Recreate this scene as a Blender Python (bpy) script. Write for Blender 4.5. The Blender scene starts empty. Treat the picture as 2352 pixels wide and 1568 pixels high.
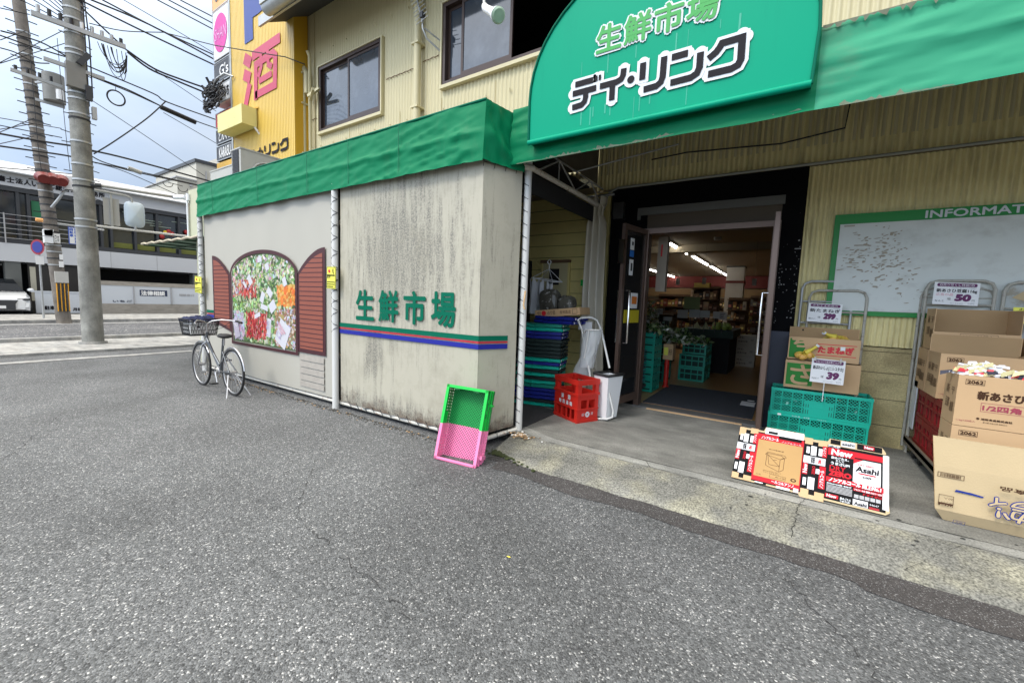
import bpy, math, random
from mathutils import Vector, Matrix, noise
random.seed(7)
R = math.radians
D = bpy.data
scene = bpy.context.scene
COL = scene.collection

# ---------------------------------------------------------------- camera
cam_d = D.cameras.new('camera'); cam = D.objects.new('camera', cam_d); COL.objects.link(cam)
cam_d.sensor_width = 36.0; cam_d.lens = 36.0 * 950.0 / 2352.0
cam_d.clip_start = 0.05; cam_d.clip_end = 600
yaw, pitch, roll = R(33.5), R(5.53), R(2.1)
F = Vector((-math.sin(yaw) * math.cos(pitch), math.cos(yaw) * math.cos(pitch), -math.sin(pitch)))
Rt = F.cross(Vector((0, 0, 1))).normalized(); U = Rt.cross(F)
Rt2 = math.cos(roll) * Rt + math.sin(roll) * U
U2 = math.cos(roll) * U - math.sin(roll) * Rt
m = Matrix((Rt2, U2, -F)).transposed().to_4x4(); m.translation = Vector((0, 0, 1.35))
cam.matrix_world = m
scene.camera = cam

# ---------------------------------------------------------------- sky and sun (overcast)
SUN_EL, SUN_AZ = 50.0, 200.0     # the sun stands behind the photographer, veiled by cloud
w = D.worlds.new("World"); scene.world = w; w.use_nodes = True
nt = w.node_tree; nt.nodes.clear()
N = nt.nodes.new; L = nt.links.new
out = N('ShaderNodeOutputWorld'); bg = N('ShaderNodeBackground'); bg.inputs['Strength'].default_value = 0.12
sky = N('ShaderNodeTexSky'); sky.sky_type = 'NISHITA'; sky.sun_disc = False
sky.sun_elevation = R(SUN_EL); sky.sun_rotation = R(SUN_AZ)
tc = N('ShaderNodeTexCoord'); mp = N('ShaderNodeMapping'); mp.inputs['Scale'].default_value = (1, 1, 2.6)
nz = N('ShaderNodeTexNoise'); nz.inputs['Scale'].default_value = 1.9; nz.inputs['Detail'].default_value = 6; nz.inputs['Roughness'].default_value = 0.5
cr = N('ShaderNodeValToRGB'); cr.color_ramp.elements[0].position = 0.32; cr.color_ramp.elements[1].position = 0.68
cr.color_ramp.elements[0].color = (3.6, 4.7, 6.6, 1); cr.color_ramp.elements[1].color = (6.4, 7.2, 8.2, 1)
mix = N('ShaderNodeMix'); mix.data_type = 'RGBA'; mix.inputs[0].default_value = 0.86
sep = N('ShaderNodeSeparateXYZ'); mr = N('ShaderNodeMapRange')
mr.inputs[1].default_value = 0.3; mr.inputs[2].default_value = 1.0; mr.inputs[3].default_value = 0.78; mr.inputs[4].default_value = 2.3
vm = N('ShaderNodeVectorMath'); vm.operation = 'SCALE'
L(tc.outputs['Generated'], mp.inputs[0]); L(mp.outputs[0], nz.inputs['Vector']); L(nz.outputs['Fac'], cr.inputs[0])
L(sky.outputs[0], mix.inputs[6]); L(cr.outputs[0], mix.inputs[7])
L(tc.outputs['Generated'], sep.inputs[0]); L(sep.outputs['Z'], mr.inputs[0])
dt = N('ShaderNodeVectorMath'); dt.operation = 'DOT_PRODUCT'     # veiled sun: the cloud deck is brighter around it
dt.inputs[1].default_value = (math.sin(R(SUN_AZ)) * math.cos(R(SUN_EL)), math.cos(R(SUN_AZ)) * math.cos(R(SUN_EL)), math.sin(R(SUN_EL)))
gl = N('ShaderNodeMapRange'); gl.interpolation_type = 'SMOOTHSTEP'; gl.inputs[1].default_value = 0.1; gl.inputs[2].default_value = 1.0; gl.inputs[3].default_value = 0.0; gl.inputs[4].default_value = 1.9
ad = N('ShaderNodeMath'); ad.operation = 'ADD'
L(tc.outputs['Generated'], dt.inputs[0]); L(dt.outputs['Value'], gl.inputs[0]); L(gl.outputs[0], ad.inputs[0]); L(mr.outputs[0], ad.inputs[1])
wf = N('ShaderNodeMapRange'); wf.inputs[1].default_value = 0.35; wf.inputs[2].default_value = 0.75; wf.inputs[4].default_value = 0.9
wm = N('ShaderNodeMix'); wm.data_type = 'RGBA'; wm.inputs[7].default_value = (6.3, 5.9, 5.2, 1)      # thicker, warmer grey cloud overhead
L(sep.outputs['Z'], wf.inputs[0]); L(wf.outputs[0], wm.inputs[0]); L(mix.outputs[2], wm.inputs[6])
L(wm.outputs[2], vm.inputs[0]); L(ad.outputs[0], vm.inputs['Scale'])
L(vm.outputs[0], bg.inputs['Color']); L(bg.outputs[0], out.inputs[0])
sl = D.lights.new('sun', 'SUN'); sl.energy = 1.5; sl.angle = R(11); sl.color = (1.0, 0.97, 0.92)
so = D.objects.new('sun', sl); COL.objects.link(so)
sd = Vector((math.sin(R(SUN_AZ)) * math.cos(R(SUN_EL)), math.cos(R(SUN_AZ)) * math.cos(R(SUN_EL)), math.sin(R(SUN_EL))))
so.rotation_euler = sd.to_track_quat('Z', 'Y').to_euler(); so.location = (0, -5, 20)
scene.view_settings.view_transform = 'Standard'; scene.view_settings.look = 'None'
scene.view_settings.exposure = 0.33; scene.view_settings.gamma = 1.0
scene.cycles.max_bounces = 8; scene.cycles.diffuse_bounces = 5; scene.cycles.transparent_max_bounces = 12
scene.cycles.caustics_reflective = False; scene.cycles.caustics_refractive = False

# ---------------------------------------------------------------- materials
MATS = {}
def mk(name, col, rough=0.6, var=0.08, vs=6.0, bump=0.0, bs=60.0, metal=0.0, emit=0.0, alpha=1.0,
       spec=0.5, dirt=None, dscale=3.0, damt=0.5, dstretch=(1, 1, 1), dthr=(0.5, 0.7), trans=0.0, coat=0.0):
    if name in MATS: return MATS[name]
    mt = D.materials.new(name); mt.use_nodes = True; t = mt.node_tree
    b = t.nodes['Principled BSDF']; n = t.nodes.new; l = t.links.new
    b.inputs['Roughness'].default_value = rough; b.inputs['Metallic'].default_value = metal
    b.inputs['Alpha'].default_value = alpha; b.inputs['Specular IOR Level'].default_value = spec
    b.inputs['Coat Weight'].default_value = coat
    if trans: b.inputs['Transmission Weight'].default_value = trans
    c = tuple(col) + (1,)
    tcn = n('ShaderNodeTexCoord')
    nzn = n('ShaderNodeTexNoise'); nzn.inputs['Scale'].default_value = vs; nzn.inputs['Detail'].default_value = 5
    l(tcn.outputs['Object'], nzn.inputs['Vector'])
    mx = n('ShaderNodeMix'); mx.data_type = 'RGBA'
    mx.inputs[6].default_value = tuple(max(0, x * (1 - var)) for x in col) + (1,)
    mx.inputs[7].default_value = tuple(min(1, x * (1 + var)) for x in col) + (1,)
    l(nzn.outputs['Fac'], mx.inputs[0]); last = mx.outputs[2]
    if dirt is not None:
        mpn = n('ShaderNodeMapping'); mpn.inputs['Scale'].default_value = dstretch
        dn = n('ShaderNodeTexNoise'); dn.inputs['Scale'].default_value = dscale; dn.inputs['Detail'].default_value = 8; dn.inputs['Roughness'].default_value = 0.65
        rp = n('ShaderNodeMapRange'); rp.inputs[1].default_value = dthr[0]; rp.inputs[2].default_value = dthr[1]; rp.inputs[4].default_value = damt
        l(tcn.outputs['Object'], mpn.inputs[0]); l(mpn.outputs[0], dn.inputs['Vector']); l(dn.outputs['Fac'], rp.inputs[0])
        m2 = n('ShaderNodeMix'); m2.data_type = 'RGBA'; m2.inputs[7].default_value = tuple(dirt) + (1,)
        l(rp.outputs[0], m2.inputs[0]); l(last, m2.inputs[6]); last = m2.outputs[2]
    l(last, b.inputs['Base Color'])
    if emit:
        b.inputs['Emission Color'].default_value = c; b.inputs['Emission Strength'].default_value = emit
    if bump:
        bn = n('ShaderNodeTexNoise'); bn.inputs['Scale'].default_value = bs; bn.inputs['Detail'].default_value = 4
        bp = n('ShaderNodeBump'); bp.inputs['Strength'].default_value = bump; bp.inputs['Distance'].default_value = 0.01
        l(tcn.outputs['Object'], bn.inputs['Vector']); l(bn.outputs['Fac'], bp.inputs['Height']); l(bp.outputs[0], b.inputs['Normal'])
    MATS[name] = mt
    return mt

def asphalt_mat(name, base, lo, hi, scale=95.0, white=0.62):
    mt = D.materials.new(name); mt.use_nodes = True; t = mt.node_tree; b = t.nodes['Principled BSDF']
    n = t.nodes.new; l = t.links.new
    b.inputs['Roughness'].default_value = 0.85
    tcn = n('ShaderNodeTexCoord'); v = n('ShaderNodeTexVoronoi'); v.inputs['Scale'].default_value = scale
    l(tcn.outputs['Object'], v.inputs['Vector'])
    sp = n('ShaderNodeSeparateColor'); l(v.outputs['Color'], sp.inputs[0])
    r1 = n('ShaderNodeValToRGB'); e = r1.color_ramp.elements
    e[0].position = 0.0; e[0].color = lo + (1,); e[1].position = 1.0; e[1].color = (white, white, white * 0.98, 1)
    x = e.new(0.45); x.color = base + (1,)
    x = e.new(0.90); x.color = hi + (1,)
    x = e.new(0.965); x.color = (0.29, 0.29, 0.29, 1)
    l(sp.outputs[0], r1.inputs[0])
    v2 = n('ShaderNodeTexVoronoi'); v2.inputs['Scale'].default_value = scale * 0.42
    l(tcn.outputs['Object'], v2.inputs['Vector'])
    sp2 = n('ShaderNodeSeparateColor'); l(v2.outputs['Color'], sp2.inputs[0])
    r2 = n('ShaderNodeMapRange'); r2.inputs[1].default_value = 0.0; r2.inputs[2].default_value = 1.0; r2.inputs[3].default_value = 0.80; r2.inputs[4].default_value = 1.16
    l(sp2.outputs[1], r2.inputs[0])
    ng = n('ShaderNodeTexNoise'); ng.inputs['Scale'].default_value = 0.9; ng.inputs['Detail'].default_value = 5
    l(tcn.outputs['Object'], ng.inputs['Vector'])
    r3 = n('ShaderNodeMapRange'); r3.inputs[1].default_value = 0.3; r3.inputs[2].default_value = 0.7; r3.inputs[3].default_value = 0.82; r3.inputs[4].default_value = 1.15
    l(ng.outputs['Fac'], r3.inputs[0])
    nb_ = n('ShaderNodeTexNoise'); nb_.inputs['Scale'].default_value = 0.33; nb_.inputs['Detail'].default_value = 7; nb_.inputs['Roughness'].default_value = 0.62; nb_.inputs['Distortion'].default_value = 0.6
    l(tcn.outputs['Object'], nb_.inputs['Vector'])
    r5 = n('ShaderNodeMapRange'); r5.inputs[1].default_value = 0.36; r5.inputs[2].default_value = 0.60; r5.inputs[3].default_value = 0.72; r5.inputs[4].default_value = 1.10
    l(nb_.outputs['Fac'], r5.inputs[0])
    m0 = n('ShaderNodeMath'); m0.operation = 'MULTIPLY'; l(r2.outputs[0], m0.inputs[0]); l(r5.outputs[0], m0.inputs[1])
    mm = n('ShaderNodeMath'); mm.operation = 'MULTIPLY'; l(m0.outputs[0], mm.inputs[0]); l(r3.outputs[0], mm.inputs[1])
    vm = n('ShaderNodeVectorMath'); vm.operation = 'SCALE'; l(r1.outputs[0], vm.inputs[0]); l(mm.outputs[0], vm.inputs['Scale'])
    l(vm.outputs[0], b.inputs['Base Color'])
    bp = n('ShaderNodeBump'); bp.inputs['Strength'].default_value = 0.7; bp.inputs['Distance'].default_value = 0.006
    l(v.outputs['Distance'], bp.inputs['Height']); bp.invert = True; l(bp.outputs[0], b.inputs['Normal'])
    MATS[name] = mt
    return mt
ASPH = asphalt_mat('asphalt', (0.102, 0.106, 0.109), (0.045, 0.047, 0.049), (0.148, 0.153, 0.157), 145.0, 0.47)
ROAD = asphalt_mat('road_asphalt', (0.09, 0.093, 0.10), (0.05, 0.052, 0.056), (0.14, 0.14, 0.145), 40)
PATCH = asphalt_mat('asphalt_patch', (0.060, 0.054, 0.053), (0.04, 0.036, 0.036), (0.085, 0.08, 0.078), 220, 0.15)

def concrete_mat(name, base, speck=0.5, lichen=None):
    mt = D.materials.new(name); mt.use_nodes = True; t = mt.node_tree; b = t.nodes['Principled BSDF']
    n = t.nodes.new; l = t.links.new; b.inputs['Roughness'].default_value = 0.9
    tcn = n('ShaderNodeTexCoord'); n1 = n('ShaderNodeTexNoise'); n1.inputs['Scale'].default_value = 90; n1.inputs['Detail'].default_value = 3
    mpn = n('ShaderNodeMapping'); mpn.inputs['Scale'].default_value = (0.8, 2.2, 1)
    n2 = n('ShaderNodeTexNoise'); n2.inputs['Scale'].default_value = 2.2; n2.inputs['Detail'].default_value = 9; n2.inputs['Roughness'].default_value = 0.7
    l(tcn.outputs['Object'], n1.inputs['Vector']); l(tcn.outputs['Object'], mpn.inputs[0]); l(mpn.outputs[0], n2.inputs['Vector'])
    a = n('ShaderNodeMapRange'); a.inputs[1].default_value = 0.3; a.inputs[2].default_value = 0.7; a.inputs[3].default_value = 1 - speck; a.inputs[4].default_value = 1 + speck
    l(n1.outputs['Fac'], a.inputs[0])
    c = n('ShaderNodeMapRange'); c.inputs[1].default_value = 0.3; c.inputs[2].default_value = 0.7; c.inputs[3].default_value = 0.6; c.inputs[4].default_value = 1.3
    l(n2.outputs['Fac'], c.inputs[0])
    mm = n('ShaderNodeMath'); mm.operation = 'MULTIPLY'; l(a.outputs[0], mm.inputs[0]); l(c.outputs[0], mm.inputs[1])
    mx = n('ShaderNodeMix'); mx.data_type = 'RGBA'; mx.inputs[6].default_value = base + (1,); mx.inputs[7].default_value = (lichen or base) + (1,)
    n3 = n('ShaderNodeTexNoise'); n3.inputs['Scale'].default_value = 3.5; n3.inputs['Detail'].default_value = 7
    l(tcn.outputs['Object'], n3.inputs['Vector'])
    r = n('ShaderNodeMapRange'); r.inputs[1].default_value = 0.45; r.inputs[2].default_value = 0.62; l(n3.outputs['Fac'], r.inputs[0]); l(r.outputs[0], mx.inputs[0])
    vm = n('ShaderNodeVectorMath'); vm.operation = 'SCALE'; l(mx.outputs[2], vm.inputs[0]); l(mm.outputs[0], vm.inputs['Scale'])
    l(vm.outputs[0], b.inputs['Base Color'])
    bp = n('ShaderNodeBump'); bp.inputs['Strength'].default_value = 0.35; bp.inputs['Distance'].default_value = 0.005
    l(n1.outputs['Fac'], bp.inputs['Height']); l(bp.outputs[0], b.inputs['Normal'])
    MATS[name] = mt
    return mt
SLAB = concrete_mat('worn_concrete', (0.19, 0.188, 0.17), 0.34, (0.23, 0.226, 0.205))
RAMP = concrete_mat('rough_concrete_ramp', (0.17, 0.168, 0.148), 0.6, (0.25, 0.24, 0.185))
JOINT = concrete_mat('concrete_joint', (0.27, 0.27, 0.25), 0.3, (0.33, 0.33, 0.3))
PAVE = concrete_mat('pale_paving', (0.29, 0.29, 0.28), 0.2, (0.36, 0.35, 0.33))
POLEM = concrete_mat('pole_concrete', (0.20, 0.20, 0.185), 0.22, (0.26, 0.26, 0.24))
BLOCK = concrete_mat('painted_block', (0.56, 0.47, 0.24), 0.22, (0.44, 0.36, 0.18))
GROOVE = mk('block_joint', (0.16, 0.13, 0.07), 0.9)

CREAM = mk('cream_corrugated_metal', (0.56, 0.50, 0.30), 0.45, 0.05, 3, dirt=(0.42, 0.36, 0.22), dscale=1.2, dstretch=(9, 1, 0.5), dthr=(0.56, 0.85), damt=0.45)
CREAM2 = mk('weathered_cream_corrugated', (0.78, 0.68, 0.34), 0.55, 0.08, 3, dirt=(0.24, 0.2, 0.11), dscale=2.5, dstretch=(7, 1, 0.8), dthr=(0.5, 0.78), damt=0.7, bump=0.3, bs=150)
SIDING = mk('yellow_siding', (0.66, 0.56, 0.22), 0.6, 0.08, 8, bump=0.8, bs=28)
BLACKP = mk('black_paint', (0.003, 0.003, 0.0035), 0.75, 0.2, 5, spec=0.08, dirt=(0.30, 0.30, 0.29), dscale=16, dthr=(0.70, 0.74), damt=0.0)
NAVYP = mk('dark_navy_sheet', (0.022, 0.028, 0.05), 0.5)
DARK = mk('dark_void', (0.008, 0.008, 0.009), 0.9)
BROWNAL = mk('brown_anodised_frame', (0.055, 0.035, 0.028), 0.35, 0.1, metal=0.3)
WGLASS = mk('window_glass', (0.035, 0.045, 0.06), 0.06, 0.5, 2.5, spec=1.0, dirt=(0.25, 0.28, 0.32), dscale=3, dthr=(0.5, 0.9), damt=0.35)
GREEN = mk('green_vinyl', (0.001, 0.168, 0.070), 0.5, 0.12, 2.5, dirt=(0.06, 0.16, 0.09), dscale=2.4, dstretch=(3, 3, 1), dthr=(0.55, 0.85), damt=0.35, spec=0.12)
GREEN2 = mk('sunfaded_green_vinyl', (0.03, 0.27, 0.15), 0.5, 0.12, 2.5, dirt=(0.15, 0.18, 0.12), spec=0.15, dscale=2.0, dstretch=(1, 1, 2), dthr=(0.52, 0.8), damt=0.55)
SIGNG = mk('sign_green', (0.0003, 0.295, 0.170), 0.45, spec=0.1, var=0.06, vs=1.3, dirt=(0.001, 0.24, 0.15), dscale=2.0, dstretch=(5, 1, 0.5), dthr=(0.55, 0.8), damt=0.5)
WHITE = mk('white_paint', (0.60, 0.60, 0.58), 0.5, 0.04, dirt=(0.5, 0.48, 0.42), dscale=6, dthr=(0.6, 0.8), damt=0.5)
WHITEP = mk('white_plastic', (0.76, 0.77, 0.78), 0.4, 0.04)
PAPER = mk('white_card', (0.80, 0.80, 0.79), 0.7, 0.02)
LETG = mk('letter_green', (0.001, 0.12, 0.07), 0.6, 0.05, spec=0.1)
LETG2 = mk('letter_leaf_green', (0.008, 0.30, 0.04), 0.5, 0.05)
LETK = mk('letter_black', (0.012, 0.010, 0.014), 0.6, 0.05, spec=0.15)
LETW = mk('letter_white', (0.62, 0.65, 0.68), 0.5, 0.03)
RED = mk('red_print', (0.62, 0.02, 0.03), 0.5, 0.05)
BLUE = mk('blue_print', (0.003, 0.008, 0.25), 0.5, 0.05)
NAVY = mk('navy_print', (0.02, 0.05, 0.25), 0.5, 0.05)
PURPLE = mk('price_purple', (0.12, 0.012, 0.09), 0.6, 0.05)
MAGENTA = mk('tenant_magenta', (0.62, 0.02, 0.30), 0.5, 0.1)
SAKE = mk('sign_crimson', (0.48, 0.05, 0.11), 0.5, 0.06)
SIGNY = mk('sign_yellow_metal', (0.66, 0.45, 0.09), 0.45, 0.05, 1.5)
SIGNYD = mk('sign_deep_yellow', (0.60, 0.34, 0.02), 0.5, 0.05, 1.5)
PALEY = mk('faded_pale_yellow', (0.66, 0.62, 0.27), 0.6, 0.1, 3, dirt=(0.3, 0.24, 0.1), dscale=5, dthr=(0.6, 0.8), damt=0.5)
ORANGE = mk('sign_orange', (0.85, 0.42, 0.14), 0.5)
CHAR = mk('charcoal_panel', (0.035, 0.037, 0.042), 0.5)
GALV = mk('galvanised_steel', (0.42, 0.43, 0.43), 0.45, 0.15, 12, metal=0.5)
CART = mk('worn_beige_cart_tube', (0.42, 0.40, 0.34), 0.5, 0.15, 20, dirt=(0.12, 0.08, 0.05), dscale=18, dthr=(0.55, 0.7), damt=0.7)
CHROME = mk('chrome', (0.8, 0.8, 0.8), 0.12, 0.02, metal=1.0)
CABLE = mk('black_cable', (0.012, 0.012, 0.014), 0.6)
RUBBER = mk('black_rubber', (0.015, 0.015, 0.016), 0.7)
CARD = mk('cardboard', (0.56, 0.37, 0.20), 0.85, 0.07, 4, bump=0.1, bs=200)
CARDD = mk('cardboard_inside', (0.40, 0.26, 0.13), 0.9, 0.08, 5)
CARDP = mk('pale_cardboard', (0.50, 0.385, 0.225), 0.85, 0.08, 6, bump=0.15, bs=120)
TEAL = mk('teal_plastic', (0.005, 0.42, 0.30), 0.4, 0.06, 4)
TEALD = mk('dark_teal_plastic', (0.004, 0.22, 0.16), 0.45, 0.1, 4)
BLUEP = mk('royal_blue_plastic', (0.008, 0.018, 0.22), 0.45, 0.1, 4)
BLACKPL = mk('black_green_plastic', (0.008, 0.022, 0.02), 0.5, 0.1, 4)
REDPL = mk('red_crate_plastic', (0.52, 0.02, 0.012), 0.42, 0.08, 5)
REDPD = mk('dark_red_crate_plastic', (0.20, 0.006, 0.008), 0.5, 0.1, 5)
CLOTHW = mk('white_towel', (0.62, 0.63, 0.64), 0.9, 0.08, 9)
CURT = mk('cream_vinyl_curtain', (0.60, 0.56, 0.46), 0.42, 0.06, 3)
BAGP = mk('clear_plastic_bag', (0.75, 0.78, 0.8), 0.25, 0.1, 8, alpha=0.42)
NAVYC = mk('navy_cloth', (0.01, 0.016, 0.06), 0.9, 0.3, 10)
NETY = mk('yellow_net', (0.75, 0.60, 0.07), 0.5, 0.2, 20)
ONION = mk('onion_skin', (0.75, 0.42, 0.10), 0.4, 0.15, 10)
FLUO = mk('fluorescent_tube', (1.0, 0.97, 0.90), 0.5, 0.0, emit=14.0)
MATG = mk('grey_rubber_mat', (0.035, 0.036, 0.038), 0.9, 0.2, 60, bump=1.0, bs=90)
CARPET = mk('charcoal_carpet', (0.045, 0.05, 0.062), 0.95, 0.15, 120, bump=0.5, bs=200)
FLOOR = mk('tan_shop_floor', (0.42, 0.24, 0.09), 0.28, 0.1, 2)
CEIL = mk('shop_ceiling', (0.30, 0.25, 0.17), 0.8, 0.05, 2)
INW = mk('shop_inner_wall', (0.30, 0.25, 0.18), 0.8, 0.05, 2)
SHUT = mk('shutter_brown', (0.24, 0.065, 0.04), 0.55, 0.07, 6)
SHUTD = mk('shutter_maroon', (0.05, 0.008, 0.012), 0.55, 0.07, 6)
WOODY = mk('brown_board', (0.14, 0.08, 0.04), 0.7, 0.15, 8)
CHARW = mk('office_white_panel', (0.55, 0.58, 0.62), 0.5, 0.03, 1)
OFFW = mk('office_cladding', (0.50, 0.51, 0.53), 0.55, 0.03, 1)
GREYC = mk('grey_column', (0.10, 0.105, 0.10), 0.7, 0.1, 3)
OFG = mk('office_window_glass', (0.02, 0.025, 0.03), 0.08, 0.6, 0.8, spec=0.8)
CARW = mk('white_car_paint', (0.78, 0.79, 0.80), 0.2, 0.02, coat=1.0)
YELL = mk('notice_yellow', (0.80, 0.78, 0.10), 0.5, 0.04)
BOARDW = mk('worn_white_board', (0.62, 0.65, 0.61), 0.45, 0.04, 2, dirt=(0.42, 0.42, 0.38), dscale=5, dstretch=(1, 1, 1.6), dthr=(0.5, 0.7), damt=0.5)
BOARDG = mk('board_green', (0.001, 0.23, 0.03), 0.45, 0.05)
LIME = mk('bright_green_plastic', (0.0, 0.50, 0.05), 0.4, 0.07, 5)
LIMED = mk('bright_green_plastic_mesh', (0.0, 0.20, 0.03), 0.45, 0.07, 5)
PINK = mk('pink_plastic', (0.80, 0.22, 0.42), 0.4, 0.05, 5)
GOLDB = mk('carton_tan_panel', (0.42, 0.25, 0.09), 0.7, 0.08, 6)
SILV = mk('can_silver_print', (0.52, 0.53, 0.55), 0.4, 0.15, 12)
GREYT = mk('small_grey_print', (0.35, 0.35, 0.36), 0.6, 0.4, 90)
BRPR = mk('brown_print', (0.07, 0.035, 0.02), 0.8, spec=0.1)
MAGPR = mk('maroon_print', (0.33, 0.05, 0.08), 0.8)
BLPR = mk('carton_blue_print', (0.02, 0.04, 0.22), 0.8, spec=0.1)
CGREEN = mk('carton_green_print', (0.03, 0.22, 0.035), 0.8, 0.08)
TARP = mk('beige_tarpaulin', (0.40, 0.385, 0.335), 0.6, 0.03, 2)

# soiled tarp: streaky mould patch with its own shape in the upper part of the sheet
def soiled():
    mt = D.materials.new('soiled_tarpaulin'); mt.use_nodes = True; t = mt.node_tree; b = t.nodes['Principled BSDF']
    n = t.nodes.new; l = t.links.new; b.inputs['Roughness'].default_value = 0.65
    tcn = n('ShaderNodeTexCoord'); mpn = n('ShaderNodeMapping'); mpn.inputs['Scale'].default_value = (15, 15, 1.3)
    n1 = n('ShaderNodeTexNoise'); n1.inputs['Scale'].default_value = 1.6; n1.inputs['Detail'].default_value = 9; n1.inputs['Roughness'].default_value = 0.72
    l(tcn.outputs['Object'], mpn.inputs[0]); l(mpn.outputs[0], n1.inputs['Vector'])
    sg = n('ShaderNodeVectorMath'); sg.operation = 'SUBTRACT'; sg.inputs[1].default_value = (-3.35, 2.93, 1.78)
    sc = n('ShaderNodeVectorMath'); sc.operation = 'MULTIPLY'; sc.inputs[1].default_value = (0.95, 0, 1.0)
    ln = n('ShaderNodeVectorMath'); ln.operation = 'LENGTH'
    l(tcn.outputs['Object'], sg.inputs[0]); l(sg.outputs[0], sc.inputs[0]); l(sc.outputs[0], ln.inputs[0])
    f = n('ShaderNodeMapRange'); f.inputs[1].default_value = 0.25; f.inputs[2].default_value = 1.25; f.inputs[3].default_value = 0.17; f.inputs[4].default_value = -0.10
    l(ln.outputs['Value'], f.inputs[0])
    ad = n('ShaderNodeMath'); ad.operation = 'ADD'; l(n1.outputs['Fac'], ad.inputs[0]); l(f.outputs[0], ad.inputs[1])
    r = n('ShaderNodeMapRange'); r.inputs[1].default_value = 0.46; r.inputs[2].default_value = 0.68; r.inputs[4].default_value = 0.85
    l(ad.outputs[0], r.inputs[0])
    pv = n('ShaderNodeSeparateXYZ'); l(tcn.outputs['Object'], pv.inputs[0])
    hz = n('ShaderNodeMapRange'); hz.inputs[1].default_value = 0.08; hz.inputs[2].default_value = 0.34; hz.inputs[3].default_value = 0.34; hz.inputs[4].default_value = 0.0; l(pv.outputs['Z'], hz.inputs[0])
    s2 = n('ShaderNodeVectorMath'); s2.operation = 'SUBTRACT'; s2.inputs[1].default_value = (-3.78, 2.93, 0.66)
    c2 = n('ShaderNodeVectorMath'); c2.operation = 'MULTIPLY'; c2.inputs[1].default_value = (2.6, 0, 1.5); l2 = n('ShaderNodeVectorMath'); l2.operation = 'LENGTH'
    l(tcn.outputs['Object'], s2.inputs[0]); l(s2.outputs[0], c2.inputs[0]); l(c2.outputs[0], l2.inputs[0])
    h2 = n('ShaderNodeMapRange'); h2.inputs[1].default_value = 0.1; h2.inputs[2].default_value = 0.62; h2.inputs[3].default_value = 0.30; h2.inputs[4].default_value = 0.0; l(l2.outputs['Value'], h2.inputs[0])
    a2 = n('ShaderNodeMath'); a2.operation = 'ADD'; l(hz.outputs[0], a2.inputs[0]); l(h2.outputs[0], a2.inputs[1])
    a3 = n('ShaderNodeMath'); a3.operation = 'ADD'; l(a2.outputs[0], a3.inputs[0]); l(ad.outputs[0], a3.inputs[1])
    l(a3.outputs[0], r.inputs[0])
    n4 = n('ShaderNodeTexNoise'); n4.inputs['Scale'].default_value = 60; n4.inputs['Detail'].default_value = 2; l(tcn.outputs['Object'], n4.inputs['Vector'])
    r4 = n('ShaderNodeMapRange'); r4.inputs[1].default_value = 0.38; r4.inputs[2].default_value = 0.6; r4.inputs[3].default_value = 0.35; l(n4.outputs['Fac'], r4.inputs[0])
    ml = n('ShaderNodeMath'); ml.operation = 'MULTIPLY'; l(r.outputs[0], ml.inputs[0]); l(r4.outputs[0], ml.inputs[1])
    mx = n('ShaderNodeMix'); mx.data_type = 'RGBA'; mx.inputs[6].default_value = (0.42, 0.395, 0.315, 1); mx.inputs[7].default_value = (0.12, 0.115, 0.10, 1)
    l(ml.outputs[0], mx.inputs[0])
    n2 = n('ShaderNodeTexNoise'); n2.inputs['Scale'].default_value = 5; n2.inputs['Detail'].default_value = 8; n2.inputs['Roughness'].default_value = 0.7
    l(tcn.outputs['Object'], n2.inputs['Vector'])
    r2 = n('ShaderNodeMapRange'); r2.inputs[1].default_value = 0.48; r2.inputs[2].default_value = 0.7; r2.inputs[4].default_value = 0.45; l(n2.outputs['Fac'], r2.inputs[0])
    m2 = n('ShaderNodeMix'); m2.data_type = 'RGBA'; m2.inputs[7].default_value = (0.27, 0.25, 0.19, 1); l(r2.outputs[0], m2.inputs[0]); l(mx.outputs[2], m2.inputs[6])
    # rust-brown splash along the hem
    n6 = n('ShaderNodeTexNoise'); n6.inputs['Scale'].default_value = 3.2; n6.inputs['Detail'].default_value = 8; n6.inputs['Roughness'].default_value = 0.7; l(tcn.outputs['Object'], n6.inputs['Vector'])
    h6 = n('ShaderNodeMapRange'); h6.inputs[1].default_value = 0.08; h6.inputs[2].default_value = 0.42; h6.inputs[3].default_value = 0.16; h6.inputs[4].default_value = -0.25; l(pv.outputs['Z'], h6.inputs[0])
    a6 = n('ShaderNodeMath'); a6.operation = 'ADD'; l(n6.outputs['Fac'], a6.inputs[0]); l(h6.outputs[0], a6.inputs[1])
    r6 = n('ShaderNodeMapRange'); r6.inputs[1].default_value = 0.50; r6.inputs[2].default_value = 0.68; r6.inputs[4].default_value = 0.85; l(a6.outputs[0], r6.inputs[0])
    m6 = n('ShaderNodeMix'); m6.data_type = 'RGBA'; m6.inputs[7].default_value = (0.09, 0.05, 0.03, 1); l(r6.outputs[0], m6.inputs[0]); l(m2.outputs[2], m6.inputs[6])
    l(m6.outputs[2], b.inputs['Base Color'])
    MATS['soiled_tarpaulin'] = mt
    return mt
TARPD = soiled()

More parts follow.
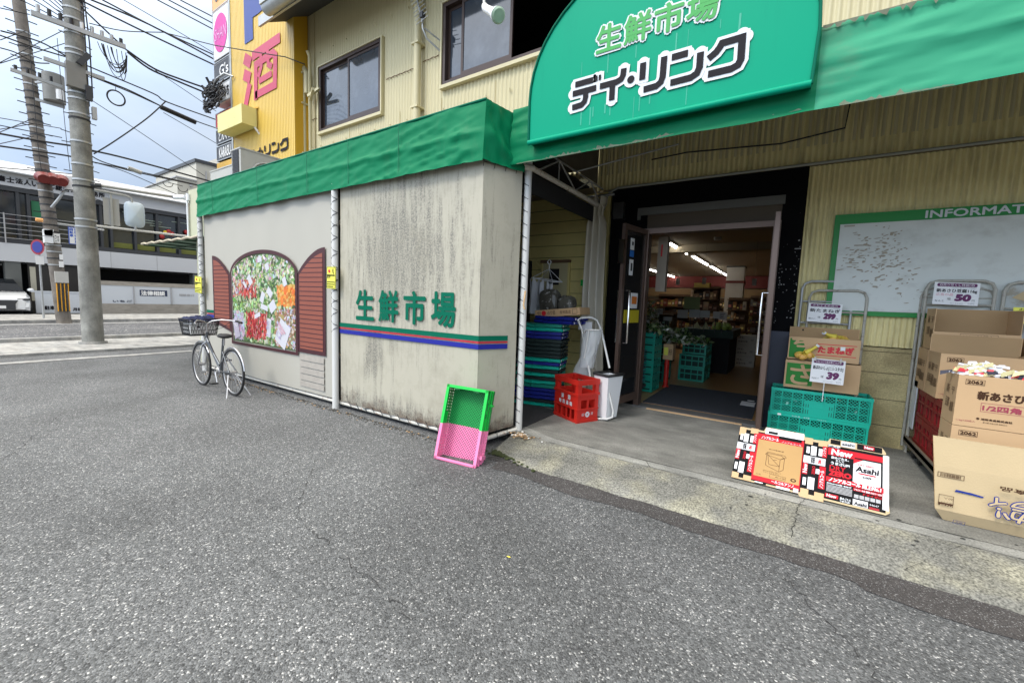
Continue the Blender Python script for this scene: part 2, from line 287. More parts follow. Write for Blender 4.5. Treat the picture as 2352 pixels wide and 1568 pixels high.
def vcol_mat(name, rough=0.6, dim=1.0):
    mt = D.materials.new(name); mt.use_nodes = True; t = mt.node_tree; b = t.nodes['Principled BSDF']
    a = t.nodes.new('ShaderNodeAttribute'); a.attribute_name = 'col'; b.inputs['Roughness'].default_value = rough
    vm_ = t.nodes.new('ShaderNodeVectorMath'); vm_.operation = 'SCALE'; vm_.inputs['Scale'].default_value = dim
    t.links.new(a.outputs['Color'], vm_.inputs[0]); t.links.new(vm_.outputs[0], b.inputs['Base Color']); MATS[name] = mt
    return mt
PRINT = vcol_mat('printed_photo', 0.55, 0.72)
GOODS = vcol_mat('mixed_goods', 0.5)

# ---------------------------------------------------------------- mesh helpers
_tc = {}
def text_geo(s, bold=0.0):
    k = (s, bold)
    if k not in _tc:
        c = D.curves.new('t', 'FONT'); c.body = s; c.offset = bold; c.resolution_u = 3
        o = D.objects.new('t', c); COL.objects.link(o); bpy.context.view_layer.update()
        me = D.meshes.new_from_object(o.evaluated_get(bpy.context.evaluated_depsgraph_get()))
        vs = [v.co.copy() for v in me.vertices]; fs = [tuple(p.vertices) for p in me.polygons]
        xs = [v.x for v in vs] or [0, 1]; ys = [v.y for v in vs] or [0, 1]
        _tc[k] = (vs, fs, min(xs), max(xs), min(ys), max(ys))
        D.objects.remove(o); D.meshes.remove(me); D.curves.remove(c)
    return _tc[k]

class MB:
    def __init__(s): s.v = []; s.f = []; s.mi = []; s.ms = []; s.c = None; s.sm = []
    def mid(s, mt):
        if mt not in s.ms: s.ms.append(mt)
        return s.ms.index(mt)
    def add(s, vs, fs, mt=None, smooth=False, col=None):
        k = len(s.v); s.v += [tuple(v) for v in vs]; i = s.mid(mt) if mt else 0
        for f in fs:
            s.f.append(tuple(a + k for a in f)); s.mi.append(i); s.sm.append(smooth)
            if col is not None or s.c is not None:
                if s.c is None: s.c = []
                s.c.append(col or (0.5, 0.5, 0.5))
        return s
    def box(s, x0, x1, y0, y1, z0, z1, mt=None, M=None, col=None):
        vs = [Vector(p) for p in ((x0, y0, z0), (x1, y0, z0), (x1, y1, z0), (x0, y1, z0), (x0, y0, z1), (x1, y0, z1), (x1, y1, z1), (x0, y1, z1))]
        if M is not None: vs = [M @ v for v in vs]
        return s.add(vs, [(0, 3, 2, 1), (4, 5, 6, 7), (0, 1, 5, 4), (1, 2, 6, 5), (2, 3, 7, 6), (3, 0, 4, 7)], mt, False, col)
    def bar(s, a, b, wd, ht, mt=None, up=Vector((0, 0, 1))):
        a = Vector(a); b = Vector(b); d = (b - a).normalized(); up = Vector(up)
        if abs(d.dot(up)) > 0.98: up = Vector((1, 0, 0))
        x = d.cross(up).normalized(); u = x.cross(d)
        vs = []
        for p in (a, b):
            for i, j in ((-1, -1), (1, -1), (1, 1), (-1, 1)): vs.append(p + x * (i * wd / 2) + u * (j * ht / 2))
        return s.add(vs, [(0, 1, 2, 3), (7, 6, 5, 4), (0, 4, 5, 1), (1, 5, 6, 2), (2, 6, 7, 3), (3, 7, 4, 0)], mt)
    def tube(s, pts, r, n=8, mt=None, cap=True):
        pts = [Vector(p) for p in pts]; rings = []
        rr = r if isinstance(r, (list, tuple)) else [r] * len(pts)
        px = None
        for i, p in enumerate(pts):
            d = (pts[min(i + 1, len(pts) - 1)] - pts[max(i - 1, 0)])
            d = d.normalized() if d.length > 1e-9 else Vector((0, 0, 1))
            if px is None:
                px = d.cross(Vector((0, 0, 1)))
                if px.length < 0.05: px = d.cross(Vector((1, 0, 0)))
            px = (px - d * px.dot(d)).normalized(); py = d.cross(px)
            rings.append([p + (px * math.cos(2 * math.pi * k / n) + py * math.sin(2 * math.pi * k / n)) * rr[i] for k in range(n)])
        vs = [q for g in rings for q in g]; fs = []
        for i in range(len(pts) - 1):
            for k in range(n):
                a = i * n + k; b = i * n + (k + 1) % n; fs.append((a, a + n, b + n, b))
        s.add(vs, fs, mt, True)
        if cap:
            s.add(rings[0], [tuple(range(n))], mt); s.add(rings[-1], [tuple(reversed(range(n)))], mt)
        return s
    def cyl(s, a, b, r, n=16, mt=None, r2=None): return s.tube([a, b], [r, r if r2 is None else r2], n, mt)
    def prism(s, poly, y0, y1, mt=None, mts=None):   # polygon in XZ (counter-clockwise seen from -Y), thickness along Y
        n = len(poly)
        s.add([(x, y0, z) for x, z in poly], [tuple(range(n))], mt)
        s.add([(x, y1, z) for x, z in poly], [tuple(reversed(range(n)))], mt)
        vs = [(x, y0, z) for x, z in poly] + [(x, y1, z) for x, z in poly]
        return s.add(vs, [(i, i + n, (i + 1) % n + n, (i + 1) % n) for i in range(n)], mts or mt)
    def plate(s, org, ux, uz, w0, w1, h0, h1, mt=None, lift=0.0, col=None):
        o = Vector(org); ux = Vector(ux); uz = Vector(uz); nn = ux.cross(uz).normalized() * lift
        return s.add([o + ux * a + uz * b + nn for a, b in ((w0, h0), (w1, h0), (w1, h1), (w0, h1))], [(0, 1, 2, 3)], mt, False, col)
    def poly(s, org, ux, uz, pts, mt=None, lift=0.0, col=None):
        o = Vector(org); ux = Vector(ux); uz = Vector(uz); nn = ux.cross(uz).normalized() * lift
        return s.add([o + ux * a + uz * b + nn for a, b in pts], [tuple(range(len(pts)))], mt, False, col)
    def frame(s, org, ux, uz, w0, w1, h0, h1, t, mt=None, lift=0.0):
        s.plate(org, ux, uz, w0, w1, h0, h0 + t, mt, lift); s.plate(org, ux, uz, w0, w1, h1 - t, h1, mt, lift)
        s.plate(org, ux, uz, w0, w0 + t, h0 + t, h1 - t, mt, lift); s.plate(org, ux, uz, w1 - t, w1, h0 + t, h1 - t, mt, lift)
        return s
    def text(s, st, org, ux, uz, w0, w1, h0, h1, mt=None, bold=0.0, lift=0.0, slant=0.0, fat=0.0):
        if fat:      # thicken the strokes by overlaying shifted copies, each a hair further out
            for k in range(8):
                a = math.pi * k / 4; q = 0.00012 * (k + 1)
                s.text(st, org, ux, uz, w0 + fat * math.cos(a), w1 + fat * math.cos(a), h0 + fat * math.sin(a), h1 + fat * math.sin(a), mt, bold, lift + q, slant)
        vs, fs, x0, x1, y0, y1 = text_geo(st, bold)
        if not vs: return s
        o = Vector(org); ux = Vector(ux); uz = Vector(uz); nn = ux.cross(uz).normalized() * lift
        kx = (w1 - w0) / max(1e-6, x1 - x0); ky = (h1 - h0) / max(1e-6, y1 - y0)
        return s.add([o + ux * (w0 + (v.x - x0) * kx + slant * (v.y - y0) * ky) + uz * (h0 + (v.y - y0) * ky) + nn for v in vs], fs, mt)
    def stroke(s, pts, wd, y, mt, ext=0.0, z0=0.0):     # lettering stroke of constant width lying in the XZ plane
        if len(pts) == 2 and pts[0] == pts[1]:
            x, z = pts[0]; r = wd * 0.62
            return s.add([(x + r * math.cos(a), y, z + r * math.sin(a)) for a in [i * math.pi / 10 for i in range(20)]], [tuple(range(20))], mt)
        P = [Vector((p[0], 0, p[1])) for p in pts]
        P[0] = P[0] + (P[0] - P[1]).normalized() * ext; P[-1] = P[-1] + (P[-1] - P[-2]).normalized() * ext
        vs = []
        for i, p in enumerate(P):
            d1 = (P[i] - P[i - 1]).normalized() if i else (P[1] - P[0]).normalized()
            d2 = (P[i + 1] - P[i]).normalized() if i < len(P) - 1 else d1
            n1 = Vector((-d1.z, 0, d1.x)); n2 = Vector((-d2.z, 0, d2.x)); nn = (n1 + n2).normalized(); q = wd / 2 / max(0.5, nn.dot(n1))
            vs += [(p.x - nn.x * q, y, p.z - nn.z * q), (p.x + nn.x * q, y, p.z + nn.z * q)]
        return s.add(vs, [(2 * i, 2 * i + 2, 2 * i + 3, 2 * i + 1) for i in range(len(P) - 1)], mt)
    def blob(s, c, r, mt=None, n=8, m=5, jit=0.0, col=None, sq=(1, 1, 1)):
        c = Vector(c); vs = []; fs = []
        for i in range(m + 1):
            a = math.pi * i / m
            for k in range(n):
                b = 2 * math.pi * k / n; q = 1 + (random.uniform(-jit, jit) if 0 < i < m else 0)
                vs.append(c + Vector((math.sin(a) * math.cos(b) * r * sq[0] * q, math.sin(a) * math.sin(b) * r * sq[1] * q, math.cos(a) * r * sq[2] * q)))
        for i in range(m):
            for k in range(n): fs.append((i * n + k, (i + 1) * n + k, (i + 1) * n + (k + 1) % n, i * n + (k + 1) % n))
        return s.add(vs, fs, mt, jit < 0.1, col)
    def build(s, name, mt=None, parent=None, label=None):
        me = D.meshes.new(name); me.from_pydata(s.v, [], s.f)
        for a in (s.ms if s.ms else [mt]): me.materials.append(a or mt)
        me.polygons.foreach_set('material_index', s.mi); me.polygons.foreach_set('use_smooth', s.sm)
        if s.c is not None:
            ca = me.color_attributes.new('col', 'FLOAT_COLOR', 'CORNER'); i = 0
            for p, c in zip(me.polygons, s.c):
                for _ in range(p.loop_total): ca.data[i].color = (c[0], c[1], c[2], 1); i += 1
        me.update()
        o = D.objects.new(name, me); COL.objects.link(o)
        if parent is not None:
            o.parent = parent
            b = parent.get('_base')
            if b is None:
                q = parent
                while q is not None and q.get('_base') is None: q = q.parent
                b = (0, 0, 0)
            o.matrix_parent_inverse = Matrix.Translation(-Vector(b))
        if label: o['label'] = label
        return o

BASES = []
def thing(name, label, cat, loc=(0, 0, 0), group=None, local=False):
    """an Empty; its parts are modelled in world coordinates (local=False) or about the origin (local=True)"""
    o = D.objects.new(name, None); COL.objects.link(o); o.location = loc; o.empty_display_size = 0.1
    o['label'] = label; o['category'] = cat
    if group: o['group'] = group
    if not local: o['_base'] = tuple(loc)
    BASES.append(o)
    return o
def tag(o, label, cat, group=None):
    o['label'] = label; o['category'] = cat
    if group: o['group'] = group
    return o
def struct(o): o['kind'] = 'structure'; return o
def dup(root, loc, rotz, label, group=None):
    r = root.copy(); COL.objects.link(r); r.location = loc; r.rotation_euler = (0, 0, rotz); r['label'] = label
    if group: r['group'] = group
    for ch in root.children:
        c = ch.copy(); COL.objects.link(c); c.parent = r
        for g in ch.children:
            d = g.copy(); COL.objects.link(d); d.parent = c
    return r
X, Z = (1, 0, 0), (0, 0, 1)

def sheet(x0, x1, y0, y1, z, nx=1, ny=1):
    b = MB(); b.add([(x0, y0, z), (x1, y0, z), (x1, y1, z), (x0, y1, z)], [(0, 1, 2, 3)]); return b
# ---------------------------------------------------------------- setting
struct(sheet(-300, 300, -300, 300, 0.0).build('ground', ASPH))
struct(sheet(-21.4, -14.3, -120, 160, 0.012).build('road', ROAD))
b = MB(); b.box(-14.3, -14.12, -60, 90, 0, 0.13, PAVE); b.box(-14.1, -11.75, -60, 90, 0, 0.05, PAVE)
struct(b.build('sidewalk', PAVE))
struct(MB().box(-25.5, -21.4, -60, 90, 0, 0.12, PAVE).build('sidewalk', PAVE))
# pale gutter line that ends the lot
tag(MB().box(-10.95, -10.72, -30, 30, -0.01, 0.012).build('gutter_strip', PAVE), 'pale concrete gutter strip along the edge of the parking lot', 'gutter')['kind'] = 'structure'
b = MB()
for x in (-20.9, -15.0): b.box(x, x + 0.15, -60, 90, 0.0, 0.017)
o = b.build('road_marking', mk('road_white_line', (0.62, 0.62, 0.60), 0.7, 0.1, 9)); o['kind'] = 'structure'

# asphalt patch strip along the concrete apron (ragged edge)
vs = []; fs = []; k = 0; x = -2.05
while x < 4.2:
    wob = 0.05 * noise.noise(Vector((x * 2.1, 3, 0))) + 0.018 * noise.noise(Vector((x * 9, 1, 0)))
    y = 2.62 - 0.05 * (x > 0.4) + wob
    if x < -1.9: y = 2.76
    vs += [(x, y, 0.004), (x, 2.86, 0.004)]
    if k: fs.append((2 * k - 2, 2 * k, 2 * k + 1, 2 * k - 1))
    k += 1; x += 0.04
b = MB(); b.add(vs, fs); struct(b.build('asphalt_patch', PATCH))

random.seed(19)
b = MB(); AC_ = mk('asphalt_crack_dark', (0.035, 0.035, 0.036), 0.95)
for (x0, y0, x1, y1) in ((-3.9, 2.5, -2.4, 1.3), (-2.4, 1.3, -1.2, 1.15), (0.1, 2.45, 0.55, 1.7), (-6.4, 1.0, -4.6, .3)):
    n_ = 40; px_, py_ = x0, y0
    for i in range(1, n_ + 1):
        t_ = i / n_; qx = x0 + (x1 - x0) * t_ + random.uniform(-.02, .02); qy = y0 + (y1 - y0) * t_ + random.uniform(-.02, .02)
        d = Vector((qx - px_, qy - py_, 0)); nn = Vector((-d.y, d.x, 0)).normalized() * random.uniform(.0006, .0026)
        if random.random() < .8: b.add([(px_ - nn.x, py_ - nn.y, .003), (qx - nn.x, qy - nn.y, .003), (qx + nn.x, qy + nn.y, .003), (px_ + nn.x, py_ + nn.y, .003)], [(0, 1, 2, 3)], AC_)
        px_, py_ = qx, qy
struct(b.build('ground_cracks', AC_))
GRIT = mk('dark_grit', (0.05, 0.045, 0.038), 0.95, 0.4, 30)
b = MB()
for k in range(900):
    x = random.uniform(-8.0, -2.15); y = 2.87 - abs(random.gauss(0, .05)); r = random.uniform(.004, .013)
    b.blob((x, y, .003), r, GRIT if random.random() < .85 else CARDD, 5, 3, .3, sq=(1, .8, .4))
o = b.build('grit', GRIT); tag(o, 'dark grit and leaf crumbs gathered along the foot of the tarpaulin shelter', 'grit'); o['kind'] = 'stuff'

# raised concrete apron before the entrance: rough sloped front + flat slab
b = MB(); nx = 80; rows = []
ys = [(2.80, 0.0), (2.84, 0.022), (2.95, 0.05), (3.1, 0.082), (3.22, 0.1)]
for i in range(nx + 1):
    x = -2.1 + 6.4 * i / nx
    for j, (y, z) in enumerate(ys):
        yy = y + (0.02 * noise.noise(Vector((x * 5, 7, 0))) if j < 2 else 0)
        if x < -1.7: yy = y + (-1.7 - x) * 0.35
        rows.append((x, yy, z + (0.004 * noise.noise(Vector((x * 4, y * 9, 0))) if 0 < j < 4 else 0)))
n = len(ys)
b.add(rows, [(i * n + j, (i + 1) * n + j, (i + 1) * n + j + 1, i * n + j + 1) for i in range(nx) for j in range(n - 1)], RAMP, True)
struct(b.build('pavement_ramp', RAMP))
b = MB(); b.add([(-1.7, 3.22, 0.1), (4.3, 3.22, 0.1), (4.3, 3.34, 0.1), (-1.7, 3.34, 0.1)], [(0, 1, 2, 3)], JOINT)
b.add([(-2.1, 3.36, 0.1), (-1.7, 3.22, 0.1), (-1.7, 3.34, 0.1), (-2.1, 3.48, 0.1)], [(0, 1, 2, 3)], JOINT)
b.add([(-2.1, 3.48, 0.1), (-1.7, 3.34, 0.1), (4.3, 3.34, 0.1), (4.3, 5.35, 0.1), (-2.1, 5.35, 0.1)], [(0, 1, 2, 3, 4)], SLAB)
b.add([(-4.4, 3.1, 0.098), (-2.1, 3.36, 0.098), (-2.1, 5.35, 0.098), (-4.4, 5.35, 0.098)], [(0, 1, 2, 3)], SLAB)
apron = struct(b.build('pavement', SLAB))
CRK = mk('crack_dark', (0.035, 0.035, 0.03), 0.95)
b = MB()
def crack(pts, wd, z0=0.0):
    for i in range(len(pts) - 1):
        a, c = pts[i], pts[i + 1]
        d = Vector((c[0] - a[0], c[1] - a[1], 0)); nn = Vector((-d.y, d.x, 0)).normalized() * wd * random.uniform(0.25, 0.7)
        b.add([(a[0] - nn.x, a[1] - nn.y, a[2]), (c[0] - nn.x, c[1] - nn.y, c[2]), (c[0] + nn.x, c[1] + nn.y, c[2]), (a[0] + nn.x, a[1] + nn.y, a[2])], [(0, 1, 2, 3)], CRK)
def zr(y):
    for (a, za), (c, zc) in zip(ys, ys[1:]):
        if a <= y <= c: return za + (zc - za) * (y - a) / (c - a) + 0.006
    return 0.1035
def line(x0, y0, x1, y1, n=12, j=0.02, wd=0.008):
    pts = []
    for i in range(n + 1):
        t = i / n; y = y0 + (y1 - y0) * t + random.uniform(-j, j) * 0.4
        pts.append((x0 + (x1 - x0) * t + random.uniform(-j, j), y, zr(y)))
    crack(pts, wd)
line(-1.7, 3.225, 4.2, 3.22, 90, 0.004, 0.005); line(-1.7, 3.342, 4.2, 3.34, 90, 0.004, 0.006)
line(0.12, 2.86, 0.17, 3.22, 22, 0.009, 0.0035); line(0.17, 3.22, 0.2, 3.34, 6, 0.006, 0.003)
line(-0.8, 3.22, -0.86, 3.34, 6, 0.008, 0.004); line(0.62, 2.86, 0.9, 3.2, 22, 0.008, 0.0016)
for _ in range(26):
    x = random.uniform(-0.4, 2.6); y = random.uniform(2.95, 3.6); r = random.uniform(0.003, 0.010)
    b.add([(x + r * random.uniform(1.0, 1.8) * math.cos(a), y + r * math.sin(a), zr(y) + 0.001) for a in [i * math.pi / 3 for i in range(6)]], [(0, 1, 2, 3, 4, 5)], CRK)
struct(b.build('pavement_cracks', CRK))
MOSS = mk('dark_moss', (0.035, 0.045, 0.012), 0.95, 0.4, 30)
b = MB()
for _ in range(170):
    t = random.random(); x = -2.12 + t * 0.5 + random.gauss(0, 0.03); y = 2.86 + 0.06 * (1 - t) + random.gauss(0, 0.03); r = random.uniform(0.006, 0.022)
    b.blob((x, y, 0.012), r, MOSS, 6, 3, 0.3, sq=(1, 1, 0.4))
o = b.build('moss', MOSS); tag(o, 'dark moss growing along the edge of the concrete ramp by the white post', 'moss'); o['kind'] = 'stuff'
b = MB()
for _ in range(60):
    x = -1.98 + random.gauss(0, 0.06); y = 3.22 + random.gauss(0, 0.035); r = random.uniform(0.006, 0.016)
    M = Matrix.Translation((x, y, 0.10)) @ Matrix.Rotation(random.uniform(0, 6), 4, 'Z') @ Matrix.Rotation(random.uniform(-.5, .5), 4, 'X')
    b.box(-r, r, -r * .6, r * .6, 0, 0.003, random.choice([CARD, PAPER, WOODY, CARDD]), M)
o = b.build('leaf_litter', CARD); tag(o, 'small dry leaves and scraps gathered at the foot of the white post', 'litter'); o['kind'] = 'stuff'

# ================================================================ the shop building
shop = thing('shop_building', 'cream corrugated two storey grocery shop with brown sliding windows and a dark open entrance', 'building', (-2, 5.2, 0))
def corr(b, x0, x1, y, z0, z1, pitch, amp, mt):
    n = max(2, int(round((x1 - x0) / pitch * 6))); vs = []
    for i in range(n + 1):
        x = x0 + (x1 - x0) * i / n; yy = y - amp * (0.5 + 0.5 * math.sin(2 * math.pi * x / pitch)); vs += [(x, yy, z0), (x, yy, z1)]
    b.add(vs, [(2 * i, 2 * i + 2, 2 * i + 3, 2 * i + 1) for i in range(n)], mt, True)
WY = 5.22
W1 = (-8.4, -6.45, 4.68, 5.95); W2 = (-4.96, -2.05, 4.76, 6.0)
b = MB()
for (x0, x1, z0, z1) in ((-9.05, W1[0], 3.0, 7.1), (W1[0], W1[1], 3.0, W1[2]), (W1[0], W1[1], W1[3], 7.1), (W1[1], W2[0], 3.0, 7.1),
                         (W2[0], W2[1], 3.0, W2[2]), (W2[0], W2[1], W2[3], 7.1), (W2[1], 5.2, 3.0, 7.1)):
    corr(b, x0, x1, WY, z0, z1, 0.072, 0.022, CREAM)
b.build('upper_wall', CREAM, shop)
b = MB(); b.box(-9.05, -9.0, 5.22, 14, 0, 7.1, CREAM); b.box(-9.05, 5.2, 14, 14.1, 3.0, 7.1, CREAM); b.build('side_wall', CREAM, shop)
b = MB()   # lap joints and roofing hooks
for (x0, x1, z) in ((-6.35, -5.55, 5.22), (-5.42, -4.99, 5.27), (-8.95, -8.45, 5.0), (-2.0, -1.5, 5.2)):
    for i in range(int((x1 - x0) / 0.072)):
        xa = x0 + i * 0.072; b.bar((xa, 5.192, z + .012 * (i % 2)), (xa + 0.066, 5.192, z + .012 * ((i + 1) % 2)), 0.008, 0.010, WOODY)
for x in (-8.6, -7.42, -5.98, -4.99, -3.9, -2.8, -1.6, -0.4): b.box(x, x + 0.006, 5.190, 5.199, 3.05, 4.6 if -8.4 < x < -2 else 7.1, mk('seam_shadow_line', (0.45, 0.38, 0.2), 0.7))
b.build('sheet_lap', WOODY, shop)['kind'] = 'stuff'
b = MB()
for z in (3.62, 4.42, 6.25):
    for i in range(22):
        x = -8.8 + i * 0.43
        if z < 6 or x < 6: b.bar((x, 5.19, z), (x + 0.03, 5.155, z - 0.02), 0.014, 0.02, CREAM)
b.build('roofing_hook', CREAM, shop)['kind'] = 'stuff'
# upper windows
def window(x0, x1, z0, z1, panes):
    f = MB(); t = 0.06
    f.box(x0 - 0.03, x1 + 0.03, 5.13, 5.27, z0 - 0.05, z0, CREAM); f.box(x0 - 0.04, x1 + 0.04, 5.14, 5.27, z1, z1 + 0.02, CREAM)
    f.box(x0 - 0.03, x0, 5.14, 5.27, z0, z1, CREAM); f.box(x1, x1 + 0.03, 5.14, 5.27, z0, z1, CREAM)
    f.box(x0, x1, 5.16, 5.30, z0, z0 + t, BROWNAL); f.box(x0, x1, 5.16, 5.30, z1 - t, z1, BROWNAL)
    f.box(x0, x0 + t, 5.16, 5.30, z0 + t, z1 - t, BROWNAL); f.box(x1 - t, x1, 5.16, 5.30, z0 + t, z1 - t, BROWNAL)
    fo = f.build('window', BROWNAL, shop)
    for i, (a, c, yy) in enumerate(panes):
        s = MB(); q = 0.045
        s.box(a, c, yy, yy + 0.03, z0 + t, z0 + t + 0.07, BROWNAL); s.box(a, c, yy, yy + 0.03, z1 - t - q, z1 - t, BROWNAL)
        s.box(a, a + q, yy, yy + 0.03, z0 + t + .07, z1 - t - q, BROWNAL); s.box(c - q, c, yy, yy + 0.03, z0 + t + .07, z1 - t - q, BROWNAL)
        s.build('sash', BROWNAL, fo)
        MB().box(a + q, c - q, yy + 0.01, yy + 0.02, z0 + t + .07, z1 - t - q).build('pane', WGLASS, fo)
window(*W1, [(W1[0] + .06, -7.38, 5.22), (-7.46, W1[1] - .06, 5.18)])
window(*W2, [(W2[0] + .06, -4.5, 5.235), (-4.58, -3.62, 5.18), ])
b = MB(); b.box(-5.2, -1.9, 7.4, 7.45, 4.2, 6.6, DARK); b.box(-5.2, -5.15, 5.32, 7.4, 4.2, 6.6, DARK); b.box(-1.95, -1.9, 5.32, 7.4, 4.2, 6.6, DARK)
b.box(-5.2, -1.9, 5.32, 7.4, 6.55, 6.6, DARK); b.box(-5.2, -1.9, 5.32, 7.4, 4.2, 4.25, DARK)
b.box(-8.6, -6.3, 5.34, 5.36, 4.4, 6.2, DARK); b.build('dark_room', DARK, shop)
b = MB(); b.plate((-2.95, 6.2, 5.28), X, Z, 0, 0.26, 0, 0.26, mk('exit_sign_green', (0.02, 0.12, 0.06), 0.6)); b.plate((-2.95, 6.2, 5.28), X, Z, 0.09, 0.19, 0.04, 0.2, mk('exit_pale', (0.25, 0.35, 0.3), 0.6), 0.003)
b.build('exit_sign', GREEN, shop)
# roof eave, soffit and gutter
b = MB(); b.add([(-9.1, 5.22, 7.1), (5.2, 5.22, 7.1), (5.2, 4.4, 6.62), (-9.1, 4.4, 6.62)], [(0, 1, 2, 3)], mk('dark_soffit', (0.05, 0.05, 0.05), 0.8, 0.2, 20))
b.add([(-9.1, 5.22, 7.16), (5.2, 5.22, 7.16), (5.2, 4.36, 6.66), (-9.1, 4.36, 6.66)], [(3, 2, 1, 0)], GALV)
b.add([(-9.1, 5.22, 7.16), (5.2, 5.22, 7.16), (5.2, 14.1, 8.6), (-9.1, 14.1, 8.6)], [(0, 1, 2, 3)], GALV)
b.box(-9.1, 5.2, 4.34, 4.38, 6.52, 6.70, GALV)
b.build('roof', GALV, shop)
b = MB(); n = 10; vs = []
for x in (-8.55, 5.2):
    for k in range(n + 1): a = math.pi * (1 + k / n); vs.append((x, 4.24 + 0.12 * math.cos(a), 6.62 + 0.14 * math.sin(a)))
b.add(vs, [(k, k + 1, k + n + 2, k + n + 1) for k in range(n)], GALV, True); b.add(vs[:n + 1], [tuple(range(n + 1))], GALV)
b.box(-8.55, 5.2, 4.10, 4.13, 6.60, 6.68, GALV)
b.build('gutter', GALV, shop)
# pipes on the corner and the down pipe between the windows
def pipe(pts, r, mt=CREAM, name='drain_pipe'): return MB().tube(pts, r, 12, mt).build(name, mt, shop)
pipe([(-8.86, 5.1, 3.0), (-8.86, 5.1, 5.9), (-8.80, 5.1, 6.02), (-8.74, 5.1, 5.9), (-8.74, 5.1, 5.5)], 0.05)
pipe([(-8.62, 5.1, 3.0), (-8.62, 5.1, 6.2), (-8.60, 5.04, 6.28)], 0.032)
pipe([(-8.98, 5.1, 3.0), (-8.98, 5.1, 6.2), (-8.86, 5.0, 6.9)], 0.03)
pipe([(-5.46, 5.1, 3.0), (-5.46, 5.1, 6.95)], 0.062)
b = MB()
for z in (3.5, 4.3, 5.3, 5.9): b.box(-8.93, -8.79, 5.03, 5.2, z, z + 0.03, CREAM); b.box(-5.54, -5.38, 5.03, 5.2, z + .2, z + 0.23, CREAM)
b.build('pipe_clamp', CREAM, shop)['kind'] = 'stuff'
b = MB(); b.bar((-8.6, 5.1, 5.35), (-8.25, 4.95, 5.42), 0.05, 0.05, CREAM); b.bar((-8.6, 5.05, 5.40), (-8.28, 5.1, 5.5), 0.05, 0.05, CREAM); b.build('cable_bracket', CREAM, shop)
# ground floor wall to the right of the entrance, block plinth, black portal, siding on the left
b = MB(); corr(b, 0.06, 5.2, WY, 1.05, 2.8, 0.041, 0.016, CREAM2); corr(b, -2.2, 5.2, WY - 0.004, 2.815, 3.9, 0.05, 0.018, CREAM2)
b.build('lower_wall', CREAM2, shop)
b = MB(); b.box(0.06, 5.2, 5.19, 5.40, 0.08, 1.04, BLOCK)
for z in (0.3, 0.55, 0.8, 1.0): b.box(0.06, 5.2, 5.186, 5.192, z, z + 0.006, GROOVE)
for i, x in enumerate((0.3, 0.7, 1.1, 1.5, 1.9)):
    b.box(x, x + 0.006, 5.186, 5.192, 0.31 if i % 2 else 0.56, 0.55 if i % 2 else 0.8, GROOVE)
b.build('block_plinth', BLOCK, shop)
MB().tube([(-2.05, 5.10, 2.55), (-2.05, 5.12, 2.66), (-2.0, 5.13, 2.76), (-1.9, 5.15, 2.81), (5.2, 5.15, 2.81)], 0.014, 8).build('conduit', mk('grey_conduit', (0.33, 0.34, 0.30), 0.6, 0.1, 8), shop)
MB().tube([(-1.5, 5.12, 3.08), (-1.1, 5.12, 3.1), (-0.2, 5.12, 3.04), (0.3, 5.1, 3.09), (0.32, 5.08, 3.35)], 0.008, 6).build('wall_cable', CABLE, shop)
b = MB()
b.box(-1.98, -1.52, 5.18, 5.30, 0.1, 2.8, BLACKP); b.box(-0.14, 0.058, 5.176, 5.32, 1.14, 2.8, BLACKP); b.box(-0.14, 0.07, 5.172, 5.32, 0.1, 1.14, NAVYP)
b.box(-1.52, -0.14, 5.18, 5.30, 2.5, 2.8, BLACKP); b.box(-1.64, -0.12, 5.165, 5.178, 2.45, 2.54, mk('grey_metal_strip', (0.11, 0.11, 0.10), 0.5)); b.box(-1.64, -1.60, 5.165, 5.178, 2.40, 2.45, mk('grey_metal_strip', (0.2, 0.2, 0.2)))
b.box(-1.52, -0.14, 5.19, 5.34, 2.28, 2.5, mk('brown_header', (0.07, 0.05, 0.03), 0.6))
portal = b.build('door_surround', BLACKP, shop)
random.seed(77); b = MB(); CHIP = mk('bare_plaster_chip', (0.30, 0.30, 0.29), 0.8)
for k in range(60):
    x = random.choice((random.gauss(-0.105, .012), random.gauss(0.035, .014), random.uniform(-.12, .05))); z = random.choice((random.gauss(1.75, .22), random.gauss(1.5, .2), random.uniform(1.2, 2.1))); r_ = random.uniform(.0015, .008)
    if -.13 < x < .055 and z > 1.16: b.poly((0, 5.1745, 0), X, Z, [(x + r_ * random.uniform(.5, 1.3) * math.cos(q), z + r_ * random.uniform(.5, 1.6) * math.sin(q)) for q in [i * 1.047 for i in range(6)]], CHIP)
b.plate((0, 5.1745, 0), X, Z, 0.0, 0.055, 1.985, 1.995, CHIP)
b.build('paint_chips', CHIP, shop)['kind'] = 'stuff'
b = MB(); FR = mk('brown_door_metal', (0.14, 0.095, 0.075), 0.3, 0.08, 4, metal=0.5)
b.box(-1.53, -1.47, 5.12, 5.26, 0.1, 2.28, FR); b.box(-0.20, -0.135, 5.12, 5.26, 0.1, 2.28, FR); b.box(-1.47, -0.20, 5.12, 5.26, 2.22, 2.28, FR)
b.box(-1.53, -0.135, 5.10, 5.30, 0.1, 0.118, mk('threshold_steel', (0.12, 0.12, 0.12), 0.5)); b.box(-1.35, -0.32, 5.07, 5.10, 0.1, 0.112, CARD)
b.build('door_frame', FR, shop)
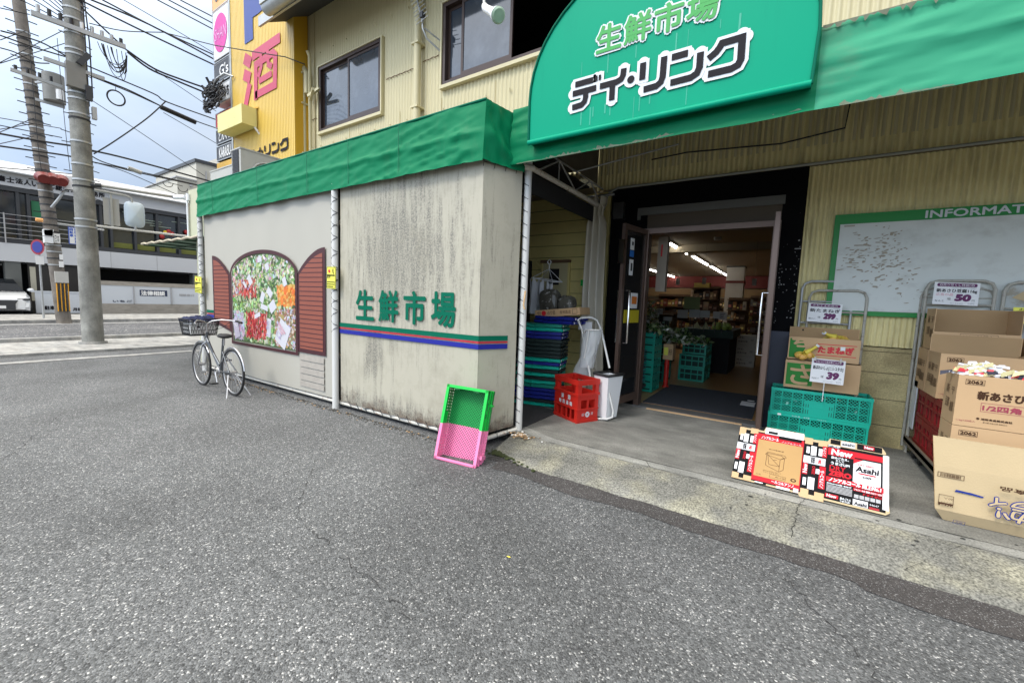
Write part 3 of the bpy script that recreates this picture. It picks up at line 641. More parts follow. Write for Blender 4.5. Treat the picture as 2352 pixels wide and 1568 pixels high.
def door(xh, ang, side):     # leaf hinged at xh, swung outward
    M = Matrix.Translation((xh, 5.14, 0.20)) @ Matrix.Rotation(ang, 4, 'Z'); wd = 0.56
    d = MB(); s = side
    def bx(a, c, z0, z1, mt, th=0.02): d.box(min(a * s, c * s), max(a * s, c * s), -th, th, z0, z1, mt, M)
    bx(0, 0.05, 0, 2.06, FR); bx(wd - 0.05, wd, 0, 2.06, FR); bx(0.05, wd - 0.05, 0, 0.09, FR); bx(0.05, wd - 0.05, 2.0, 2.06, FR)
    do = d.build('door', FR, shop)
    p = MB(); q = mk('door_glass', (0.02, 0.022, 0.024), 0.04, 0.1, spec=0.8, alpha=0.55)
    p.box(min(.05 * s, (wd - .05) * s), max(.05 * s, (wd - .05) * s), -0.004, 0.004, 0.09, 2.0, q, M); p.build('pane', q, do)
    h = MB(); xx = (wd - 0.09) * s
    for sy in ((-1, 1) if side < 0 else (-1,)):
        h.tube([M @ Vector((xx, 0, 0.72)), M @ Vector((xx, 0.07 * sy, 0.72)), M @ Vector((xx, 0.07 * sy, 1.32)), M @ Vector((xx, 0, 1.32))], 0.012, 8, CHROME)
    h.build('handle', CHROME, do)
    return M, do
M, dl = door(-1.50, R(80), -1)
for (a, c, e, f_, mt) in ((-0.46, -0.10, 0.95, 1.10, mk('yellow_sticker', (0.5, 0.42, 0.02))), (-0.32, -0.16, 1.12, 1.30, PAPER), (-0.40, -0.32, 1.50, 1.68, PAPER), (-0.40, -0.32, 1.71, 1.78, mk('blue_sticker', (0.02, 0.15, 0.5))), (-0.40, -0.32, 1.79, 1.92, PAPER)):
    b = MB(); b.box(a, c, -0.012, -0.005, e, f_, mt, M)
    if mt is PAPER: b.box(a + .02, c - .02, -0.0135, -0.0125, e + .05, f_ - .04, mk('orange_sticker', (0.7, 0.2, 0.03)) if e < 1.2 else CHAR, M)
    b.build('sticker', mt, dl)
b = MB(); b.box(-0.6, -0.575, -0.03, 0.03, 1.62, 1.88, CHROME, M); b.build('closer_bracket', CHROME, dl)
door(-0.165, R(-88.5), 1)
b = MB(); b.box(-4.4, -2.0, 5.19, 5.34, 0.1, 2.78, SIDING)
for k in range(16): b.box(-4.4, -2.12, 5.182, 5.192, 0.19 + k * 0.162, 0.196 + k * 0.162, mk('siding_groove', (0.14, 0.12, 0.05), 0.8))
b.box(-2.24, -2.0, 5.176, 5.19, 0.1, 2.78, SIDING)
b.build('siding_wall', SIDING, shop)
b = MB(); b.box(-2.93, -2.54, 5.150, 5.18, 0.1, 1.90, mk('pale_door', (0.55, 0.49, 0.28), 0.5)); b.box(-2.96, -2.51, 5.12, 5.18, 1.90, 1.94, WOODY)
b.box(-2.96, -2.93, 5.14, 5.18, 0.1, 1.9, SIDING); b.box(-2.54, -2.51, 5.14, 5.18, 0.1, 1.9, SIDING)
b.box(-2.82, -2.67, 5.143, 5.149, 1.60, 1.82, DARK); b.box(-4.4, -3.13, 5.12, 5.18, 0.1, 1.94, DARK)
b.build('side_door', SIDING, shop)
b = MB(); b.box(-1.93, -1.80, 5.10, 5.18, 2.42, 2.62, mk('dark_box', (0.03, 0.03, 0.03), 0.4)); b.build('wall_box', CHAR, shop); MB().box(-1.80, -1.74, 5.11, 5.18, 1.60, 1.75).build('wall_box', WOODY, shop)
# ---- inside the shop
b = MB()
b.box(-8.0, 1.6, 5.31, 24.0, 0.05, 0.118, FLOOR); b.build('floor', FLOOR, shop)
b = MB(); b.box(-8.0, 1.6, 5.31, 24.0, 2.78, 2.9, CEIL); b.box(-8.0, 1.6, 10.2, 10.5, 2.62, 2.78, CEIL); b.build('ceiling', CEIL, shop)
b = MB(); b.box(-8.1, -8.0, 5.31, 24, 0.1, 2.8, INW); b.box(1.6, 1.7, 5.31, 24, 0.1, 2.8, INW); b.box(-8, 1.6, 24, 24.1, 0.1, 2.8, INW)
b.box(-8, -1.56, 5.41, 5.46, 0.1, 2.8, DARK); b.box(-0.1, 1.6, 5.41, 5.46, 0.1, 2.8, DARK); b.box(-1.56, -0.1, 5.41, 5.46, 2.3, 2.8, DARK)
b.box(-8, 1.6, 20.0, 20.2, 2.25, 2.76, mk('dark_red_band', (0.16, 0.02, 0.015), 0.6)); b.box(-8, 1.6, 19.95, 20.0, 1.85, 2.2, mk('tan_band', (0.28, 0.17, 0.07), 0.6))
b.build('inner_wall', INW, shop)
b = MB(); b.box(-1.82, -1.30, 15.6, 16.1, 0.12, 2.78, mk('column_white', (0.55, 0.52, 0.46), 0.6)); b.box(-1.84, -1.28, 15.58, 16.12, 2.22, 2.30, mk('dark_red_band', (0.3, 0.02, 0.02))); b.box(-1.84, -1.28, 15.57, 16.12, 2.74, 2.78, CHAR)
b.build('column', INW, shop)
b = MB(); b.box(-1.48, -1.36, 5.6, 5.7, 1.55, 2.25, mk('hanging_note', (0.35, 0.30, 0.24))); b.box(-1.44, -1.42, 5.598, 5.60, 2.0, 2.15, RED); b.build('hanging_strip', PAPER, shop)

tag(MB().box(-1.47, -0.24, 5.33, 6.85, 0.118, 0.128).build('entrance_carpet', CARPET), 'dark charcoal carpet laid just inside the shop entrance', 'carpet')
b = MB(); b.add([(-2.05, 3.42, 0.104), (-2.05, 4.1, 0.104), (-2.6, 4.9, 0.104), (-4.3, 4.9, 0.104), (-4.3, 3.3, 0.104), (-2.45, 3.3, 0.104)], [(0, 1, 2, 3, 4, 5)]); b.add([(-2.05, 3.42, 0.104), (-2.05, 4.1, 0.104), (-2.05, 4.1, 0.1), (-2.05, 3.42, 0.1)], [(0, 1, 2, 3)])
b = MB(); b.box(-4.3, -2.1, 3.45, 4.25, 0.101, 0.109); tag(b.build('rubber_mat', MATG), 'ribbed dark grey rubber mat under the stack of trays behind the white post', 'mat')

def tube_lamp(x, y0, y1, i, desc):
    t = thing('ceiling_lamp', desc, 'ceiling lamp', (x, (y0 + y1) / 2, 2.78), 'fluorescent lamps in rows on the shop ceiling')
    MB().box(x - 0.06, x + 0.06, y0, y1, 2.745, 2.78).build('lamp_housing', WHITEP, t)
    MB().cyl((x, y0 + .05, 2.725), (x, y1 - .05, 2.725), 0.02, 10).build('lamp_tube', FLUO, t)
ordn = ['first', 'second', 'third', 'fourth', 'fifth', 'sixth']
for i, (a, c) in enumerate(((9.5, 11.5), (12.05, 14.6), (15.0, 17.6), (17.95, 19.7))): tube_lamp(-2.29 + i * 0.02, a, c, i, ordn[i] + ' fluorescent lamp from the entrance in the brighter nearer row, towards the white column')
for i, (a, c) in enumerate(((11.2, 13.0), (13.6, 15.1), (15.6, 17.5), (18.2, 20.5), (21.3, 23.5))): tube_lamp(-4.48, a, c, i, ordn[i] + ' fluorescent lamp from the front in the far left row inside the shop')
t = thing('smoke_detector', 'small white smoke detector on the shop ceiling right of the lamps', 'smoke detector', (-1.3, 9.3, 2.78))
MB().cyl((-1.3, 9.3, 2.78), (-1.3, 9.3, 2.72), 0.07, 16).build('detector_cover', mk('detector_white', (0.5, 0.5, 0.48)), t)

# ================================================================ tarpaulin shelter
TY = 2.93
tent = thing('tarpaulin_shelter', 'beige tarpaulin shelter on white poles with a printed market picture under a green valance', 'shelter', (-5.2, 3.0, 0))
def cloth(pts_fn, nu, nv, name, mt, parent, smooth=True):
    b = MB(); vs = [pts_fn(i / nu, j / nv) for i in range(nu + 1) for j in range(nv + 1)]
    b.add(vs, [(i * (nv + 1) + j, (i + 1) * (nv + 1) + j, (i + 1) * (nv + 1) + j + 1, i * (nv + 1) + j + 1) for i in range(nu) for j in range(nv)], mt, smooth)
    return b.build(name, mt, parent)
def ns(x, y, z=0.0): return noise.noise(Vector((x, y, z)))
cloth(lambda u, v: (-8.05 + u * 3.62, TY + 0.010 * ns(u * 9, v * 1.2) + 0.010 * math.sin(u * 40) * math.exp(-((v - 0.98) / 0.12) ** 2) - 0.012 * abs(math.sin(u * 3.1)) * (1 - v), 0.10 + 2.46 * v), 60, 14, 'tarpaulin', TARP, tent)
cloth(lambda u, v: (-4.36 + u * 2.06, TY + 0.010 * ns(u * 7 + 3, v * 1.1) + 0.008 * math.sin(u * 46) * math.exp(-((v - 0.02) / 0.1) ** 2) + 0.02 * max(0, 0.12 - v) * 8 * ns(u * 22, 9), 0.085 + 2.475 * v + (0.015 * ns(u * 18, 5) if v == 0 else 0)), 60, 14, 'tarpaulin', TARPD, tent)
cloth(lambda u, v: (-2.30 + u * 0.17, TY + u * 0.36 + 0.006 * ns(u * 5, v * 3), 0.10 + 0.05 * u + (2.44 - .05 * u) * v), 6, 14, 'tarpaulin', TARPD, tent)
for i, x in enumerate((-8.12, -4.42)):
    MB().cyl((x, TY - 0.03, 0.0), (x, TY - 0.03, 2.6), 0.038, 14).build('pole', WHITE, tent)
MB().cyl((-2.11, 3.36, 0.03), (-2.11, 3.36, 2.66), 0.034, 14).build('pole', WHITE, tent)
MB().cyl((-2.34, TY + 0.08, 0.0), (-2.34, TY + 0.08, 2.5), 0.034, 14).build('pole', WHITE, tent)
RUST = mk('rusty_white_tube', (0.6, 0.58, 0.52), 0.6, 0.15, 20, dirt=(0.22, 0.08, 0.02), dscale=14, dthr=(0.55, 0.68), damt=0.9)
b = MB(); b.cyl((-8.1, TY + .03, 0.06), (-2.3, TY + .03, 0.06), 0.022, 10, RUST); b.build('bottom_rail', RUST, tent)
MB().cyl((-2.3, TY + .03, 0.05), (-2.11, 3.36, 0.11), 0.022, 10).build('bottom_rail', RUST, tent)
MB().cyl((-2.36, TY + .03, 2.575), (-2.06, 3.37, 2.575), 0.026, 10).build('top_rail', RUST, tent)
MB().cyl((-2.08, 3.37, 2.58), (-2.08, 5.1, 2.58), 0.026, 10).build('top_rail', RUST, tent)
# lacing
b = MB()
for x, s in ((-8.12, 0.05), (-4.42, 0.05)):
    z = 0.9
    k = 0
    while z < 2.5:
        a = -1 if k % 2 else 1
        b.tube([(x - a * 0.055, TY - 0.03, z), (x - a * 0.02, TY - 0.065, z + 0.02), (x + a * 0.02, TY - 0.065, z + 0.05), (x + a * 0.055, TY - 0.03, z + 0.075)], 0.0035, 5, CABLE)
        z += random.choice((0.05, 0.075, 0.09)); k += 1
z = 0.2
while z < 2.55:
    b.tube([(-2.165, 3.245, z + .03), (-2.14, 3.31, z + .02), (-2.12, 3.322, z - .01), (-2.085, 3.335, z - 0.03)], 0.0035, 5, CABLE); z += 0.118
for i in range(14):
    x = -4.2 + i * 0.14; b.tube([(x, TY - 0.01, 0.12), (x + 0.03, TY + .005, 0.05), (x + 0.05, TY - 0.005, 0.04)], 0.003, 5, CABLE)
for i in range(4):
    t = i / 3.5; x = -2.29 + 0.16 * t; y = TY + 0.36 * t; b.tube([(x, y - .02, 0.15), (x + .01, y - .02, 0.06), (x + .03, y, 0.04)], 0.003, 5, CABLE)
    b.tube([(x, y - .02, 2.50), (x + .01, y - .02, 2.56), (x + .03, y, 2.6)], 0.003, 5, CABLE)
b.build('lacing_cord', CABLE, tent)['kind'] = 'stuff'
MB().tube([(-2.08, 3.34, 1.45), (-2.06, 3.30, 1.4), (-2.07, 3.30, 1.32), (-2.05, 3.29, 1.28)], 0.008, 6).build('cord_end', CARD, tent)
# printed lettering and stripes
b = MB(); y = TY - 0.0125
for i, ch in enumerate('生鮮市場'):
    x = -4.05 + i * 0.39; b.text(ch, (x, y, 1.09), X, Z, 0, 0.30, 0, 0.32, LETG, 0.0, 0.0, 0.0, 0.009)
b.build('lettering', LETG, tent)
def stripe(x0, x1, y0, y1, z0, z1, zz0, zz1, mt):
    b = MB(); b.add([(x0, y0, z0), (x1, y1, zz0), (x1, y1, zz1), (x0, y0, z1)], [(0, 1, 2, 3)], mt); b.build('printed_stripe', mt, tent)
for (lo, hi, mt) in ((0.985, 1.030, LETG), (0.962, 0.978, mk('stripe_red', (0.42, 0.01, 0.03))), (0.908, 0.953, BLUE)):
    stripe(-4.36, -2.292, y, y, lo, hi, lo, hi, mt); stripe(-2.292, -2.162, y, y + 0.275, lo, hi, lo, hi, mt); stripe(-8.02, -7.72, y, y, lo, hi, lo, hi, mt)
# printed picture: market stall seen through an arched window
random.seed(11)
b = MB(); ax0, ax1, az0, az1 = -7.07, -5.29, 0.60, 1.60; acx = (ax0 + ax1) / 2; ar = (ax1 - ax0) / 2; arz = 0.29
def inside(x, z, mg=0.0):
    if x < ax0 + mg or x > ax1 - mg or z < az0 + mg: return False
    if z <= az1: return True
    return ((x - acx) / (ar - mg)) ** 2 + ((z - az1) / (arz - mg)) ** 2 < 1
base = [(ax0, az0), (ax1, az0), (ax1, az1)] + [(acx + ar * math.cos(R(a)), az1 + arz * math.sin(R(a))) for a in range(6, 180, 6)] + [(ax0, az1)]
b.add([(x, y - 0.001, z) for x, z in base], [tuple(range(len(base)))], PRINT, False, (0.10, 0.16, 0.06))
GRN = [(0.22, 0.36, 0.10), (0.40, 0.52, 0.22), (0.55, 0.66, 0.38), (0.12, 0.24, 0.07), (0.06, 0.12, 0.04), (0.62, 0.70, 0.52)]
REDS = [(0.62, 0.03, 0.04), (0.80, 0.10, 0.08), (0.40, 0.01, 0.02), (0.85, 0.35, 0.30)]
ORG = [(0.90, 0.32, 0.05), (0.95, 0.45, 0.12), (0.80, 0.22, 0.03)]
MIX = [(0.75, 0.30, 0.14), (0.7, 0.12, 0.10), (0.6, 0.55, 0.4), (0.35, 0.22, 0.12), (0.55, 0.35, 0.45), (0.75, 0.7, 0.6)]
ly = y - 0.0015
def leaf(x, z, r, ecc, ang, col):
    global ly
    pts = []
    for k in range(7):
        a = 2 * math.pi * k / 7; px = r * math.cos(a); pz = r * ecc * math.sin(a)
        pts.append((x + px * math.cos(ang) - pz * math.sin(ang), z + px * math.sin(ang) + pz * math.cos(ang)))
    if all(inside(p[0], p[1], 0.012) for p in pts):
        b.add([(p[0], ly, p[1]) for p in pts], [tuple(range(7))], PRINT, False, tuple(max(0, min(1, c * random.uniform(0.7, 1.25))) for c in col)); ly -= 0.0000012
for _ in range(5200):
    u = random.random(); v = random.random(); x = ax0 + u * (ax1 - ax0); z = az0 + v * (az1 + arz - az0)
    r = random.uniform(0.012, 0.032)
    if v > 0.72: pal = GRN if random.random() < 0.75 else [(0.6, 0.4, 0.45), (0.8, 0.8, 0.78)]
    elif u < 0.42 and 0.52 < v <= 0.72: pal = MIX if u < 0.16 else (REDS if random.random() < 0.7 else MIX)
    elif u > 0.74 and 0.45 < v <= 0.72: pal = ORG if v < 0.66 else GRN
    elif 0.24 < u < 0.58 and 0.06 < v < 0.36: pal = REDS
    elif u < 0.2 and v < 0.35: pal = [(0.55, 0.50, 0.62), (0.65, 0.62, 0.72)]
    elif u > 0.7 and v < 0.42: pal = [(0.5, 0.32, 0.18), (0.7, 0.68, 0.7), (0.35, 0.2, 0.12)]
    else: pal = GRN
    if pal is ORG: leaf(x, z, 0.03, 1.0, 0, random.choice(pal))
    elif pal is REDS: leaf(x, z, r * 1.3, 0.35, R(80) + random.uniform(-.5, .5), random.choice(pal))
    else: leaf(x, z, r * 1.4, random.uniform(0.3, 0.8), random.uniform(0, 3.1), random.choice(pal))
def card_(cx, cz, w_, h_, ang, col=(0.74, 0.74, 0.80)):
    global ly
    ly -= 0.0003
    pts = [(cx + a * w_ * math.cos(ang) - c * h_ * math.sin(ang), cz + a * w_ * math.sin(ang) + c * h_ * math.cos(ang)) for a, c in ((-.5, -.5), (.5, -.5), (.5, .5), (-.5, .5))]
    b.add([(p[0], ly, p[1]) for p in pts], [(0, 1, 2, 3)], PRINT, False, col)
for c in ((-6.15, 1.28, .10, .16, -.5), (-5.95, 1.35, .1, .15, .9), (-5.88, 1.16, .17, .14, .6), (-6.5, 1.52, .1, .15, .6), (-6.3, 1.02, .17, .06, .3), (-6.1, 1.14, .2, .07, -.2),
          (-5.98, .86, .1, .26, -.15), (-5.62, .8, .28, .34, -.5), (-6.85, 1.68, .04, .1, .5), (-6.0, 1.7, .1, .1, .3), (-6.65, 1.45, .05, .12, .8), (-5.55, 1.5, .09, .12, .4), (-6.2, 1.8, .12, .07, .1), (-6.95, .8, .16, .3, .3, (0.60, 0.56, 0.70))): card_(*c)
b.build('printed_picture', PRINT, tent)
random.seed(5)
b = MB()
b.text('MANZANA', (-5.72, y - 0.02, 0.93), (0.75, 0, -0.62), (0.62, 0, 0.75), 0, 0.22, 0, 0.045, mk('faint_pink_ink', (0.6, 0.2, 0.28))); b.text('FUJI', (-5.72, y - 0.02, 0.86), (0.75, 0, -0.62), (0.62, 0, 0.75), 0, 0.13, 0, 0.045, mk('faint_pink_ink', (0.6, 0.2, 0.28)))
b.text('1.2', (-5.78, y - 0.02, 0.78), (0.8, 0, -0.4), (0.4, 0, 0.8), 0, 0.14, 0, 0.09, mk('faint_violet_ink', (0.35, 0.3, 0.5))); b.text('1.50', (-6.02, y - 0.02, 0.76), (0.15, 0, 1), (-1, 0, 0.15), 0, 0.2, -0.03, 0.03, mk('faint_violet_ink', (0.35, 0.3, 0.5)))
b.build('price_note_writing', PURPLE, tent)
# arch frame
b = MB()
outer = [(ax0 - 0.045, az0 - 0.05)] + [(acx + (ar + 0.045) * math.cos(R(a)), az1 + (arz + 0.045) * math.sin(R(a))) for a in range(180, -1, -5)] + [(ax1 + 0.045, az0 - 0.05)]
inner = [(ax0 + 0.005, az0 - 0.01)] + [(acx + (ar - 0.005) * math.cos(R(a)), az1 + (arz - 0.005) * math.sin(R(a))) for a in range(180, -1, -5)] + [(ax1 - 0.005, az0 - 0.01)]
n = len(outer); b.add([(p[0], y - 0.012, p[1]) for p in outer + inner], [(i, i + 1, n + i + 1, n + i) for i in range(n - 1)] + [(0, n, 2 * n - 1, n - 1)], SHUTD)
b.build('printed_arch', SHUTD, tent)
def shutter(x0, x1, zin, zout, outer_left, zb0, zb1):
    b = MB(); pts = []
    for k in range(13):
        t = k / 12; zz = zin + (zout - zin) * math.sin(t * math.pi / 2) ** 0.9
        pts.append(((x1 + (x0 - x1) * t) if outer_left else (x0 + (x1 - x0) * t), zz))
    poly = pts[:]
    if outer_left: poly = [(x1, zb1), pts[0]] + pts[1:] + [(x0, zb0)]; poly = poly[::1]
    else: poly = [(x0, zb0), pts[0]] + pts[1:] + [(x1, zb1)]
    if not outer_left: poly = poly[::-1]
    b.add([(p[0], y - 0.006, p[1]) for p in poly], [tuple(range(len(poly)))], SHUTD)
    cx = (x0 + x1) / 2; cz = (zb0 + zin) / 2; m = 0.05
    inn = [(min(max(p[0], x0 + m), x1 - m), p[1] - m * 1.3 if p[1] > zb0 + 0.3 else p[1] + m) for p in poly]
    b.add([(p[0], y - 0.009, p[1]) for p in inn], [tuple(range(len(inn)))], SHUT)
    z = min(zb0, zb1) + 0.08
    while z < zout - 0.12:
        # slat line clipped to the curved top
        xs = [p[0] for p in inn]; t = 0
        xa, xb = x0 + m, x1 - m
        for q in range(60):
            xx = xa + (xb - xa) * q / 59; tt = (x1 - xx) / (x1 - x0) if outer_left else (xx - x0) / (x1 - x0)
            top = zin + (zout - zin) * math.sin(max(0, min(1, tt)) * math.pi / 2) ** 0.9 - m * 1.3
            if top > z: xc = xx; break
        if outer_left:
            ok = [xa + (xb - xa) * q / 59 for q in range(60) if zin + (zout - zin) * math.sin(max(0, min(1, (x1 - (xa + (xb - xa) * q / 59)) / (x1 - x0))) * math.pi / 2) ** 0.9 - m * 1.3 > z]
            xr = max(ok) if ok else xa; b.plate((0, y - 0.011, 0), X, Z, xa, xr, z, z + 0.010, SHUTD)
        else: b.plate((0, y - 0.011, 0), X, Z, xc, xb, z, z + 0.010, SHUTD)
        z += 0.058
    b.build('printed_shutter', SHUT, tent)
shutter(-7.74, -7.13, 1.60, 1.90, True, 0.84, 0.72)
shutter(-5.25, -4.64, 1.60, 1.91, False, 0.60, 0.60)
# blurred grey planks printed below the right shutter
b = MB()
for k in range(5): b.plate((0, y - 0.004, 0), X, Z, -5.22, -4.68, 0.16 + k * 0.085, 0.235 + k * 0.085, mk('printed_grey_plank', (0.36, 0.33, 0.29), 0.7, 0.2, 14))
b.build('printed_plank', SHUT, tent)
# sheet roof over the shelter + dark lining behind
b = MB(); b.add([(-8.1, 2.9, 2.98), (-2.25, 2.9, 2.98), (-2.25, 5.2, 3.1), (-8.1, 5.2, 3.1)], [(0, 1, 2, 3)], mk('shelter_roof', (0.2, 0.2, 0.19), 0.8)); b.box(-8.1, -2.3, 3.0, 5.18, 2.86, 2.88, DARK)
b.box(-8.12, -8.08, TY + .02, 5.18, 0, 2.9, TARP)
b.build('shelter_roof', DARK, tent)
b = MB(); b.box(-2.14, -2.12, 3.42, 5.1, 2.38, 2.56, DARK)
b.build('dark_valance', DARK, tent)
b = MB()
for (a, c) in (((-2.08, 3.5, 2.8), (-2.08, 5.1, 2.8)), ((-2.08, 3.5, 2.6), (-2.08, 3.9, 2.8)), ((-2.08, 3.9, 2.8), (-2.08, 4.3, 2.6)), ((-2.08, 4.3, 2.6), (-2.08, 4.7, 2.8)), ((-2.08, 4.7, 2.8), (-2.08, 5.05, 2.6)), ((-2.08, 3.9, 2.8), (-2.08, 3.9, 2.6)), ((-2.08, 4.3, 2.8), (-1.2, 5.1, 3.2))): b.cyl(a, c, 0.009, 6, GALV)
b.build('roof_truss', GALV, tent)
tag(MB().box(-8.3, -8.14, 3.05, 3.2, 0, 2.0, None).build('gas_pipe', mk('rusty_brown_meter', (0.16, 0.08, 0.04), 0.8, 0.3, 30)), 'rusty brown post at the far left corner of the shelter', 'post')

# ---- green valances and the half-round shop sign
aw = thing('green_awning', 'long green vinyl valance running along the tarpaulin shelter and turning its corner', 'awning', (-5, 2.86, 2.5))
def wrink(x, z, k=1.0):
    r1 = 1 - abs(ns(x * 0.9 + 2, (z - 0.16 * x) * 9)) * 2.2; r2 = 1 - abs(ns(x * 2.4 + 7, (z - 0.22 * x) * 15, 3)) * 2.2
    return k * (0.010 * ns(x * 1.3 + z * 5, z * 9 - x * 2.2) - 0.013 * max(0, r1) ** 3 - 0.008 * max(0, r2) ** 3 + 0.004 * ns(x * 6 + 9, z * 14 + x * 5))
def fas(u, v):
    x = -8.12 + u * 5.86; z = 2.53 + 0.50 * v
    k = 0.55 + 2.6 * max(0, u - 0.66) * 2.4 * (1 - v * 0.85)
    crease = 0.022 * math.exp(-((v - 0.48 - 0.03 * ns(x * 3, 1)) / 0.05) ** 2)
    k *= min(1, (1 - u) * 30); crease *= min(1, (1 - u) * 30)
    return (x, 2.86 + wrink(x, z, k) - crease * 1.0 + 0.03 * v, z - (0.02 * abs(ns(x * 2.2, 4)) if v == 0 else 0) + 0.0)
cloth(fas, 260, 22, 'valance', GREEN, aw)
def ret(u, v):
    x = -2.26 + u * 0.07; yy = 2.87 + u * 0.40; z = 2.55 + 0.48 * v
    return (x + 0.06 * (1 - v) * u, yy + 0.03 * v * (1 - u) - 0.01 * (1 - u), z - 0.03 * u * (1 - v) + (1 - u) * 0.015 * (v - 0.5))
cloth(lambda u, v: (ret(u, v)[0] + min(1, u * 6) * 0.02 * ns(u * 6 + v * 4, v * 5) + min(1, u * 6) * 0.035 * math.exp(-((v - 0.5 + 0.45 * u) / 0.12) ** 2), ret(u, v)[1], ret(u, v)[2]), 16, 22, 'valance', GREEN, aw)
b = MB()
for x in (-7.5, -6.1, -4.9, -4.1, -3.3): b.box(x, x + 0.004, 2.845, 2.85, 2.56, 3.02, mk('green_seam', (0.003, 0.16, 0.08)))
b.tube([(-8.12, 2.89, 3.03), (-2.26, 2.89, 3.035)], 0.012, 6, LETG); b.build('seam', GREEN, aw)
aw2 = thing('green_awning', 'faded green vinyl awning with stained lower edge over the shop entrance', 'awning', (1.5, 3.2, 2.5))
def fas2(u, v):
    x = -2.18 + u * 6.4; z = 2.55 + 0.49 * v
    fold = 0.03 * math.exp(-((v - 0.55 + 0.03 * ns(x * 2, 2)) / 0.06) ** 2)
    out = 0.035 * (1 - v)
    return (x, 3.18 - out + wrink(x * 0.6, z, 0.9) - fold * 0.5, z - (0.012 * ns(x * 1.5, 8) if v == 0 else 0))
cloth(lambda u, v: fas2(0.0, v) if u == 0 else fas2(u * 0.345, v), 100, 22, 'valance', GREEN, aw2)
cloth(lambda u, v: fas2(0.345 + u * 0.655, v), 160, 22, 'valance', GREEN2, aw2)
b = MB(); b.add([(-2.2, 3.2, 3.03), (4.2, 3.2, 3.03), (4.2, 5.2, 3.62), (-2.2, 5.2, 3.62)], [(0, 1, 2, 3)]); b.add([(-2.2, 3.2, 3.0), (4.2, 3.2, 3.0), (4.2, 5.2, 3.6), (-2.2, 5.2, 3.6)], [(3, 2, 1, 0)])
b.add([(-2.2, 3.2, 3.0), (-2.2, 5.2, 3.6), (-2.2, 5.2, 2.9), (-2.2, 3.2, 2.9)], [(0, 1, 2, 3)])
b.build('awning_roof', mk('awning_underside', (0.10, 0.085, 0.06), 0.8, 0.3, 8), aw2)
b = MB(); b.cyl((-2.15, 3.2, 2.60), (4.2, 3.2, 2.60), 0.018, 8, GALV)
for x in (-1.9, -0.6, 0.9, 2.4): b.bar((x, 3.2, 2.98), (x, 5.2, 3.52), 0.03, 0.05, mk('awning_underside', (0, 0, 0)))
b.build('awning_frame', GALV, aw2)
b = MB(); GRM = mk('awning_grime', (0.13, 0.145, 0.10), 0.9, 0.4, 25); x = 0.03; vs = []
while x < 3.6:
    vs += [(x, 3.152, 3.032), (x, 3.150, 3.026 - random.random() ** 2 * 0.045 * max(.25, 1 - abs(x - .55) / 1.2))]; x += random.uniform(.006, .02)
b.add(vs, [(i, i + 1, i + 3, i + 2) for i in range(0, len(vs) - 2, 2)], GRM)
x = -2.1; vs = []
while x < 3.6:
    vs += [(x, 3.1395, 2.552), (x, 3.1395, 2.556 + random.random() ** 3 * 0.03)]; x += random.uniform(.006, .03)
b.add(vs, [(i, i + 2, i + 3, i + 1) for i in range(0, len(vs) - 2, 2)], mk('hem_grime', (0.16, 0.19, 0.13), 0.9, 0.4, 25)); b.build('grime_edge', GRM, aw2)
sg = thing('shop_sign', 'half-round glossy green shop sign with white-outlined Japanese lettering above the entrance', 'sign', (-0.97, 3.1, 2.67))
pl = [(-1.94, 2.68), (0.0, 2.68), (0.015, 2.99)]
for k in range(1, 24):
    a = R(180 * k / 24); pl.append((-0.965 + 0.98 * math.cos(a), 2.99 + 0.86 * math.sin(a) ** 0.92))
pl.append((-1.945, 3.0))
b = MB(); b.prism(pl, 3.075, 3.20, SIGNG, LETG); b.build('sign_board', SIGNG, sg)
b = MB(); b.tube([(x, 3.07, z) for x, z in pl[1:] + [pl[0]]], 0.010, 6, LETG); b.tube([(pl[0][0], 3.07, pl[0][1]), (pl[1][0], 3.07, pl[1][1])], 0.022, 8, SIGNG)
b.build('sign_rim', LETG, sg)
b = MB(); sy = 3.068
KATA = [[(-1.526, 3.042), (-1.379, 3.042)], [(-1.352, 3.064), (-1.352, 3.026)], [(-1.324, 3.064), (-1.324, 3.026)], [(-1.544, 2.978), (-1.349, 2.978)],
 [(-1.433, 2.978), (-1.433, 2.929), (-1.44, 2.9), (-1.465, 2.880), (-1.543, 2.876)], [(-1.32, 2.980), (-1.193, 2.980), (-1.157, 2.992), (-1.144, 3.016), (-1.141, 3.062)], [(-1.221, 2.980), (-1.221, 2.859)],
 [(-1.084, 2.971), (-1.084, 2.971)], [(-1.001, 3.063), (-1.001, 2.948)], [(-0.857, 3.064), (-0.859, 2.932), (-0.87, 2.900), (-0.899, 2.881), (-0.987, 2.878)], [(-0.806, 3.043), (-0.702, 3.043)],
 [(-0.804, 2.878), (-0.673, 2.880), (-0.637, 2.897), (-0.623, 2.932), (-0.623, 3.026)], [(-0.572, 2.97), (-0.528, 2.999), (-0.508, 3.024), (-0.498, 3.044), (-0.362, 3.046)], [(-0.383, 3.066), (-0.381, 2.914), (-0.395, 2.885), (-0.432, 2.872), (-0.567, 2.873)]]
for q, st in enumerate(KATA):
    wd = 0.019 if q in (1, 2) else 0.043
    b.stroke(st, wd + 0.042, sy - 0.0002 * q, LETW, 0.021); b.stroke(st, wd, sy - 0.005 - 0.0001 * q, LETK)
    for p in (st[0], st[-1]): b.stroke([p, p], (wd + 0.042) * 0.75, sy - 0.0003, LETW)
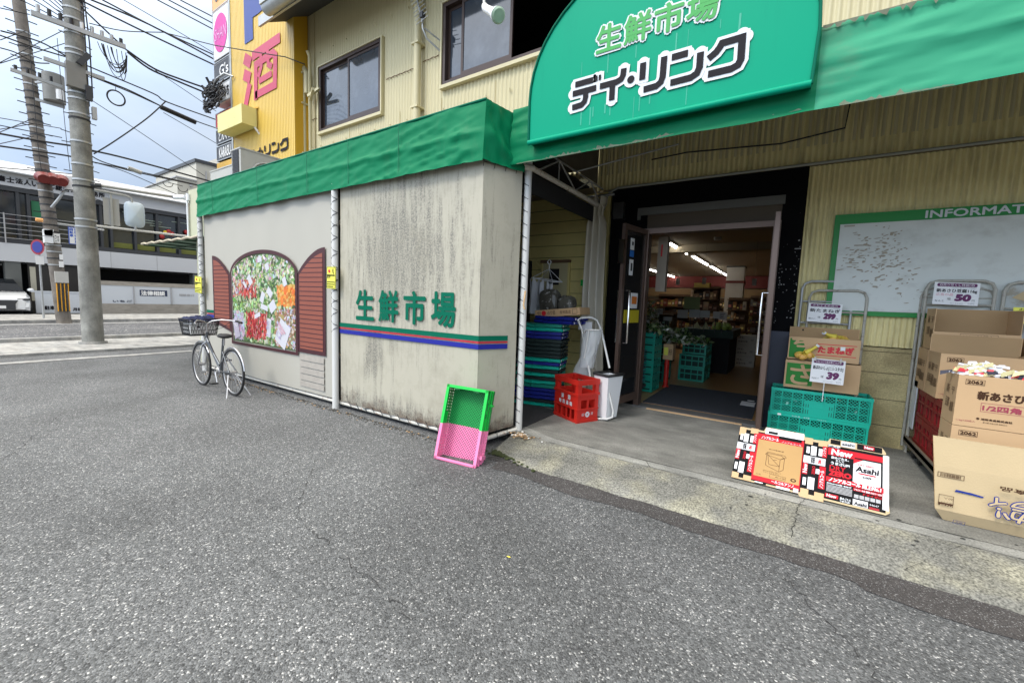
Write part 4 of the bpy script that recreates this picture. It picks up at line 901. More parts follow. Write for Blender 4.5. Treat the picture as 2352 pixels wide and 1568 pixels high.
for i, ch in enumerate('生鮮市場'):
    x0 = -1.362 + i * 0.212; x1 = x0 + 0.185
    b.text(ch, (0, sy, 0), X, Z, x0, x1, 3.222, 3.405, LETW, 0.0, 0.0, 0.0, 0.019)
    b.text(ch, (0, sy - 0.005, 0), X, Z, x0, x1, 3.222, 3.405, LETG2, 0.0, 0.0, 0.0, 0.0055)
b.build('lettering', LETW, sg)
b = MB()
for i in range(16):
    x = random.uniform(-1.5, -0.4); z = random.choice((3.2, 2.85)); b.plate((x, 3.0735, z), X, Z, 0, random.uniform(.003, .012), -random.uniform(.05, .16), 0, mk('pale_streak', (0.003, 0.33, 0.21), 0.5))
b.build('rain_streak', SIGNG, sg)['kind'] = 'stuff'

# flood lamp over the sign
t = thing('flood_lamp', 'white reflector flood lamp on an arm hanging above the green sign', 'lamp', (-2.38, 3.0, 3.9))
MB().tube([(-2.15, 3.3, 4.35), (-2.36, 3.0, 4.05), (-2.385, 2.97, 3.93), (-2.375, 2.97, 3.86)], 0.012, 8).build('arm', WHITE, t)
b = MB(); b.blob((-2.37, 2.97, 3.84), 0.028, WHITE, 10, 8); b.tube([(-2.365, 2.97, 3.825), (-2.27, 2.93, 3.745), (-2.235, 2.915, 3.715), (-2.185, 2.895, 3.675), (-2.155, 2.88, 3.65)], [0.03, 0.034, 0.036, 0.055, 0.062], 18, WHITEP); b.build('lamp_body', WHITEP, t)
MB().tube([(-2.155, 2.88, 3.65), (-2.145, 2.876, 3.642)], [0.060, 0.048], 18).build('lens', mk('greenish_lens', (0.35, 0.48, 0.36), 0.15, 0.3, 20), t)
MB().tube([(-1.95, 3.3, 4.02), (-1.72, 3.2, 3.96), (-1.64, 3.12, 3.9), (-1.64, 3.12, 3.84)], 0.014, 8).build('side_arm', GALV, t)
# tv antenna
t = thing('tv_antenna', 'small grey television antenna on a wall bracket beside the down pipe', 'antenna', (-5.1, 5.0, 5.4))
MB().tube([(-4.98, 5.2, 5.28), (-5.1, 4.95, 5.42), (-5.14, 4.9, 5.56), (-5.14, 4.9, 5.75)], 0.014, 8).build('bracket', GALV, t)
MB().tube([(-4.98, 5.2, 5.44), (-5.12, 4.92, 5.56)], 0.012, 8).build('bracket', GALV, t)
MB().box(-5.0, -4.96, 5.17, 5.20, 5.22, 5.5).build('wall_plate', GALV, t)
b = MB(); b.bar((-5.35, 4.95, 6.15), (-5.12, 4.88, 5.62), 0.02, 0.02, GALV)
for k in range(7):
    q = Vector((-5.33, 4.94, 6.1)).lerp(Vector((-5.13, 4.88, 5.66)), k / 6); b.bar(q - Vector((0.16, -.03, 0)), q + Vector((0.16, -.03, 0)), 0.008, 0.008, GALV)
b.build('elements', GALV, t)
MB().box(-5.17, -5.11, 4.86, 4.93, 5.70, 5.78).build('feed_box', CHAR, t)
# yellow notices
def notice(x, y, z, ang, desc, wd=0.15, ht=0.235):
    t = thing('crime_watch_notice', desc, 'notice sign', (x, y, z), 'yellow notices strapped to the poles', local=True)
    t.rotation_euler = (0, ang, 0)
    MB().box(-wd / 2, wd / 2, -0.006, 0, 0, ht).build('panel', YELL, t)
    b = MB(); o = (0, -0.008, 0)
    for k, (a, c, e, f) in enumerate(((-.42, .42, .60, .66), (-.42, .42, .30, .34), (-.42, .42, .20, .24), (-.42, .30, .10, .14))): b.plate(o, X, Z, a * wd, c * wd, e * ht - .02 * ht, f * ht - .02 * ht, LETK)
    b.frame(o, X, Z, -.48 * wd, .48 * wd, .02 * ht, .98 * ht, 0.004, LETK)
    b.text('防犯', o, X, Z, -.4 * wd, 0.0 * wd, .46 * ht, .62 * ht, LETK, .03, 0.002)
    b.blob((-.2 * wd, -0.008, .80 * ht), 0.024, RED, 8, 5, 0.2, sq=(1, .08, .8)); b.blob((.22 * wd, -0.008, .82 * ht), 0.02, LETK, 8, 5, 0.15, sq=(.5, .08, 1.2)); b.blob((.26 * wd, -0.008, .72 * ht), 0.014, LETK, 8, 5, 0.15, sq=(.6, .08, 1.0))
    b.build('printing', LETK, t)
    return t
notice(-8.13, 2.85, 1.30, R(3), 'yellow notice with red and black pictures on the far left pole of the shelter', 0.26, 0.27)
notice(-4.42, 2.85, 1.42, R(2), 'yellow notice with red and black pictures on the middle pole between the two tarpaulins', 0.17, 0.25)

# ================================================================ yellow sign wall, tenant signs, air conditioners
t = thing('billboard', 'tall yellow corrugated billboard with a blue letter and a crimson character on the building corner', 'billboard', (-10.1, 4.9, 3))
b = MB(); b.box(-11.55, -8.82, 4.90, 5.18, 2.6, 8.6, SIGNYD)
n = 44
for i in range(n):
    x = -11.55 + 2.73 * i / n; w_ = 2.73 / n
    b.box(x + 0.006, x + w_ - 0.006, 4.885, 4.902, 2.6, 8.6, SIGNY)
b.build('board', SIGNY, t)
b = MB(); b.box(-11.62, -11.55, 4.87, 4.95, 2.6, 8.6, GALV); b.build('edge_trim', GALV, t)
b = MB(); yy = 4.872
b.add([(-10.86, yy, 6.97), (-10.46, yy, 6.97), (-10.46, yy, 8.6), (-10.86, yy, 8.6)], [(0, 1, 2, 3)], NAVY)
arc = [(-10.46, 7.42)] + [(-10.2 + 0.62 * math.cos(R(a)), 7.98 + 0.56 * math.sin(R(a))) for a in range(-90, 91, 15)] + [(-10.46, 8.54)]
b.add([(x, yy, z) for x, z in arc], [tuple(range(len(arc)))], NAVY)
SK = [[(-10.86, 6.66), (-10.62, 6.52)], [(-10.90, 6.32), (-10.66, 6.20)], [(-10.86, 5.68), (-10.68, 6.04)], [(-10.48, 6.62), (-9.36, 6.66)],
      [(-10.40, 5.70), (-10.36, 6.40), (-9.62, 6.44), (-9.52, 6.36), (-9.56, 5.78), (-10.38, 5.76)], [(-10.14, 6.62), (-10.12, 6.30), (-10.24, 6.14)], [(-9.84, 6.62), (-9.82, 6.26), (-9.70, 6.2)], [(-10.2, 6.02), (-9.72, 6.04)]]
for q, st in enumerate(SK): b.stroke(st, (0.24, 0.24, 0.2, 0.2, 0.16, 0.12, 0.12, 0.13)[q], yy - 0.002 - 0.0003 * q, SAKE, 0.04)
for q, st in enumerate(KATA):
    wd = 0.019 if q in (1, 2) else 0.043
    f = lambda p: (-9.06 + (p[0] + 0.36) * 1.53, 4.40 + (p[1] - 2.876) * 1.1)
    b.stroke([f(p) for p in st], wd * 1.35, yy - 0.0002 * q - 0.001, LETK)
b.build('lettering', NAVY, t)
t = thing('box_sign', 'blank faded pale yellow box sign sticking out of the yellow billboard', 'sign', (-11.2, 4.6, 5.2))
MB().box(-11.55, -10.35, 4.55, 4.86, 5.05, 5.45).build('sign_box', PALEY, t)
b = MB(); b.bar((-10.4, 4.8, 5.1), (-10.3, 4.9, 4.9), 0.04, 0.04, RUST); b.bar((-10.5, 4.8, 5.44), (-10.3, 4.9, 5.48), 0.05, 0.03, SIGNYD); b.build('bracket', RUST, t)
tn = [(8.17, 8.75, ORANGE, 'Coffee', BROWNAL, 'orange tenant sign with brown italic writing, topmost of the sign column'),
      (7.02, 8.15, WHITEP, 'SHAN', MAGENTA, 'white tenant sign with a magenta oval, second from the top of the column'),
      (6.47, 6.98, CHAR, "G's", PAPER, 'dark tenant sign with two white letters under the magenta oval sign'),
      (5.98, 6.42, WHITEP, 'よりみち', LETK, 'white tenant sign with black brush writing half hidden by the tangle of cables'),
      (5.42, 5.78, RED, 'ルビーグロー', PAPER, 'red tenant sign with white katakana below the tangle of cables'),
      (5.02, 5.38, CHAR, 'どんぐり', PAPER, 'dark tenant sign with white hiragana beside the pale box sign'),
      (4.62, 4.98, CHAR, 'KARASU', PAPER, 'black tenant sign with white capital letters, lowest of the sign column')]
for (z0, z1, mt, st, lm, desc) in tn:
    t = thing('tenant_sign', desc, 'sign', (-12.05, 4.87, z0), 'tenant signs stacked on the corner column')
    b = MB(); b.box(-12.47, -11.62, 4.87, 5.15, z0, z1, mt); b.frame((0, 4.866, 0), X, Z, -12.47, -11.62, z0, z1, 0.02, GALV)
    b.build('sign_box', mt, t)
    b = MB(); zc = (z0 + z1) / 2
    if st == 'SHAN':
        b.add([(-12.05 + 0.36 * math.cos(R(a)), 4.862, zc + 0.44 * math.sin(R(a))) for a in range(0, 360, 12)], [tuple(range(30))], MAGENTA)
        b.text(st, (0, 4.858, 0), X, Z, -12.36, -11.74, zc - 0.13, zc + 0.13, mk('pale_pink', (0.7, 0.35, 0.6)), 0, 0, 0.1)
    else:
        b.text(st, (0, 4.862, 0), X, Z, -12.30 if st != "G's" else -12.15, -11.68, zc - 0.12, zc + 0.12, lm, 0, 0, 0, 0.006)
        if st == "G's":
            for k in range(20):
                for zz in (z0 + 0.05, z1 - 0.07): b.plate((0, 4.863, 0), X, Z, -12.44 + k * 0.04, -12.425 + k * 0.04, zz, zz + 0.02, GREYT)
    b.build('lettering', lm, t)
t = thing('yellow_panel', 'small yellow panel just below the lowest tenant sign', 'panel', (-12, 4.9, 4.3)); MB().box(-12.5, -11.6, 4.88, 5.1, 4.2, 4.58).build('panel_board', SIGNYD, t)
# the column that carries the tenant signs
t = thing('sign_column', 'grey steel column carrying the stack of tenant signs', 'column', (-12.05, 5.3, 0)); MB().box(-12.4, -11.65, 5.16, 5.4, 0, 8.8).build('column_body', GALV, t)
# tangle of cables with insulators on the column
random.seed(21)
b = MB()
for k in range(26):
    c = Vector((random.uniform(-12.35, -11.75), 4.7, random.uniform(5.85, 6.35))); pts = []
    r1, r2, ph = random.uniform(0.08, 0.34), random.uniform(0.06, 0.3), random.uniform(0, 6)
    for i in range(14):
        a = ph + i * 0.42; pts.append(c + Vector((r1 * math.cos(a) + 0.04 * math.sin(3 * a), random.uniform(-.06, .02) + 0.08 * math.sin(a), r2 * math.sin(a))))
    b.tube(pts, random.choice((0.010, 0.014, 0.018)), 5, CABLE)
for k in range(9):
    x, z = random.uniform(-12.6, -11.8), random.uniform(5.75, 6.45); b.cyl((x, 4.72, z), (x + random.uniform(-.1, .1), 4.66, z + 0.12), 0.03, 8, CABLE)
b.tube([(-12.3, 4.75, 6.3), (-11.9, 4.7, 6.42), (-11.6, 4.75, 6.48), (-11.4, 4.85, 6.4)], 0.022, 8, GALV)
b.tube([(-12.75, 4.72, 6.02), (-12.5, 4.7, 5.9), (-12.3, 4.7, 5.95)], 0.018, 6, CABLE)
tag(b.build('cable_tangle', CABLE), 'tangle of black cables and clamps bunched against the tenant sign column', 'cable tangle')
# air conditioners on the shelter roof
ACM = mk('weathered_ac_white', (0.40, 0.40, 0.37), 0.5, 0.08, 4, dirt=(0.2, 0.19, 0.14), dscale=4, dthr=(0.55, 0.75), damt=0.5)
t = thing('air_conditioner', 'large weathered air conditioner with a round fan grille beside the yellow billboard', 'air conditioner', (-7.75, 3.8, 3.1), 'air conditioner units above the shelter')
b = MB(); b.box(-7.92, -7.60, 3.31, 4.28, 3.10, 3.655, ACM); b.box(-7.93, -7.59, 3.30, 4.29, 3.655, 3.675, ACM); b.build('casing', ACM, t)
b = MB(); gy, gz, gr = 3.72, 3.30, 0.225
for k in range(11):
    zz = gz - gr + 2 * gr * (k + 0.5) / 11; hw = math.sqrt(max(0, gr * gr - (zz - gz) ** 2)) * 1.1; b.box(-7.592, -7.578, gy - hw, gy + hw, zz - 0.009, zz + 0.009, mk('dark_grille', (0.10, 0.10, 0.09)))
b.build('fan_grille', GREYT, t)
MB().tube([(-7.585, gy + 1.1 * gr * math.cos(R(a)), gz + gr * math.sin(R(a))) for a in range(0, 361, 12)], 0.014, 6).build('grille_rim', ACM, t)
b = MB()
for k in range(26): b.box(-7.88, -7.66, 3.296, 3.306, 3.12 + k * .0205, 3.131 + k * .0205, CHAR)
b.build('side_fins', CHAR, t)
t = thing('air_conditioner', 'smaller plain weathered air conditioner casing at the left end of the shelter roof', 'air conditioner', (-8.6, 3.6, 3.1), 'air conditioner units above the shelter')
b = MB(); b.box(-9.25, -8.02, 3.5, 3.85, 3.05, 3.55, ACM); b.box(-9.26, -8.01, 3.49, 3.86, 3.55, 3.57, ACM); b.build('casing', ACM, t); b = MB(); b.box(-8.42, -8.30, 3.494, 3.50, 3.36, 3.46, GREYT); b.box(-9.1, -9.06, 3.494, 3.50, 3.32, 3.40, GREYT); b.build('label_plate', GREYT, t)
b = MB(); b.box(-8.75, -8.45, 3.6, 3.8, 3.57, 3.62, ACM); b.build('top_vent', ACM, t)
t = thing('security_camera', 'small white security camera pointing left from the pale wall corner', 'camera', (-9.5, 3.2, 3.0))
# ---- pale neighbouring building behind the shelter
WB = mk('pale_plaster', (0.46, 0.44, 0.38), 0.8, 0.05, 1.5, dirt=(0.4, 0.38, 0.32), dscale=1.5, dthr=(0.55, 0.8), damt=0.4)
nb = thing('neighbour_house', 'tall pale plaster building with a stepped parapet rising behind the end of the office building', 'house', (-38, 14, 0))
b = MB(); b.box(-44, -36, 11.6, 20, 0, 9.05, WB); b.box(-44, -36.0, 12.75, 20, 9.05, 10.4, WB); b.box(-44, -36, 14.3, 20, 10.4, 11.2, WB); b.build('wall', WB, nb)
b = MB(); b.box(-44.1, -35.9, 12.65, 14.3, 10.4, 10.62, CHAR); b.box(-44.1, -35.9, 11.5, 12.75, 9.05, 9.13, GREYT); b.build('parapet_cap', CHAR, nb)
b = MB(); b.box(-36, -35.9, 12.3, 12.45, 8.6, 8.8, GREYT); b.box(-36, -35.9, 13.3, 13.36, 8.4, 9.9, GREYT); b.build('wall_fittings', GREYT, nb)['kind'] = 'stuff'
t2 = thing('wall_pillar', 'narrow pale yellow wall pillar between the green canopy and the awning end', 'pillar', (-9.1, 3.3, 0))
b = MB(); b.box(-9.42, -8.72, 3.2, 3.6, 2.28, 3.17, mk('pale_lime_plaster', (0.46, 0.46, 0.33), 0.7, 0.08, 3)); b.build('upper_wall', WB, t2)
b = MB(); b.box(-9.14, -9.02, 3.2, 3.3, 0, 2.28, mk('pale_lime_plaster', (0, 0, 0))); b.build('post', WB, t2); b = MB(); b.box(-9.0, -8.74, 3.3, 3.6, 0, 2.28, mk('olive_panel', (0.12, 0.12, 0.05), 0.7)); b.build('lower_wall', WB, t2)
MB().tube([(-9.40, 3.17, 2.28), (-9.40, 3.17, 3.1)], .018, 6).build('conduit', WHITEP, t2); MB().box(-9.46, -9.44, 3.18, 3.24, 2.75, 2.95).build('red_notice', mk('faded_red_notice', (0.5, 0.12, 0.12)), t2)
b = MB(); b.cyl((-9.38, 3.18, 2.98), (-9.38, 3.18, 3.10), 0.035, 10, WHITEP); b.cyl((-9.42, 3.15, 3.04), (-9.68, 3.08, 3.05), 0.04, 12, WHITEP); b.cyl((-9.68, 3.08, 3.05), (-9.71, 3.072, 3.05), 0.036, 12, CHAR); b.build('camera_body', WHITEP, D.objects['security_camera'])
# green flat canopy
t = thing('green_canopy', 'low green canopy with a rusty rim reaching out to the street left of the shelter', 'canopy', (-9.6, 3.6, 2.3))
b = MB(); CG = mk('canopy_green', (0.12, 0.24, 0.16), 0.7)
b.box(-11.3, -8.3, 3.02, 4.15, 2.25, 2.262, CG); b.build('canopy_sheet', CG, t)
b = MB()
for k in range(5): b.box(-11.3 + k * .7, -11.27 + k * .7, 3.02, 4.15, 2.225, 2.25, mk('canopy_dark_green', (0.05, 0.10, 0.07)))
b.box(-11.3, -8.3, 3.5, 3.53, 2.22, 2.25, mk('canopy_dark_green', (0, 0, 0))); b.build('canopy_ribs', CG, t)
b = MB(); b.tube([(-11.32 + k * .15, 3.0, 2.255 + .012 * math.sin(k * 2.1)) for k in range(21)], .022, 6, mk('rope_trim', (0.45, 0.40, 0.30), 0.8, 0.3, 30)); b.tube([(-11.32, 3.0, 2.25), (-11.32, 4.15, 2.25)], .016, 6, mk('rope_trim', (0, 0, 0))); b.cyl((-11.3, 4.15, 2.24), (-8.3, 4.15, 2.24), .014, 6, WB); b.build('canopy_frame', WB, t)

# ================================================================ street: poles, arms, signs, cables
POLE = thing('utility_pole', 'thick grey concrete utility pole standing at the near kerb with bands and crossarms', 'utility pole', (-13.1, 2.55, 0), 'concrete utility poles')
px, py = -13.1, 2.53
MB().tube([(px, py, 0), (px, py, 12)], [0.185, 0.125], 24).build('shaft', POLEM, POLE)
MB().cyl((px, py, 0), (px, py, 0.1), 0.24, 16).build('base_collar', PAVE, POLE)
for z in (2.62, 2.78, 3.48, 3.62, 3.95, 4.42, 4.9, 5.0, 5.3, 5.42, 5.9, 6.2, 6.3, 6.62, 6.9, 7.1, 7.3):
    r = 0.187 - 0.06 * z / 12; MB().tube([(px, py, z), (px, py, z + 0.035)], r + 0.010, 20, None, True).build('steel_band', (GALV, CABLE, GALV)[int(z * 10) % 3], POLE)
b = MB(); random.seed(3)
for k in range(44):
    z = 3.2 + k * 0.1; s_ = 1 if k % 2 else -1
    if random.random() < 0.75: b.bar((px - 0.02, py + s_ * 0.12, z), (px - 0.02, py + s_ * (0.2 + random.random() * 0.1), z + random.uniform(-.03, .03)), 0.014, 0.014, CABLE)
b.build('step_bolts', CABLE, POLE)['kind'] = 'stuff'
b = MB(); b.bar((-12.95, 1.9, 6.68), (-12.95, 3.31, 6.74), 0.07, 0.09, GALV)
for k in range(9):
    y_ = 2.0 + k * 0.155; b.cyl((-12.95, y_, 6.74), (-12.95, y_, 6.88), 0.032, 8, random.choice((WHITEP, GALV, CABLE)))
b.build('crossarm', GALV, POLE)
b = MB(); b.bar((-12.95, 2.03, 5.89), (-12.95, 2.93, 5.89), 0.06, 0.07, GALV); b.build('crossarm', GALV, POLE)
b = MB(); b.bar((-13.2, 1.61, 5.55), (-13.2, 2.32, 5.52), 0.05, 0.06, GALV)
for k in range(4): b.cyl((-13.2, 1.68 + k * 0.16, 5.56), (-13.2, 1.68 + k * 0.16, 5.66), 0.025, 8, CABLE)
b.build('crossarm', GALV, POLE)
b = MB(); b.box(-13.0, -12.86, 2.33, 2.62, 5.5, 5.98, mk('grey_box', (0.2, 0.2, 0.19), 0.6, 0.15, 9)); b.box(-12.9, -12.82, 2.60, 2.70, 5.3, 5.6, CHAR); b.bar((-12.85, 2.52, 5.98), (-12.85, 2.68, 6.24), 0.1, 0.1, CHAR); b.box(-12.95, -12.85, 2.69, 2.76, 4.95, 5.2, GALV); b.build('junction_box', CHAR, POLE)
b = MB()
for k in range(12):
    y0_ = 2.75 + random.random() * 0.5; pts = [(-12.9, y0_, 6.6)]
    dp = random.uniform(.25, .6)
    for q in range(1, 15): pts.append((-12.9, y0_ + (3.32 - y0_) * q / 14, 6.6 - dp * math.sin(q / 14 * math.pi) ** .7 - 0.05 * q / 14))
    b.tube(pts, 0.007, 5, CABLE)
for k in range(6): b.tube([(-12.9, 3.2, 6.3), (-12.9, 3.26, 6.12), (-12.9, 3.3, 6.2 + .03 * k), (-12.9, 3.3, 6.6)], 0.008, 5, CABLE)
b.tube([(-12.95, 2.68, 7.4), (-12.93, 2.72, 6.5), (-12.93, 2.72, 5.4)], 0.012, 6, CABLE); b.tube([(-12.95, 2.66, 7.4), (-12.93, 2.66, 5.2)], 0.010, 6, CABLE)
b.build('jumper_wires', CABLE, POLE)['kind'] = 'stuff'
# far pole
fp = thing('utility_pole', 'slimmer brown-grey concrete utility pole across the road behind the thick one', 'utility pole', (-21.0, 3.3, 0), 'concrete utility poles')
POLB = concrete_mat('old_pole_concrete', (0.17, 0.15, 0.13), 0.2, (0.2, 0.18, 0.16))
MB().tube([(-21.0, 3.36, 0), (-21.0, 2.75, 12)], [0.19, 0.14], 18).build('shaft', POLB, fp)
b = MB()
for z in [2.0 + 0.22 * k for k in range(34)]:
    yc = 3.36 - 0.61 * z / 12; b.tube([(-21, yc, z), (-21, yc, z + 0.04)], 0.205 - 0.05 * z / 12, 14, random.choice((CABLE, GALV, CHAR)))
for k in range(40):
    z = 3.4 + k * 0.17; yc = 3.36 - 0.61 * z / 12; s_ = 1 if k % 2 else -1; b.bar((-21, yc, z), (-21, yc + s_ * 0.34, z), 0.025, 0.025, CABLE)
b.build('steel_bands', CABLE, fp)['kind'] = 'stuff'
b = MB(); b.box(-20.85, -20.78, 3.18, 3.5, 1.42, 1.80, mk('pole_label', (0.5, 0.49, 0.46), 0.8)); b.box(-20.83, -20.76, 3.30, 3.40, 1.95, 2.15, PAPER); b.box(-20.83, -20.76, 3.32, 3.40, 2.2, 2.38, PAPER); b.box(-20.83, -20.76, 3.22, 3.36, 2.75, 3.06, PAPER); b.text('三ツ本', (-20.755, 3.24, 2.78), (0, 1, 0), Z, 0, 0.09, 0, 0.24, LETK); b.build('pole_label', PAPER, fp)
b = MB()
for k in range(7): b.box(-20.84, -20.79, 3.2 + k * 0.045, 3.22 + k * 0.045, 0.45, 1.40, mk('hazard_orange', (0.75, 0.36, 0.02), 0.6) if k % 2 == 0 else CHAR)
b.build('hazard_band', ORANGE, fp)
t = thing('transformer', 'small grey transformer can hanging beside the far utility pole', 'transformer', (-20.5, 3.55, 7))
b = MB(); b.cyl((-20.6, 3.42, 7.3), (-20.6, 3.42, 8.15), 0.26, 16, mk('grey_box', (0, 0, 0))); b.cyl((-20.35, 3.5, 7.35), (-20.35, 3.5, 7.65), 0.09, 10, WHITEP); b.build('tank', GALV, t)
b = MB(); b.bar((-20.7, 3.0, 7.25), (-20.6, 3.65, 7.22), 0.06, 0.08, GALV); b.bar((-20.8, 3.05, 7.8), (-20.6, 3.3, 7.9), 0.06, 0.06, GALV); b.build('bracket', GALV, t)
def ycat(a, b2, sag, n=10): return [tuple(Vector(a).lerp(Vector(b2), i / n) - Vector((0, 0, sag * 4 * (i / n) * (1 - i / n)))) for i in range(n + 1)]
# signal arms, mirror and boards on the near pole
t = thing('signal_arm', 'grey steel arms reaching right from the thick utility pole over the street', 'steel arm', (-13, 2.7, 3.5))
b = MB(); b.tube([(-12.95, 2.66, 3.57), (-12.95, 3.5, 3.6), (-12.95, 4.9, 3.66)], 0.035, 8, GALV); b.tube([(-12.95, 2.66, 3.46), (-12.95, 3.18, 3.45), (-12.95, 3.27, 3.42), (-12.95, 3.29, 3.3)], 0.028, 8, GALV)
b.tube([(-12.95, 2.66, 2.68), (-12.95, 4.4, 2.70)], 0.026, 8, WHITE); b.build('arm', GALV, t)
b = MB(); b.cyl((-12.98, 2.62, 3.56), (-12.93, 2.78, 3.57), 0.05, 8, CHAR); b.build('joint', GALV, t)
t = thing('traffic_mirror', 'white moulded back of a traffic mirror hung from the steel arm', 'traffic mirror', (-13, 3.32, 2.8))
b = MB(); prof = []
for (hx, hz, dx) in ((0.185, 0.29, 0.0), (0.185, 0.29, 0.03), (0.16, 0.26, 0.06), (0.12, 0.18, 0.10), (0.0, 0.0, 0.115)):
    ring = []
    for k in range(24):
        a = 2 * math.pi * k / 24; c_, s_ = math.cos(a), math.sin(a); e_ = 0.45
        ring.append((-12.98 + dx, 3.33 + hx * abs(c_) ** e_ * (1 if c_ > 0 else -1), 3.05 + hz * abs(s_) ** e_ * (1 if s_ > 0 else -1)))
    prof.append(ring)
b.add([p for r_ in prof for p in r_], [(i * 24 + k, i * 24 + (k + 1) % 24, (i + 1) * 24 + (k + 1) % 24, (i + 1) * 24 + k) for i in range(4) for k in range(24)], mk('bluish_white_plastic', (0.55, 0.64, 0.72), 0.35), True)
b.build('mirror_back', WHITEP, t)
MB().tube([(-12.95, 3.33, 2.68), (-12.95, 3.33, 2.80)], 0.025, 8).build('clamp', GALV, t)
t = thing('signboard_back', 'grey back of a rectangular signboard hung from the steel arm beside the traffic mirror', 'sign', (-13, 2.93, 2.74))
b = MB(); b.box(-13.0, -12.985, 2.80, 3.07, 2.74, 3.34, mk('sign_back_grey', (0.38, 0.38, 0.37), 0.5)); b.build('board', GALV, t); b = MB(); b.box(-12.985, -12.95, 2.91, 2.95, 2.70, 3.46, GALV); b.build('strut', GALV, t)
# far street signs
t = thing('bicycle_path_sign', 'blue and white vertical street sign with Japanese characters beside the far pole', 'street sign', (-20.9, 3.72, 2.77))
b = MB(); b.box(-20.95, -20.92, 3.59, 3.85, 2.77, 3.35, mk('sign_blue_text', (0.05, 0.12, 0.5), 0.5)); b.plate((-20.915, 3.59, 2.77), (0, 1, 0), Z, 0.02, 0.24, 0.02, 0.56, PAPER)
for i, col in enumerate(('歩行者専用', '自転車')):
    for k, ch in enumerate(col): b.text(ch, (-20.91, 3.59, 2.77), (0, 1, 0), Z, 0.14 - i * 0.11, 0.22 - i * 0.11, 0.46 - k * 0.105, 0.55 - k * 0.105, mk('sign_blue_text', (0, 0, 0)), 0, 0, 0, 0.004)
b.build('sign_panel', PAPER, t); b = MB(); b.cyl((-20.94, 3.3, 3.42), (-20.94, 4.5, 3.38), 0.03, 8, GALV); b.build('arm', GALV, t)
t = thing('no_parking_sign', 'round red and blue no parking sign on a thin post across the road', 'street sign', (-22.5, 3.1, 0))
b = MB(); 
def disc(b, c, r, mt, off, n=24):
    ax, nn = Vector((0.87, 0.5, 0)), Vector((0.5, -0.87, 0)); c = Vector(c) + nn * off
    b.add([c + ax * r * math.cos(2 * math.pi * k / n) + Vector((0, 0, r * math.sin(2 * math.pi * k / n))) for k in range(n)], [tuple(range(n))], mt)
disc(b, (-22.50, 3.1, 2.66), 0.27, mk('dull_sign_red', (0.30, 0.03, 0.05)), 0.04); disc(b, (-22.50, 3.1, 2.66), 0.20, mk('dull_sign_blue', (0.03, 0.04, 0.25)), 0.05); b.build('sign_face', RED, t)
b = MB(); b.cyl((-22.53, 3.1, 0), (-22.53, 3.1, 2.9), 0.03, 8, GALV); b.box(-22.5, -22.48, 3.0, 3.2, 2.05, 2.35, PAPER); b.build('post', GALV, t)
t = thing('pedestrian_signal', 'white backed pedestrian signal box clamped to the far pole', 'traffic signal', (-20.8, 3.1, 2.7))
b = MB(); b.box(-20.9, -20.6, 2.98, 3.18, 2.95, 3.16, WHITEP); b.box(-20.9, -20.62, 2.98, 3.18, 2.72, 2.93, WHITEP); b.add([(-20.6, 2.94, 3.12), (-20.6, 3.2, 3.17), (-20.6, 3.16, 2.94), (-20.6, 3.0, 2.94)], [(0, 1, 2, 3)], WHITEP); b.build('housing', WHITEP, t)
t = thing('vehicle_signal', 'red and white hooded traffic signal head seen from behind on the far pole', 'traffic signal', (-20.6, 3.3, 4.8))
b = MB(); RW = mk('dull_red_metal', (0.17, 0.018, 0.014), 0.5, 0.15, 8)
for k in range(3): b.tube([(-20.7, 3.0 + k * 0.2, 4.83), (-20.4, 3.02 + k * 0.2, 4.80), (-20.2, 3.0 + k * .2, 4.70)], [0.16, 0.18, 0.14], 14, RW)
b.box(-20.8, -20.5, 2.95, 3.6, 4.66, 4.98, RW); b.build('signal_hood', RW, t)
b = MB(); b.box(-20.7, -20.4, 3.52, 3.82, 4.55, 4.98, WHITEP); b.tube([(-20.6, 3.5, 4.5), (-20.5, 3.35, 4.2), (-20.7, 3.2, 3.9)], 0.04, 8, GALV); b.bar((-20.6, 3.7, 4.98), (-20.6, 4.0, 5.1), .05, .08, GALV); b.build('bracket', WHITEP, t)
t = thing('amber_lamp', 'small amber lamp sticking out of the far pole', 'lamp', (-20.8, 2.95, 3.4)); MB().cyl((-20.8, 3.0, 3.45), (-20.8, 2.84, 3.45), 0.06, 10).build('lamp_head', ORANGE, t)

